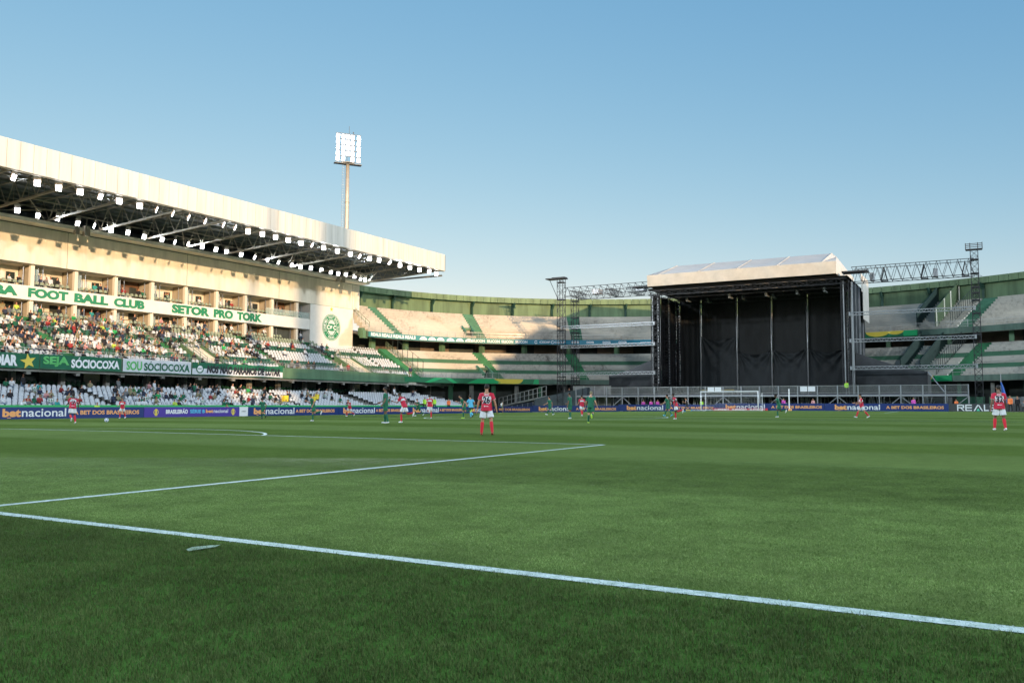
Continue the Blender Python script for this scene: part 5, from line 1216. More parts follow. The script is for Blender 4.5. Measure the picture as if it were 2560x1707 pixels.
# ---------------- scaffold deck in front of the stage and its barriers
DK = thing('scaffold_deck', 'raised scaffold deck with white edge beam running along the front of the stage', 'scaffold', (-28, 115, 0))
def PD(mb, name, **k):
    o = mb.build(name, DK, **k); o.matrix_parent_inverse = Matrix.Translation((28, -115, 0)); return o
DX0, DX1 = -53.9, -2.0
m = MB(); m.mm((DX0, 114.98, DZ-0.28), (DX1, 115.06, DZ-0.04), M_ALU); PD(m, 'edge_beam')
m = MB(); m.mm((DX0, 115.0, DZ-0.035), (DX1, 118.0, DZ+0.02), M_PURPD); PD(m, 'walkway')
posts = []; x = DX1
while x > DX0-0.1: posts.append(x); x -= 2.47
for k, x in enumerate(posts):
    m = MB(); m.bar((x, 115.0, 0.1), (x, 115.0, DZ+1.15), 0.13, m=M_ALU)
    PD(m, 'post')
    m = MB(); m.bar((x, 117.6, 0.1), (x, 117.6, DZ-0.2), 0.09, m=M_RAIL); m.bar((x, 120.5, 0.1), (x, 120.5, DZ-0.3), 0.09, m=M_RAIL); PD(m, 'rear_post')
    if k % 3 == 0 and k < len(posts)-1:
        m = MB(); m.bar((x, 115.12, DZ-0.3), (x-2.3, 115.12, 0.3), 0.08, m=M_ALU); PD(m, 'diagonal_brace')
        if k: m = MB(); m.bar((x, 115.12, DZ-0.3), (x+2.3, 115.12, 0.3), 0.08, m=M_ALU); PD(m, 'diagonal_brace')
rr = random.Random(5); m = MB()
for k in range(230):        # dense scaffold tubes below the deck
    x = rr.uniform(DX0+8, DX1-4); y = rr.uniform(117.5, 121.5); 
    if rr.random() < .55: m.bar((x, y, 0), (x+rr.uniform(-.5, .5), y, DZ-0.3), 0.07, m=M_RAIL)
    else: m.bar((x, y, rr.uniform(.2, .6)), (x+rr.uniform(-2.2, 2.2), y, rr.uniform(1.2, 2.1)), 0.06, m=M_RAIL)
PD(m, 'scaffold_tubes', kind='stuff')
m = MB(); m.mm((DX0, 121.8, 0), (DX1-3, 121.9, DZ-0.4), M_DARK); PD(m, 'rear_cloth')
# barrier: one unit, copied
def barrier_mesh():
    m = MB(); w = 2.36; h = 1.08
    for x in (-w/2, w/2): m.bar((x, 0, 0.0), (x, 0, h), 0.055, m=M_RAIL)
    for z in (0.14, h): m.bar((-w/2, 0, z), (w/2, 0, z), 0.05, m=M_RAIL)
    fr = m.mesh('frame'); m = MB(); n = 21
    for k in range(1, n): m.bar((-w/2+w*k/n, 0, 0.14), (-w/2+w*k/n, 0, h), 0.022, m=M_RAIL)
    return fr, m.mesh('bars')
BF, BB = barrier_mesh()
words = ['first', 'second', 'third', 'fourth', 'fifth', 'sixth', 'seventh', 'eighth', 'ninth', 'tenth', 'eleventh', 'twelfth', 'thirteenth', 'fourteenth', 'fifteenth', 'sixteenth', 'seventeenth', 'eighteenth', 'nineteenth', 'twentieth']
for k in range(19):
    x = posts[k]-1.235
    if x < -50.5: break
    extra = ' carrying two white sheets' if k in (7, 12) else ''
    T = thing('crowd_barrier', '%s steel crowd barrier from the right along the deck edge%s' % (words[k], extra), 'barrier', (x, 115.16, DZ+0.03), 0, 'crowd barriers along the scaffold deck')
    link('frame', BF, T); o = link('bars', BB, T, kind='stuff')
    if k in (7, 12):
        for q in (-0.5, 0.5): m = MB(); m.mm((q-0.45, -0.05, 0.35), (q+0.45, -0.03, 1.0), M_PRW); m.build('sheet', T)
T = thing('screen_wall', 'pale grey-green screen wall at the left end of the scaffold deck', 'wall', (-52, 118, 0)); m = MB(); m.mm((-3.8, 0, 0), (2.5, 0.12, 4.0), M_CONCG)
for x in (-2, -.2, 1.4): m.mm((x, -0.03, 0.0), (x+0.08, 0, 4.0), M_RAIL)
m.build('sheet', T)
# ramps at the left end
T = thing('steel_ramp', 'galvanised ramp with tall barred railing rising behind the far left corner flag', 'ramp', (-66, 118, 0))
m = MB(); m.prism([(-3, 0, 0.9), (5.6, 0, 2.5), (5.6, 0, 2.3), (-3, 0, 0.7)], (0, 2, 0), M_RAIL); m.build('deck', T)
m = MB()
for k in range(12): x = -3+8.6*k/11; z = 0.9+1.6*k/11; m.bar((x, -0.1, z), (x, -0.1, z+1.25+0.3*k/11), 0.09, m=M_RAIL)
for dz in (0, 0.65, 1.3): m.bar((-3, -0.1, 0.9+dz), (5.6, -0.1, 2.5+dz+0.2*dz), 0.06, m=M_RAIL)
m.build('railing', T)
m = MB(); m.prism([(-3, 0.05, 0.7), (7.5, 0.05, 2.2), (7.5, 0.05, 0), (-3, 0.05, 0)], (0, 0.1, 0), M_NAVYC)
for k in range(10): m.bar((-2.5+k*0.95, 0.0, 0), (-2.5+k*0.95, 0.0, 0.8+.14*k), 0.06, m=M_RAIL)
m.build('skirt', T)
T = thing('draped_ramp', 'dark grey draped ramp wall rising to the right behind the far corner board', 'ramp', (-56, 117.0, 0))
m = MB(); m.prism([(-6.0, 0, 0.0), (3.0, 0, 0.0), (3.0, 0, 3.75), (-6.0, 0, 2.0)], (0, 3, 0), M_GREYD); m.build('drape', T)
m = MB(); m.bar((-6, -0.03, 0.55), (1.5, -0.03, 0.55), 0.07, m=M_ALU); m.bar((2.3, -0.03, 0), (2.3, -0.03, 3.6), 0.1, m=M_BLK); m.build('rail', T)
# blue folded parasol at the right
T = thing('folded_parasol', 'folded blue parasol standing behind the player wearing 32', 'parasol', (1.45, 118.5, 0))
m = MB(); m.tube([(0, 0, 0.2), (0, 0, 5.0)], 0.05, 8, M_ALU); m.build('pole', T)
m = MB(); m.tube([(0.35, 0, 1.5), (0.28, 0, 2.4), (0.12, 0, 3.4), (0, 0, 4.0)], [0.26, 0.24, 0.16, 0.06], 9, M_BLUEC); m.build('canopy', T)
# low clutter on the right: small wall and fencing behind the photographers
T = thing('low_wall', 'low grey concrete wall on the right behind the photographers', 'wall', (6, 121, 0)); m = MB(); m.mm((-4.5, 0, 0), (8, 0.5, 2.2), M_CONCG); m.build('wall', T)

m = MB(); q = [(-5.172, 4.291), (-5.22, 4.384), (-5.175, 4.494), (-5.118, 4.569), (-5.071, 4.471), (-5.098, 4.354), (-5.099, 4.255)]; m.add([(x, y, 0.016) for x, y in q], [tuple(range(7))], M_MARK); m.build('paint_mark', kind='structure')

m = MB(); m.mm((-15.9, 114.6, 18.2), (-12.8, 116.6, 18.38), M_BLK); PS(m, 'rigging_platform')
m = MB(); m.mm((-44.5, 114.8, 18.2), (-42.0, 116.6, 18.4), M_BLK); PS(m, 'rigging_platform')

# ================================================================== people
import numpy as np
def remesh(mb, voxel, smooth=2):
    me = mb.mesh('tmp'); o = bpy.data.objects.new('tmp', me); COL.objects.link(o)
    r = o.modifiers.new('r', 'REMESH'); r.mode = 'VOXEL'; r.voxel_size = voxel; r.adaptivity = 0.0
    s = o.modifiers.new('s', 'SMOOTH'); s.factor = 0.5; s.iterations = smooth
    dg = bpy.context.evaluated_depsgraph_get(); new = bpy.data.meshes.new_from_object(o.evaluated_get(dg))
    bpy.data.objects.remove(o); bpy.data.meshes.remove(me)
    new.polygons.foreach_set('use_smooth', [True]*len(new.polygons))
    return new
class Fig:
    """a posed figure as tapered tubes; every tube belongs to a region"""
    def __init__(s): s.t = []
    def add(s, reg, pts, rad): s.t.append((reg, [Vector(p) for p in pts], rad))
    def mb(s, regs, grow=0.0, n=10):
        m = MB()
        for reg, pts, rad in s.t:
            if reg in regs:
                rr_ = [((r[0]+grow, r[1]+grow) if isinstance(r, tuple) else r+grow) for r in rad]
                # rounded ends
                a = pts[0]+(pts[0]-pts[1]).normalized()*(0.5*(rr_[0] if not isinstance(rr_[0], tuple) else min(rr_[0])))
                b = pts[-1]+(pts[-1]-pts[-2]).normalized()*(0.5*(rr_[-1] if not isinstance(rr_[-1], tuple) else min(rr_[-1])))
                h = lambda r: (r[0]*.55, r[1]*.55) if isinstance(r, tuple) else r*.55
                if reg in ('shorts', 'sleeve', 'shirt'): m.tube([a]+pts, [h(rr_[0])]+rr_, n)
                else: m.tube([a]+pts+[b], [h(rr_[0])]+rr_+[h(rr_[-1])], n)
        return m
    def assign(s, me, regs, mats, band=None):
        """face materials: nearest tube wins; band(reg, t) may override"""
        segs = []
        for reg, pts, rad in s.t:
            if reg not in regs: continue
            for i in range(len(pts)-1):
                f = lambda r: (r[0]+r[1])/2 if isinstance(r, tuple) else r
                segs.append((reg, pts[i], pts[i+1], f(rad[i]), f(rad[i+1]), i/(len(pts)-1), (i+1)/(len(pts)-1)))
        n = len(me.polygons); c = np.empty(n*3); me.polygons.foreach_get('center', c); c = c.reshape(-1, 3)
        best = np.full(n, 1e9); idx = np.zeros(n, int); tt = np.zeros(n)
        for k, (reg, a, b, ra, rb, t0, t1) in enumerate(segs):
            a = np.array(a); d = np.array(b)-a; L2 = max(1e-9, d@d); t = np.clip(((c-a)@d)/L2, 0, 1)
            dist = np.linalg.norm(c-a-np.outer(t, d), axis=1)-(ra+(rb-ra)*t)
            w = dist < best; best[w] = dist[w]; idx[w] = k; tt[w] = t0+(t1-t0)*t[w]
        me.materials.clear(); names = list(mats)
        for k in names: me.materials.append(mats[k])
        out = []
        for i in range(n):
            reg = segs[idx[i]][0]; key = band(reg, tt[i]) if band else reg
            out.append(names.index(key if key in mats else reg))
        me.polygons.foreach_set('material_index', out)
def rotx(v, a): c_, s_ = cos(a), sin(a); return Vector((v[0], v[1]*c_-v[2]*s_, v[1]*s_+v[2]*c_))
def roty(v, a): c_, s_ = cos(a), sin(a); return Vector((v[0]*c_+v[2]*s_, v[1], -v[0]*s_+v[2]*c_))
def rotz(v, a): c_, s_ = cos(a), sin(a); return Vector((v[0]*c_-v[1]*s_, v[0]*s_+v[1]*c_, v[2]))
def figure(lean=5, side=0, legs=((10, 15, 4), (-10, 20, 4)), arms=((10, 12, 20), (-10, 12, 20)), head=(0, 0), fingers=True, clothes='kit', build=1.0, seated=False, hair='short'):
    """legs: (thigh forward deg, knee bend deg, spread deg) right then left; arms: (forward, out, elbow bend). Faces +Y."""
    F = Fig(); D = radians; bw = build
    pel = Vector((0, 0, 0.96))
    def up(v): return pel+roty(rotx(Vector(v), -D(lean)), D(side))
    waist = up((0, 0.0, 0.13)); chest = up((0, 0.0, 0.34)); shl = up((0, -0.01, 0.48)); nb = up((0, -0.005, 0.54))
    neck = up((0, 0.005, 0.60)); hc = up((0, 0.02, 0.71))
    shirt = 'shirt'
    F.add('skin', [pel, waist, chest, shl, nb], [(.145*bw, .10*bw), (.125*bw, .092*bw), (.155*bw, .105*bw), (.165*bw, .09), (.07, .065)])
    F.add('skin', [nb, neck, hc-Vector((0, 0, .02))], [.062, .056, .06])
    hd = lambda v: hc+rotx(rotz(Vector(v), D(head[0])), D(head[1]))
    F.add('skin', [hd((0, 0, -.085)), hd((0, .005, -.05)), hd((0, 0.0, 0)), hd((0, -.005, .06)), hd((0, -.005, .095))], [(.045, .055), (.062, .08), (.074, .093), (.072, .09), (.045, .06)])
    F.add('skin', [hd((0, .085, .012)), hd((0, .108, -.018))], [.012, .017])
    for s_ in (1, -1): F.add('skin', [hd((s_*.072, -.005, .012)), hd((s_*.08, -.012, -.03))], [.017, .012])
    if hair != 'bald':
        g = {'short': .012, 'curly': .030, 'long': .018}[hair]
        F.add('hair', [hd((0, -.022, -.015)), hd((0, -.018, .03)), hd((0, -.012, .072)), hd((0, -.01, .10))], [(.072+g*.6, .078+g*.5), (.075+g, .085+g), (.070+g, .083+g), (.045+g, .055+g)])
        if hair == 'long': F.add('hair', [hd((0, -.07, .02)), hd((0, -.09, -.08)), hd((0, -.09, -.2))], [.06, .06, .04])
    F.add('eye', [hd((-.03, .083, .014)), hd((-.03, .09, .014))], [.010, .009]); F.add('eye', [hd((.03, .083, .014)), hd((.03, .09, .014))], [.010, .009])
    F.add('eye', [hd((-.022, .078, -.048)), hd((.022, .078, -.048))], [.007, .007])
    # legs
    foot = []
    for (a, k, sp), s_ in zip(legs, (1, -1)):
        hip = pel+Vector((s_*.092, 0, -.03))
        def dv(ang, sp_): return roty(rotx(Vector((0, 0, -1)), D(ang)), -D(sp_)*s_)
        kn = hip+dv(a, sp)*.43; an = kn+dv(a-k, sp*.6)*.42
        F.add('skin', [hip, hip.lerp(kn, .5), kn], [.088*bw, .076*bw, .054]); F.add('skin', [kn, kn.lerp(an, .35), an], [.054, .056, .036])
        F.add('skin', [kn.lerp(hip, .06), kn.lerp(an, .08)], [.056, .053])
        F.add('sock'+str(s_), [kn.lerp(an, .1), kn.lerp(an, .38), an+(an-kn).normalized()*.0], [.060, .064, .044])
        # foot: roughly square to the shin but never pointing up
        sh = (an-kn).normalized(); pitch = 90-max(-15, min(100, (k-a)))*0.75
        fd_ = roty(rotx(Vector((0, 0, -1)), D(pitch)), 0); 
        heel = an+Vector((0, 0, -.035))-fd_*.05; toe = an+Vector((0, 0, -.04))+fd_*.17
        F.add('skin', [an, heel.lerp(toe, .3), toe], [.035, (.038, .03), (.036, .022)])
        F.add('boot'+str(s_), [heel+Vector((0, 0, .005)), heel.lerp(toe, .35), heel.lerp(toe, .75), toe], [(.040, .042), (.042, .044), (.048, .036), (.035, .026)])
        foot.append(min(heel.z, toe.z)-.035)
        if clothes == 'kit':
            kk = hip.lerp(kn, .74); F.add('shorts', [hip+Vector((0, 0, -.01)), hip.lerp(kn, .4), kk], [.092*bw, .108*bw, .120*bw])
        elif clothes == 'long':
            F.add('shorts', [hip+Vector((0, 0, .04)), hip.lerp(kn, .5), kn], [.105*bw, .093*bw, .072]); F.add('shorts', [kn, kn.lerp(an, .4), an], [.070, .068, .060])
    if clothes == 'kit': F.add('shorts', [pel+Vector((0, 0, -.04)), pel+Vector((0, 0, .07))], [(.170*bw, .125*bw), (.150*bw, .112*bw)])
    else: F.add('shorts', [pel+Vector((0, 0, -.05)), pel+Vector((0, 0, .09))], [(.165*bw, .12*bw), (.15*bw, .11*bw)])
    # shirt
    hem = up((0, 0, -.115)) 
    F.add('shirt', [up((0, -.01, .50)), up((0, -.01, .44)), chest, up((0, 0, .25)), waist, up((0, 0, .02)), hem], [(.095, .08), (.180*bw, .11*bw), (.182*bw, .128*bw), (.174*bw, .125*bw), (.172*bw, .132*bw), (.190*bw, .146*bw), (.200*bw, .155*bw)])
    for (a, o, e), s_ in zip(arms, (1, -1)):
        sh = up((s_*.175*bw, -.01, .455))
        def dv(ang, out): return roty(rotx(Vector((0, 0, -1)), D(ang)), -D(out)*s_)
        el = sh+dv(a-lean*.5, o)*.29; wr = el+dv(a+e-lean*.5, o*.55)*.26
        F.add('skin', [sh, sh.lerp(el, .5), el], [.056, .047, .038]); F.add('skin', [el, el.lerp(wr, .3), wr], [.038, .040, .026])
        F.add('sleeve', [up((s_*.11, -.01, .465)), sh, sh.lerp(el, .5), sh.lerp(el, .66)], [.075, .078*bw, .072*bw, .074*bw])
        if clothes == 'long' : F.add('sleeve', [sh.lerp(el, .5), el, el.lerp(wr, .85)], [.062, .05, .04])
        hn = (wr-el).normalized(); pw = Vector((0, 1, 0)); ax = hn.cross(pw)
        ax = ax.normalized() if ax.length > .1 else Vector((1, 0, 0)); bd = hn.cross(ax).normalized()
        palm = wr+hn*.085
        F.add('skin', [wr, wr+hn*.03, palm], [.026, (.022, .034), (.018, .038)])
        if fingers:
            for q, ln in zip((-1.5, -.5, .5, 1.5), (.072, .085, .08, .062)):
                b0 = palm+bd*(q*.021); b1 = b0+hn*ln*.55; b2 = b1+(hn*.7+ax*(-.7)*s_*0+Vector((0, .35, 0))*.6).normalized()*ln*.5
                F.add('skin', [b0-hn*.02, b1, b2], [.011, .010, .009])
            th0 = wr+hn*.03+bd*.03; F.add('skin', [th0, th0+(hn*.7+bd*.7).normalized()*.04, th0+(hn*.95+bd*.4).normalized()*.075], [.013, .011, .010])
        else:
            F.add('skin', [palm, palm+hn*.07], [(.018, .036), (.012, .026)])
    F.low = min(foot)
    return F
MSK = {'pale': mat('pale_skin', (0.58, 0.31, 0.20), 0.55, 0.0), 'tan': mat('tan_skin', (0.44, 0.215, 0.125), 0.55, 0.0), 'brown': mat('brown_skin', (0.19, 0.095, 0.06), 0.5, 0.0), 'dark': mat('dark_skin', (0.085, 0.045, 0.03), 0.5, 0.0)}
KIT = {'red': mat('red_shirt_cloth', (0.58, 0.02, 0.055), 0.75, 0.12, 6, bump=.25), 'redsock': mat('red_sock', (0.60, 0.02, 0.04), 0.8, 0.0), 'white': mat('white_cloth', (0.70, 0.71, 0.74), 0.75, 0.08, 6, bump=.25), 'green': mat('dark_green_cloth', (0.012, 0.135, 0.07), 0.75, 0.15, 6, bump=.25), 'greenl': mat('green_shoulder_cloth', (0.02, 0.24, 0.14), 0.75, 0.0),
 'black': mat('black_cloth', (0.018, 0.018, 0.022), 0.8, 0.0), 'hair': mat('dark_hair', (0.02, 0.015, 0.012), 0.7, 0.0), 'grey': mat('grey_cloth', (0.16, 0.17, 0.18), 0.8, 0.0), 'blue': mat('light_blue_cloth', (0.10, 0.45, 0.68), 0.75, 0.0), 'orange': mat('orange_vest', (0.95, 0.22, 0.06), 0.6, 0.0), 'lime': mat('lime_vest', (0.45, 0.85, 0.06), 0.6, 0.0),
 'yellow': mat('yellow_vest', (0.85, 0.65, 0.05), 0.6, 0.0), 'pink': mat('magenta_vest', (0.72, 0.10, 0.50), 0.7, 0.0), 'navy': mat('navy_trousers', (0.025, 0.035, 0.07), 0.8, 0.0), 'eye': mat('eye_and_lip', (0.05, 0.02, 0.02), 0.5, 0.0), 'bootw': mat('white_boot', (0.72, 0.72, 0.74), 0.4, 0.0), 'bootb': mat('black_boot', (0.025, 0.02, 0.02), 0.4, 0.0), 'bootr': mat('red_boot', (0.35, 0.05, 0.03), 0.4, 0.0), 'bootc': mat('cyan_boot', (0.08, 0.45, 0.75), 0.4, 0.0), 'bootl': mat('lime_boot', (0.55, 0.85, 0.08), 0.4, 0.0),
 'denim': mat('denim', (0.10, 0.16, 0.24), 0.8, 0.0), 'teal': mat('teal_shirt', (0.03, 0.28, 0.27), 0.75, 0.0), 'khaki': mat('khaki_shirt', (0.25, 0.22, 0.13), 0.75, 0.0), 'redd': mat('dark_red_shirt', (0.28, 0.03, 0.03), 0.75, 0.0), 'rose': mat('rose_shirt', (0.62, 0.30, 0.30), 0.75, 0.0), 'greenb': mat('bright_green_shirt', (0.03, 0.35, 0.10), 0.75, 0.0), 'limes': mat('yellow_green_shirt', (0.45, 0.60, 0.08), 0.75, 0.0)}
def away(x, y, rel):
    return atan2(y, x)-pi/2+radians(rel)
def person(label, x, y, H, rel, shirt, shorts, sock, boot, skin='tan', pose=None, near=False, clothes='kit', band=None, hairc='hair', number=None, z=None, group=None, voxel=None, cat='person'):
    pose = dict(pose or {}); pose.setdefault('fingers', near or voxel is None)
    F_ = figure(clothes=clothes, **pose)
    sc = H/1.78
    T = thing('person', label, cat, (x, y, (gz(x, y) if z is None else z)), away(x, y, rel), group)
    T.scale = (sc, sc, sc)
    v = voxel or (0.0105 if near else 0.0195)
    def part(name, regs, mats, grow=0.0, bd=None, vx=None):
        m = F_.mb(regs, grow, 12 if near else 8)
        if not m.v: return None
        me = remesh(m, vx or v, 2 if near else 1); F_.assign(me, regs, mats, bd)
        o = link(name, me, T); me.transform(Matrix.Translation((0, 0, -F_.low))); return o
    part('body', ('skin',), {'skin': MSK[skin]})
    sh = part('shirt', ('shirt', 'sleeve'), {'shirt': shirt, 'sleeve': shirt, **({'band': band[0]} if band else {})}, 0, (lambda r, t: 'band' if band and band[1](r, t) else r))
    part('shorts' if clothes == 'kit' else 'trousers', ('shorts',), {'shorts': shorts})
    for s_ in ('1', '-1'):
        if clothes == 'kit': part('sock', ('sock'+s_,), {'sock'+s_: sock})
        part('boot', ('boot'+s_,), {'boot'+s_: boot})
    part('hair', ('hair',), {'hair': KIT[hairc]}); 
    m = F_.mb(('eye',), 0, 6); m.ml = [KIT['eye']]; m.m = [0]*len(m.f); me = m.mesh('face'); me.transform(Matrix.Translation((0, 0, -F_.low))); link('face', me, T)
    if number:
        from mathutils.bvhtree import BVHTree
        me = sh.data; bvh = BVHTree.FromPolygons([vv.co for vv in me.vertices], [tuple(p.vertices) for p in me.polygons])
        ln = radians(pose.get('lean', 5)); cz = 0.96-F_.low
        def on_back(a, b, off):          # a to the viewer's right, b up along the back
            zz = cz+b*cos(ln); hit = bvh.ray_cast(Vector((a, -0.8, zz)), Vector((0, 1, 0)))
            yv = hit[0].y if hit[0] else -0.12
            return (a, yv-off, zz)
        def dec(s, a0, a1, b0, b1, m_, off, bold): 
            m = MB(); put_text(m, s, None, None, None, a1-a0, b1-b0, m_, bold, fn=lambda a, b: on_back(a0+a, b0+b, off)); return m
        w = 0.125
        o = dec(number, -w*1.12, w*1.12, 0.135, 0.425, M_PRW, 0.007, 0.10).build('number_outline', T)
        o = dec(number, -w, w, 0.15, 0.41, M_BLKP, 0.012, 0.045).build('number', T)
        m = MB()
        for q in range(7): a = -0.075+q*0.0215; m.add([on_back(a, .445, .009), on_back(a+.016, .445, .009), on_back(a+.016, .475, .009), on_back(a, .475, .009)], [(0, 1, 2, 3)], M_PRW)
        for q in range(6): a = -0.045+q*0.0195; m.add([on_back(a, .045, .009), on_back(a+.015, .045, .009), on_back(a+.015, .066, .009), on_back(a, .066, .009)], [(0, 1, 2, 3)], M_PRW)
        put_poly(m, ellipse_pts(10, .018, .018), lambda a, b: on_back(a-.07, b+.055, .009), M_PRW); m.build('shirt_print', T)
    return T
K = KIT
rb = (K['white'], lambda r, t: (r == 'shirt' and .22 < t < .44) or (r == 'sleeve' and t > .93))
rbp = rb
gb = (K['greenl'], lambda r, t: (r == 'shirt' and t < .14) or (r == 'sleeve' and t < .3))
def red(label, x, y, H, rel, pose, **k): return person(label, x, y, H, rel, K['red'], K['white'], K['redsock'], k.pop('boot', K['bootw']), band=rbp, group='red and white team players', pose=pose, **k)
def grn(label, x, y, H, rel, pose, **k): return person(label, x, y, H, rel, K['green'], K['green'], K['green'], k.pop('boot', K['bootw']), band=gb, group='green team players', pose=pose, **k)
STAND = dict(lean=3, legs=((6, 6, 5), (-4, 8, 5)), arms=((4, 10, 14), (0, 10, 12)))
WALK = dict(lean=6, legs=((30, 10, 3), (-24, 16, 3)), arms=((-24, 14, 30), (28, 12, 40)))
JOG = dict(lean=13, legs=((40, 46, 3), (-18, 46, 3)), arms=((-42, 18, 80), (36, 16, 85)))
RUN = dict(lean=16, legs=((10, 12, 3), (-18, 88, 4)), arms=((38, 14, 85), (-42, 16, 75)))
RUN2 = dict(lean=18, legs=((-14, 84, 4), (18, 22, 3)), arms=((-40, 16, 70), (36, 16, 80)))
red('red and white player wearing 26 seen from behind, nearest of all the players', -15.52, 25.65, 1.80, -2, dict(lean=2, legs=((-8, 10, 10), (5, 6, 7)), arms=((-2, 22, 10), (2, 20, 14)), build=1.05), near=True, skin='tan', boot=K['bootr'], number='26')
red('red and white player wearing 32 standing with his back turned at the right edge', 0.39, 39.75, 1.84, 14, dict(lean=3, legs=((0, 14, 7), (10, 12, 7)), arms=((10, 12, 30), (-4, 14, 14)), head=(30, 0), build=1.04), near=True, skin='brown', number='32')
red('red player running with the ball on the left, back turned, wearing 9', -43.92, 28.56, 1.74, 12, dict(lean=20, side=6, legs=((6, 30, 4), (-4, 62, 3)), arms=((-20, 12, 30), (30, 12, 60))), skin='dark', number='9')
red('red player facing the camera in front of the left touchline board', -60.45, 43.53, 1.66, 160, dict(lean=8, legs=((22, 30, 5), (-12, 20, 6)), arms=((20, 14, 70), (10, 14, 60))), skin='tan')
grn('green player jogging left of the middle in front of the small white board', -46.95, 45.5, 1.66, 40, JOG, skin='tan', boot=K['bootb'])
grn('green player running to the left below the NÓS NÃO PARAMOS banner end', -36.45, 39.51, 1.74, 75, dict(RUN), skin='tan')
red('red player with orange shoulders running below the crest tower', -49.86, 58.71, 1.62, 130, JOG, skin='pale')
grn('tall green player standing in profile, largest green figure', -28.2, 36.1, 1.96, 78, dict(lean=0, legs=((4, 4, 2), (-8, 6, 2)), arms=((10, 6, 60), (-6, 6, 40))), skin='brown')
red('red player running bent forward just right of the tall green player', -28.5, 38.2, 1.80, 60, dict(RUN2, lean=24), skin='brown')
grn('green player jogging toward the camera behind the two duelling players', -44.61, 61.91, 1.66, 120, JOG, skin='pale')
red('red player seen from behind left of the referee', -35.2, 50.23, 1.74, 8, RUN, skin='tan')
grn('green player sprinting left with one leg kicked back, in front of the referee', -32.6, 50.78, 1.74, 82, dict(RUN, lean=24), skin='tan', boot=K['bootl'])
person('referee in light blue shirt behind the sprinting green player', -33.0, 52.34, 1.78, 30, K['blue'], K['black'], K['blue'], K['bootb'], pose=JOG, skin='tan')
grn('green player walking left behind the far corner board lettering', -34.11, 67.31, 1.74, 62, WALK, skin='tan')
grn('green player looking left beside a red player, centre right', -24.8, 51.95, 1.78, 60, dict(STAND, arms=((20, 10, 50), (-4, 10, 20))), skin='brown')
red('red player partly hidden behind the green player looking left', -28.0, 60.85, 1.74, 15, dict(WALK), skin='tan', hairc='hair')
grn('blond green player running away with a raised lime boot', -18.92, 42.26, 1.76, -12, dict(lean=8, legs=((-6, 80, 6), (4, 8, 4)), arms=((-20, 24, 60), (16, 22, 60))), skin='pale', boot=K['bootl'], hairc='khaki')
grn('green player with cyan boots stepping left in front of the left goal area', -21.96, 63.86, 1.78, 60, WALK, skin='tan', boot=K['bootc'])
red('red player running left, one boot raised behind, left of the far goal', -18.12, 54.29, 1.78, 70, dict(RUN, lean=14), skin='dark')
person('goalkeeper in black and white kit left of the far goal', -31.28, 97.92, 1.76, 95, K['black'], K['navy'], K['black'], K['bootc'], pose=JOG, skin='tan', band=(K['white'], lambda r, t: t < .2))
grn('green player with dark bushy hair running left in front of the scaffold deck', -13.64, 64.82, 1.78, 95, dict(RUN2, hair='curly'), skin='dark')
red('red player striding left in front of the stage, right of the far goal', -7.86, 64.68, 1.76, 100, dict(WALK, arms=((30, 12, 60), (16, 12, 60))), skin='tan')

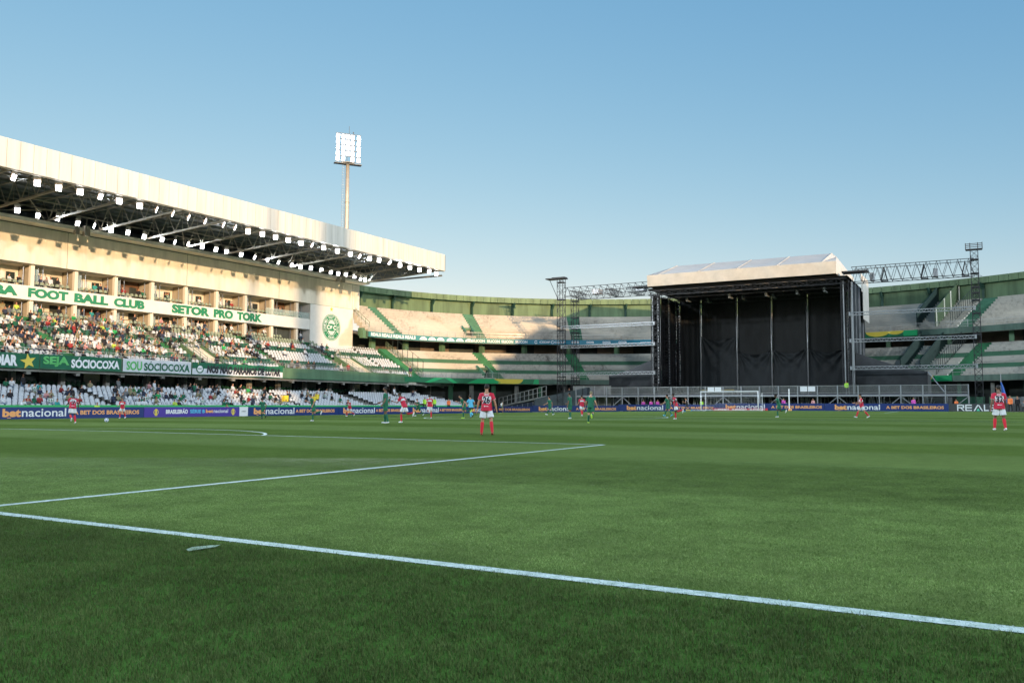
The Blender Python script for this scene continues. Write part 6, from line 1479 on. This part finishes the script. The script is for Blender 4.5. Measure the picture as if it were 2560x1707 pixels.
# stewards, ball boys, photographers
def helper(label, x, y, H, rel, top, leg, z=None, pose=STAND, skin='tan', group=None):
    return person(label, x, y, H, rel, top, leg, leg, K['bootb'], pose=dict(pose, fingers=False), clothes='long', skin=skin, z=z, voxel=0.028, group=group)
VG = 'stewards and helpers round the pitch'
for x, y, H, rel, top, leg, z, lab in (
  (-67.4, 60.4, 1.6, 180, 'orange', 'black', -.5, 'steward in orange vest peering over the purple championship board'),
  (-67.3, 46.0, 1.5, 180, 'lime', 'black', -.3, 'steward in lime and orange vest behind the red player facing the camera'),
  (-67.3, 42.1, 1.3, 180, 'orange', 'black', -.5, 'crouching steward in orange behind the leftmost navy board'),
  (-71.8, 78.4, 1.78, 180, 'yellow', 'black', 0.86, 'steward in yellow vest standing in the lower tier, right one of two'),
  (-70.4, 76.3, 1.7, 180, 'yellow', 'denim', 0.6, 'steward in yellow vest standing in the lower tier, left one of two'),
  (-67.4, 95.0, 1.8, 180, 'lime', 'black', 0.3, 'steward in lime vest behind the tall green player, left one'),
  (-67.6, 97.6, 1.8, 180, 'lime', 'black', 0.3, 'steward in lime vest behind the tall green player, right one'),
  (-67.3, 96.4, 1.45, 170, 'orange', 'black', 0.0, 'steward in orange vest low behind the board left of the green jogging player'),
  (-67.6, 101.2, 1.75, 170, 'orange', 'black', 0.2, 'steward in orange vest behind the board right of the red player seen from behind'),
  (-67.0, 104.8, 1.6, 170, 'orange', 'black', -.2, 'crouching steward in orange vest left of the light blue referee'),
  (-42.6, 113.4, 1.6, 180, 'pink', 'black', None, 'ball helper in magenta vest under the scaffold deck, leftmost of three'),
  (-41.5, 113.5, 1.6, 170, 'pink', 'black', None, 'ball helper in magenta vest under the scaffold deck, middle of three'),
  (-40.5, 113.4, 1.6, 190, 'pink', 'grey', None, 'ball helper in magenta vest under the scaffold deck, rightmost of three'),
  (-34.2, 113.5, 1.55, 180, 'lime', 'black', None, 'steward in lime vest left of the far goal behind the board'),
  (-23.3, 113.6, 1.6, 175, 'pink', 'black', None, 'ball helper in magenta vest right of the far goal'),
  (-19.6, 113.5, 1.55, 185, 'rose', 'black', None, 'helper in pale pink shirt under the deck right of the running green player'),
  (-7.9, 113.4, 1.65, 180, 'pink', 'navy', None, 'ball helper in magenta vest near the right end of the scaffold deck'),
  (-15.9, 116.3, 1.72, 178, 'lime', 'black', DZ+.03, 'worker in lime vest standing on the scaffold deck beside the right stage tower'),
  (-3.3, 113.8, 1.45, 160, 'orange', 'black', None, 'helper in orange vest behind the charcoal board'),
  (2.15, 108.0, 1.8, 150, 'orange', 'black', None, 'photographer in orange bib right of the player wearing 32'),
  (2.85, 108.6, 1.75, 170, 'black', 'black', None, 'photographer in black with a camera at the right edge'),
  (3.35, 107.0, 1.25, 200, 'grey', 'black', None, 'crouching photographer in grey at the far right edge'),
  (-74.7, 87.5, 1.72, 170, 'redd', 'grey', 4.88, 'person in dark red shirt standing at the parapet below the bright stair wall'),
  (-74.8, 81.0, 1.7, 190, 'black', 'grey', 4.88, 'person in black with cap standing at the parapet railing below the crest tower'),
  (-74.8, 80.0, 1.7, 170, 'black', 'khaki', 4.88, 'person in dark jacket leaning on the parapet railing, second from the right'),
  (-74.8, 78.0, 1.72, 160, 'navy', 'khaki', 4.88, 'person in navy jacket standing at the parapet railing, third from the right'),
  (-74.8, 77.1, 1.72, 180, 'grey', 'black', 4.88, 'person in grey shirt standing at the parapet railing, fourth from the right'),
  (-72.6, 98.0, 1.76, 180, 'navy', 'khaki', 5.0, 'guard in dark uniform standing in the corner gate of the bowl stand'),
  (-85.6, 89.0, 1.78, 185, 'redd', 'denim', 13.1, 'person in red shirt standing behind the glass balustrade next to the crest tower'),
  (-71.0, 72.6, 1.75, 90, 'black', 'black', 0.9, 'vendor in black carrying a yellow box in the lower tier'),
  (-75.4, 66.0, 1.78, 150, 'black', 'navy', 5.0, 'person in dark clothes walking at the foot of the white stair ramp'),
  (-57.5, 120.2, 1.75, 170, 'black', 'navy', 2.0, 'person in black standing above the grey ramp wall')):
    if x == -72.6: x, y = -73.3, 99.6
    helper(lab, x, y, H, rel, K[top], K[leg], z, group=VG)
T = thing('delivery_box', 'yellow insulated box held by the vendor in the lower tier', 'box', (-70.6, 71.7, 1.75)); m = MB(); m.mm((-.3, -.32, -.35), (.3, .32, .35), K['yellow']); m.mm((-.32, -.34, .35), (.32, .34, .4), K['black']); m.build('box', T)

# ------------------------------------------------------------------ seats of the long stand
def seat_mesh(mt, name):
    m = MB()
    # curved back and shallow pan, facing +x
    prof = [(-0.16, 0.80), (-0.155, 0.62), (-0.12, 0.46), (0.02, 0.42), (0.24, 0.45)]
    vs = []; ws = (-0.215, -0.12, 0.0, 0.12, 0.215)
    for j, (x, z) in enumerate(prof):
        for w in ws: vs.append((x+(0.05*(abs(w)/0.215)**2 if j < 3 else 0), w*(0.72 if j == 0 else 1), z-0.03-(0.04*(abs(w)/.215)**2 if j == 0 else 0)))
    n = 5; k = len(vs); vs2 = [(x-0.03 if i//n < 2 else x, y, z-(0.03 if i//n >= 2 else 0)) for i, (x, y, z) in enumerate(vs)]
    m.add(vs, [(j*n+i, j*n+i+1, (j+1)*n+i+1, (j+1)*n+i) for j in range(4) for i in range(4)], mt)
    m.add(vs2, [(j*n+i+1, j*n+i, (j+1)*n+i, (j+1)*n+i+1) for j in range(2) for i in range(4)], mt)
    m.add([(-0.1, -0.03, 0), (-0.1, 0.03, 0), (0.0, 0.03, 0.42), (0.0, -0.03, 0.42), (0.06, -0.03, 0), (0.06, 0.03, 0)], [(0, 1, 2, 3), (4, 3, 2, 5), (0, 3, 4), (1, 5, 2)], M_RAILD)
    return m
SEATS = []
for i in range(8):
    y = 6.0
    while y < 112-1.0*i-0.3:
        if not any(abs(y-a) < 0.62 for a in (25, 49.3, 73.2, 98.0)) and not (85.4 < y < 88.4 and i > 0) and not (95 < y < 97.5 and i < 5): SEATS.append((LOWX[i]+0.02, y, LOWZ[i], 'w', 0.0))
        y += 0.5
for i in range(14):
    y = 6.0; c = 'g' if i in (2, 3, 8, 9) else ('c' if i > 11 else 'w')
    while y < 98.0:
        if not any(abs(y-a) < 0.85 for a in AISLE) and not any(a-0.3 < y < b+0.3 and i < 7 for a, b in VOM) and not (y > 90.6 and i > 11):
            SEATS.append((MIDX[i]-0.02, y, MIDZ[i], c, 0.0))
        y += 0.5
for i in range(13):
    a, b, z = crow(i); ph = 180.0
    while ph > 173.2:
        x, y, _ = bp(a+0.3, b+0.3, ph, z)
        if y > 98.1 and not (ph > 176.0 and i > 9 and False): SEATS.append((x, y, z+0.34, 'g' if i in (2, 3, 8, 9) else 'w', -radians(180-ph)*0.7))
        t = radians(ph); ph -= math.degrees(0.52/sqrt((a*sin(t))**2+(b*cos(t))**2))
sm = {'w': seat_mesh(M_SEATW, 'w'), 'g': seat_mesh(M_SEATG, 'g'), 'c': seat_mesh(M_SEATC, 'c')}
smesh = {k: v.mesh('seat_'+k) for k, v in sm.items()}
def in_frame(x, y, z=2):
    d = Vector((x, y, z-1.08)); f = d.dot(_f); return f > 0 and abs(d.dot(_r2)/f) < 0.61
vis = sorted([s for s in SEATS if in_frame(s[0], s[1])], key=lambda s: s[0]**2+s[1]**2)
indiv = set(vis[:290])
big = MB()
for s in SEATS:
    x, y, z, c, rz = s; z2 = zt(z, y)
    if s in indiv:
        o = link('seat', smesh[c], ST, (x, y, z2), rz, kind=None); o.matrix_parent_inverse = Matrix.Translation((85, -58, 0))
    else:
        src = sm[c]; cr, sr = cos(rz), sin(rz)
        base = len(big.v); big.v += [(x+vx*cr-vy*sr, y+vx*sr+vy*cr, z2+vz) for vx, vy, vz in src.v]
        for f, mi in zip(src.f, src.m): big.f.append(tuple(base+q for q in f)); big.m.append(big.mi(src.ml[mi]))
me = bpy.data.meshes.new('seat_rows'); me.from_pydata(big.v, [], big.f)
for q in big.ml: me.materials.append(q)
me.polygons.foreach_set('material_index', big.m)
o = link('seat_rows', me, ST, kind='stuff'); o.matrix_parent_inverse = Matrix.Translation((85, -58, 0))
# seats on the edge of the upper boxes and dark seats in the concourse
m2 = MB()
def bulk(m2, src, x, y, z, rz=0):
    base = len(m2.v); cr, sr = cos(rz), sin(rz); m2.v += [(x+vx*cr-vy*sr, y+vx*sr+vy*cr, z+vz) for vx, vy, vz in src.v]
    for f, mi in zip(src.f, src.m): m2.f.append(tuple(base+q for q in f)); m2.m.append(m2.mi(src.ml[mi]))
for lv, z in ((0, 9.86), (1, 12.9)):
    y = 8.0
    while y < 90:
        if min(abs(y-p) for p in PILL) > 0.55 and (lv or int(y/4.78) % 3): bulk(m2, sm['c'], -85.5, y, zt(z, y))
        y += 0.56
y = 10
while y < 115:
    if (y*0.21) % 1 > 0.25: bulk(m2, sm['g'], -77.9, y, 2.4); bulk(m2, sm['g'], -78.8, y, 2.55)
    y += 0.55
me = bpy.data.meshes.new('balcony_seats'); me.from_pydata(m2.v, [], m2.f)
for q in m2.ml: me.materials.append(q)
me.polygons.foreach_set('material_index', m2.m)
o = link('balcony_seats', me, ST, kind='stuff'); o.matrix_parent_inverse = Matrix.Translation((85, -58, 0))

# ------------------------------------------------------------------ spectators
SIT = dict(seated=True, clothes='long', fingers=False)
POSES = {
 'seated': dict(lean=6, legs=((82, 78, 6), (84, 80, 6)), arms=((30, 8, 50), (34, 8, 48))),
 'seated leaning forward': dict(lean=26, legs=((80, 70, 9), (82, 74, 9)), arms=((40, 8, 60), (42, 8, 62))),
 'seated with a raised arm': dict(lean=2, legs=((84, 72, 7), (80, 80, 5)), arms=((110, 16, 70), (30, 10, 60))),
 'seated cross-legged': dict(lean=-4, legs=((92, 60, 0), (80, 84, 4)), arms=((26, 18, 80), (20, 14, 60))),
 'standing': dict(lean=2, legs=((4, 4, 4), (-3, 4, 4)), arms=((12, 10, 40), (4, 10, 20))),
 'standing with folded arms': dict(lean=0, legs=((2, 3, 5), (0, 4, 5)), arms=((26, 12, 95), (28, 10, 95)))}
TOPS = [('black', 'black'), ('white', 'white'), ('green', 'dark green'), ('greenb', 'bright green'), ('grey', 'grey'), ('limes', 'yellow-green'), ('rose', 'pink'), ('redd', 'dark red'), ('teal', 'teal'), ('khaki', 'khaki'), ('navy', 'navy'), ('stripe', 'striped')]
m_ = bpy.data.materials.new('striped_shirt'); m_.use_nodes = True; nt = m_.node_tree
tc = nt.nodes.new('ShaderNodeTexCoord'); wv = nt.nodes.new('ShaderNodeTexWave'); wv.inputs['Scale'].default_value = 4.5; wv.bands_direction = 'X'
cr = nt.nodes.new('ShaderNodeValToRGB'); cr.color_ramp.elements[0].position = .45; cr.color_ramp.elements[1].position = .55; cr.color_ramp.elements[0].color = (0.02, .16, .08, 1); cr.color_ramp.elements[1].color = (.7, .7, .7, 1)
nt.links.new(tc.outputs['Object'], wv.inputs['Vector']); nt.links.new(wv.outputs['Fac'], cr.inputs[0]); nt.links.new(cr.outputs[0], nt.nodes['Principled BSDF'].inputs['Base Color']); K['stripe'] = m_
BASE = {}
for nm, ps in POSES.items():
    ps = dict(ps); F_ = figure(fingers=False, clothes='long', **ps)
    regs = ('skin', 'shirt', 'shorts', 'boot1', 'boot-1', 'hair', 'sleeve'); me = remesh(F_.mb(regs, 0, 8), 0.047, 0)
    F_.assign(me, regs, {'skin': MSK['tan'], 'shirt': K['white'], 'shorts': K['navy'], 'boot': K['bootb'], 'hair': K['hair']}, lambda r, t: 'shirt' if r == 'sleeve' else 'boot' if r[:4] == 'boot' else r)
    # seated: the seat pan is at 0.45 above the floor
    zoff = -F_.low if nm.startswith('stand') else 0.45-0.96+0.10
    me.transform(Matrix.Translation((0, -0.02, zoff)) ); me.transform(Matrix.Rotation(-pi/2, 4, 'Z')); BASE[nm] = me
SPV = {}
def spv(pose, top, bot, skin):
    k = (pose, top, bot, skin)
    if k not in SPV:
        me = BASE[pose].copy()
        for i_, q in enumerate((MSK[skin], K[top], K[bot], K['bootb'], K['hair'])): me.materials[i_] = q
        SPV[k] = me
    return SPV[k]
rs = random.Random(23); PEOPLE = []
ORD = ['front', 'second', 'third', 'fourth', 'fifth', 'sixth', 'seventh', 'eighth', 'ninth', 'tenth', 'eleventh', 'twelfth', 'thirteenth', 'top']
def bay(y): return 'APOIAR' if y < 45 else 'SEJA' if y < 53.2 else 'SOU' if y < 61.6 else 'PARAMOS'
def noise2(a, b): return (sin(a*1.3+b*2.1)+sin(a*0.37-b*1.1+2)+sin(a*2.9+1))/3
for x, y, z, c, rz in SEATS:
    if not in_frame(x, y) or y > 103: continue
    mid = z > 4; row = None
    if mid:
        if x < -82.7 and y > 98: continue
        row = min(13, max(0, int(round((-74.9-x)/0.68)))); d = 0.48 if y < 58 else (0.30 if y < 66 else (0.20 if y < 72 else (0.12 if y < 80 else (0.05 if y < 92 else 0.006))))
        if y > 66 and row < 4: d *= 0.4
        if row < 2 and y < 56: d *= 0.5
    else:
        row = min(7, max(0, int(round((-69.2-x)/0.85)))); d = 0.22 if y < 58 else (0.20 if y < 72 else (0.06 if y < 84 else 0.012))
    d *= max(0.15, 1+0.9*noise2(y*0.8, row*0.9))
    if rs.random() < d:
        pose = rs.choices(list(POSES), (9, 5, 2, 4, 1.2, 0.6))[0]; top = rs.choices(TOPS, (12, 9, 5, 1.2, 5, .8, 1.2, 1.2, .8, 2, 4, 4))[0]
        PEOPLE.append((x+0.05, y, zt(z, y), pose, top, rs.choice(('navy', 'black', 'denim', 'khaki')), rs.choice(('pale', 'tan', 'tan', 'pale', 'brown')), rz+rs.uniform(-.35, .35), '%s row of %s tier %s %s' % (ORD[row], 'middle' if mid else 'lower', 'above' if mid else 'below', bay(y)) if y < 75 else '%s row of %s tier near crest tower' % (ORD[row], 'middle' if mid else 'lower')))
for lv, z in ((0, 9.85), (1, 12.75)):
    for k, yp in enumerate(PILL):
        if yp < 44: continue
        for q in range(rs.choice((2, 3, 4, 5)) if yp < 84 else 2):
            top = rs.choices(TOPS, (8, 8, 3, 1, 4, 1, 1, 2, 5, 2, 4, 1))[0]; st = rs.random() < 0.6; pose = rs.choice(('standing', 'standing with folded arms')) if st else 'seated'
            yy = yp+0.7+rs.random()*3.6; xx = (-86.6-rs.random()*0.8) if st else -86.2
            PEOPLE.append((xx, yy, zt(z, yy)+(0 if st else 0.25), pose, top, rs.choice(('navy', 'black', 'denim')), rs.choice(('pale', 'tan')), rs.uniform(-.5, .5), '%s boxes above letters %s' % (('lower', 'upper')[lv], 'FOOT BALL' if yy < 60 else 'CLUB' if yy < 66 else 'SETOR PRO' if yy < 76 else 'TORK')))
PEOPLE.sort(key=lambda p: p[0]**2+p[1]**2)
crowd = MB(); seen_lab = {}
sizes = 0
def slab(p): return 'person %s in %s shirt, %s' % ('standing' if p[3].startswith('stand') else 'seated', p[4][1], p[8])
CL = {}
for p in PEOPLE[:265]: CL.setdefault(slab(p), []).append(p)
for v_ in CL.values(): v_.sort(key=lambda p: p[1])
PLACE = ['leftmost', 'second from left', 'third from left', 'fourth from left', 'fifth from left', 'sixth from left', 'seventh from left']
def ulab(p):
    v_ = CL[slab(p)]; return slab(p) if len(v_) == 1 else slab(p)+', '+PLACE[min(6, v_.index(p))]
for n, (x, y, z, pose, top, bot, skin, rz, where) in enumerate(PEOPLE):
    me = spv(pose, top[0], bot, skin)
    if n < 265:
        lab = ulab(PEOPLE[n])
        o = link('person', me, None, (x, y, z), rz, label=lab, cat='person', group='spectators in the long stand'); s_ = rs.uniform(.86, .98); o.scale = (s_, s_, s_)
    else:
        base = len(crowd.v); cr_, sr_ = cos(rz), sin(rz); crowd.v += [(x+v.co.x*cr_-v.co.y*sr_, y+v.co.x*sr_+v.co.y*cr_, z+v.co.z) for v in me.vertices]
        im = [crowd.mi(q) for q in me.materials]
        for p in me.polygons: crowd.f.append(tuple(base+q for q in p.vertices)); crowd.m.append(im[p.material_index])
print('spectators', len(PEOPLE), 'seats', len(SEATS))
if crowd.v:
    me = bpy.data.meshes.new('crowd'); me.from_pydata(crowd.v, [], crowd.f)
    for q in crowd.ml: me.materials.append(q)
    me.polygons.foreach_set('material_index', crowd.m); link('crowd', me, kind='stuff', label='spectators scattered over the far part of the stand', cat='crowd')

# ------------------------------------------------------------------ turf blades near the camera
M_BLADE = bpy.data.materials.new('grass_blade'); M_BLADE.use_nodes = True
nt = M_BLADE.node_tree; L_ = nt.links; bs = nt.nodes['Principled BSDF']; bs.inputs['Roughness'].default_value = 0.6; bs.inputs['Specular IOR Level'].default_value = 0.05
g = nt.nodes.new('ShaderNodeNewGeometry'); sp = nt.nodes.new('ShaderNodeSeparateXYZ'); L_.new(g.outputs['Position'], sp.inputs[0])
oi = nt.nodes.new('ShaderNodeObjectInfo'); at = nt.nodes.new('ShaderNodeAttribute'); at.attribute_name = 'tint'
mix1 = nt.nodes.new('ShaderNodeMix'); mix1.data_type = 'RGBA'; mix1.inputs[6].default_value = (0.060, 0.110, 0.026, 1); mix1.inputs[7].default_value = (0.175, 0.255, 0.085, 1); L_.new(at.outputs['Fac'], mix1.inputs[0])
nz = nt.nodes.new('ShaderNodeTexNoise'); nz.inputs['Scale'].default_value = 1.6; nz.inputs['Detail'].default_value = 5; L_.new(g.outputs['Position'], nz.inputs['Vector'])
rm_ = nt.nodes.new('ShaderNodeMapRange'); rm_.inputs[1].default_value = .3; rm_.inputs[2].default_value = .7; rm_.inputs[3].default_value = .72; rm_.inputs[4].default_value = 1.22; L_.new(nz.outputs['Fac'], rm_.inputs[0])
ed = nt.nodes.new('ShaderNodeMapRange'); ed.inputs[1].default_value = GOAL_Y-.3; ed.inputs[2].default_value = GOAL_Y+.3; ed.inputs[3].default_value = .64; ed.inputs[4].default_value = 1.22; L_.new(sp.outputs['Y'], ed.inputs[0])
def mth(op, i0, v=None):
    n = nt.nodes.new('ShaderNodeMath'); n.operation = op; L_.new(i0, n.inputs[0])
    if v is not None: n.inputs[1].default_value = v
    return n.outputs[0]
bsn = mth('SINE', mth('MULTIPLY', mth('SUBTRACT', sp.outputs['Y'], GOAL_Y), pi/5.5))
bmr = nt.nodes.new('ShaderNodeMapRange'); bmr.inputs[1].default_value = -.3; bmr.inputs[2].default_value = .3; bmr.inputs[3].default_value = .80; bmr.inputs[4].default_value = 1.12; L_.new(bsn, bmr.inputs[0])
mu0 = nt.nodes.new('ShaderNodeMath'); mu0.operation = 'MULTIPLY'; L_.new(rm_.outputs[0], mu0.inputs[0]); L_.new(ed.outputs[0], mu0.inputs[1])
mu = nt.nodes.new('ShaderNodeMath'); mu.operation = 'MULTIPLY'; L_.new(mu0.outputs[0], mu.inputs[0]); L_.new(bmr.outputs[0], mu.inputs[1])
sc_ = nt.nodes.new('ShaderNodeVectorMath'); sc_.operation = 'SCALE'; L_.new(mix1.outputs[2], sc_.inputs[0]); L_.new(mu.outputs[0], sc_.inputs['Scale'])
def absdiff(out, c, half):
    a = nt.nodes.new('ShaderNodeMath'); a.operation = 'SUBTRACT'; a.inputs[1].default_value = c; L_.new(out, a.inputs[0])
    b = nt.nodes.new('ShaderNodeMath'); b.operation = 'ABSOLUTE'; L_.new(a.outputs[0], b.inputs[0])
    c_ = nt.nodes.new('ShaderNodeMath'); c_.operation = 'LESS_THAN'; c_.inputs[1].default_value = half; L_.new(b.outputs[0], c_.inputs[0]); return c_
nl = nt.nodes.new('ShaderNodeTexNoise'); nl.inputs['Scale'].default_value = 30; L_.new(g.outputs['Position'], nl.inputs['Vector'])
yj = nt.nodes.new('ShaderNodeMath'); yj.operation = 'MULTIPLY_ADD'; yj.inputs[1].default_value = 0.03; L_.new(nl.outputs['Fac'], yj.inputs[0]); L_.new(sp.outputs['Y'], yj.inputs[2])
xj = nt.nodes.new('ShaderNodeMath'); xj.operation = 'MULTIPLY_ADD'; xj.inputs[1].default_value = 0.03; L_.new(nl.outputs['Fac'], xj.inputs[0]); L_.new(sp.outputs['X'], xj.inputs[2])
l1 = absdiff(yj.outputs[0], GOAL_Y+0.015, 0.065); l2 = absdiff(xj.outputs[0], PEN_X+0.015, 0.065)
gt = nt.nodes.new('ShaderNodeMath'); gt.operation = 'GREATER_THAN'; gt.inputs[1].default_value = GOAL_Y; L_.new(sp.outputs['Y'], gt.inputs[0])
m3 = nt.nodes.new('ShaderNodeMath'); m3.operation = 'MULTIPLY'; L_.new(l2.outputs[0], m3.inputs[0]); L_.new(gt.outputs[0], m3.inputs[1])
mx = nt.nodes.new('ShaderNodeMath'); mx.operation = 'MAXIMUM'; L_.new(l1.outputs[0], mx.inputs[0]); L_.new(m3.outputs[0], mx.inputs[1])
pw = nt.nodes.new('ShaderNodeMath'); pw.operation = 'MULTIPLY'; L_.new(mx.outputs[0], pw.inputs[0]); rq = nt.nodes.new('ShaderNodeMapRange'); rq.inputs[1].default_value = 0.0; rq.inputs[2].default_value = 0.35; rq.inputs[3].default_value = .55; rq.inputs[4].default_value = 1.0
L_.new(at.outputs['Fac'], rq.inputs[0]); L_.new(rq.outputs[0], pw.inputs[1])
mix2 = nt.nodes.new('ShaderNodeMix'); mix2.data_type = 'RGBA'; mix2.inputs[7].default_value = (0.37, 0.46, 0.47, 1); L_.new(pw.outputs[0], mix2.inputs[0]); L_.new(sc_.outputs[0], mix2.inputs[6]); L_.new(mix2.outputs[2], bs.inputs['Base Color'])
TUFTS = bpy.data.collections.new('tuft_sources')
rg = random.Random(3); S = 0.25
for k in range(5):
    vs, fs, tn_ = [], [], []
    for b in range(330):
        x = rg.uniform(-S/2-.02, S/2+.02); y = rg.uniform(-S/2-.02, S/2+.02); h = rg.uniform(.010, .024)*(1 if rg.random() > .03 else 1.5); w = rg.uniform(.0011, .0022); a = rg.uniform(0, 2*pi); ln = rg.uniform(.1, 1.1)*h; la = rg.uniform(0, 2*pi)
        dx, dy = cos(a)*w, sin(a)*w; mx_, my_ = cos(la)*ln*.4, sin(la)*ln*.4; i0 = len(vs)
        vs += [(x-dx, y-dy, -.002), (x+dx, y+dy, -.002), (x+mx_+dx*.8, y+my_+dy*.8, h*.6), (x+mx_-dx*.8, y+my_-dy*.8, h*.6), (x+cos(la)*ln, y+sin(la)*ln, h)]
        fs += [(i0, i0+1, i0+2, i0+3), (i0+3, i0+2, i0+4)]; tn_ += [rg.random()**1.2]*2
    me = bpy.data.meshes.new('grass_tuft'); me.from_pydata(vs, [], fs); me.materials.append(M_BLADE)
    at_ = me.attributes.new('tint', 'FLOAT', 'FACE'); at_.data.foreach_set('value', tn_)
    TUFTS.objects.link(bpy.data.objects.new('grass_tuft', me))
pts = []; attr = []
def cam_uv(x, y):
    d = Vector((x, y, -1.08)); f = d.dot(_f); return (d.dot(_r2)/f if f > .1 else 9), f
NEAR, FARG = 2.3, 17.0
gx = -18.0
while gx < 9:
    gy = 0.5
    while gy < 16.5:
        u, f = cam_uv(gx, gy)
        if abs(u) < 0.68 and f < FARG and f > NEAR:
            pts.append((gx+rg.uniform(-.05, .05), gy+rg.uniform(-.05, .05), 0.0)); 
            attr.append(max(0.05, min(1, (FARG-f)/9.0))*(1.15 if gy < GOAL_Y-.1 else .62))
        gy += 0.185
    gx += 0.185
pm = bpy.data.meshes.new('grass'); pm.from_pydata(pts, [], []); a_ = pm.attributes.new('hs', 'FLOAT', 'POINT'); a_.data.foreach_set('value', attr)
go = link('grass', pm, kind='stuff', label='short green turf blades in the foreground around the goal line', cat='grass')
ng = bpy.data.node_groups.new('turf_blades', 'GeometryNodeTree'); ng.interface.new_socket('Geometry', in_out='INPUT', socket_type='NodeSocketGeometry'); ng.interface.new_socket('Geometry', in_out='OUTPUT', socket_type='NodeSocketGeometry')
N = ng.nodes; gi = N.new('NodeGroupInput'); go_ = N.new('NodeGroupOutput'); iop = N.new('GeometryNodeInstanceOnPoints'); ci = N.new('GeometryNodeCollectionInfo')
ci.inputs['Collection'].default_value = TUFTS; ci.inputs['Separate Children'].default_value = True; ci.inputs['Reset Children'].default_value = True
iop.inputs['Pick Instance'].default_value = True
rv = N.new('FunctionNodeRandomValue'); rv.data_type = 'FLOAT_VECTOR'; rv.inputs[0].default_value = (0, 0, 0); rv.inputs[1].default_value = (0, 0, 6.283)
na = N.new('GeometryNodeInputNamedAttribute'); na.data_type = 'FLOAT'; na.inputs['Name'].default_value = 'hs'
cb = N.new('ShaderNodeCombineXYZ'); cb.inputs[0].default_value = 1; cb.inputs[1].default_value = 1
GL = ng.links.new
GL(gi.outputs[0], iop.inputs['Points']); GL(ci.outputs[0], iop.inputs['Instance']); GL(rv.outputs[0], iop.inputs['Rotation']); GL(na.outputs[0], cb.inputs[2]); GL(cb.outputs[0], iop.inputs['Scale']); GL(iop.outputs[0], go_.inputs[0])
gm = go.modifiers.new('blades', 'NODES'); gm.node_group = ng
print('tufts', len(pts))
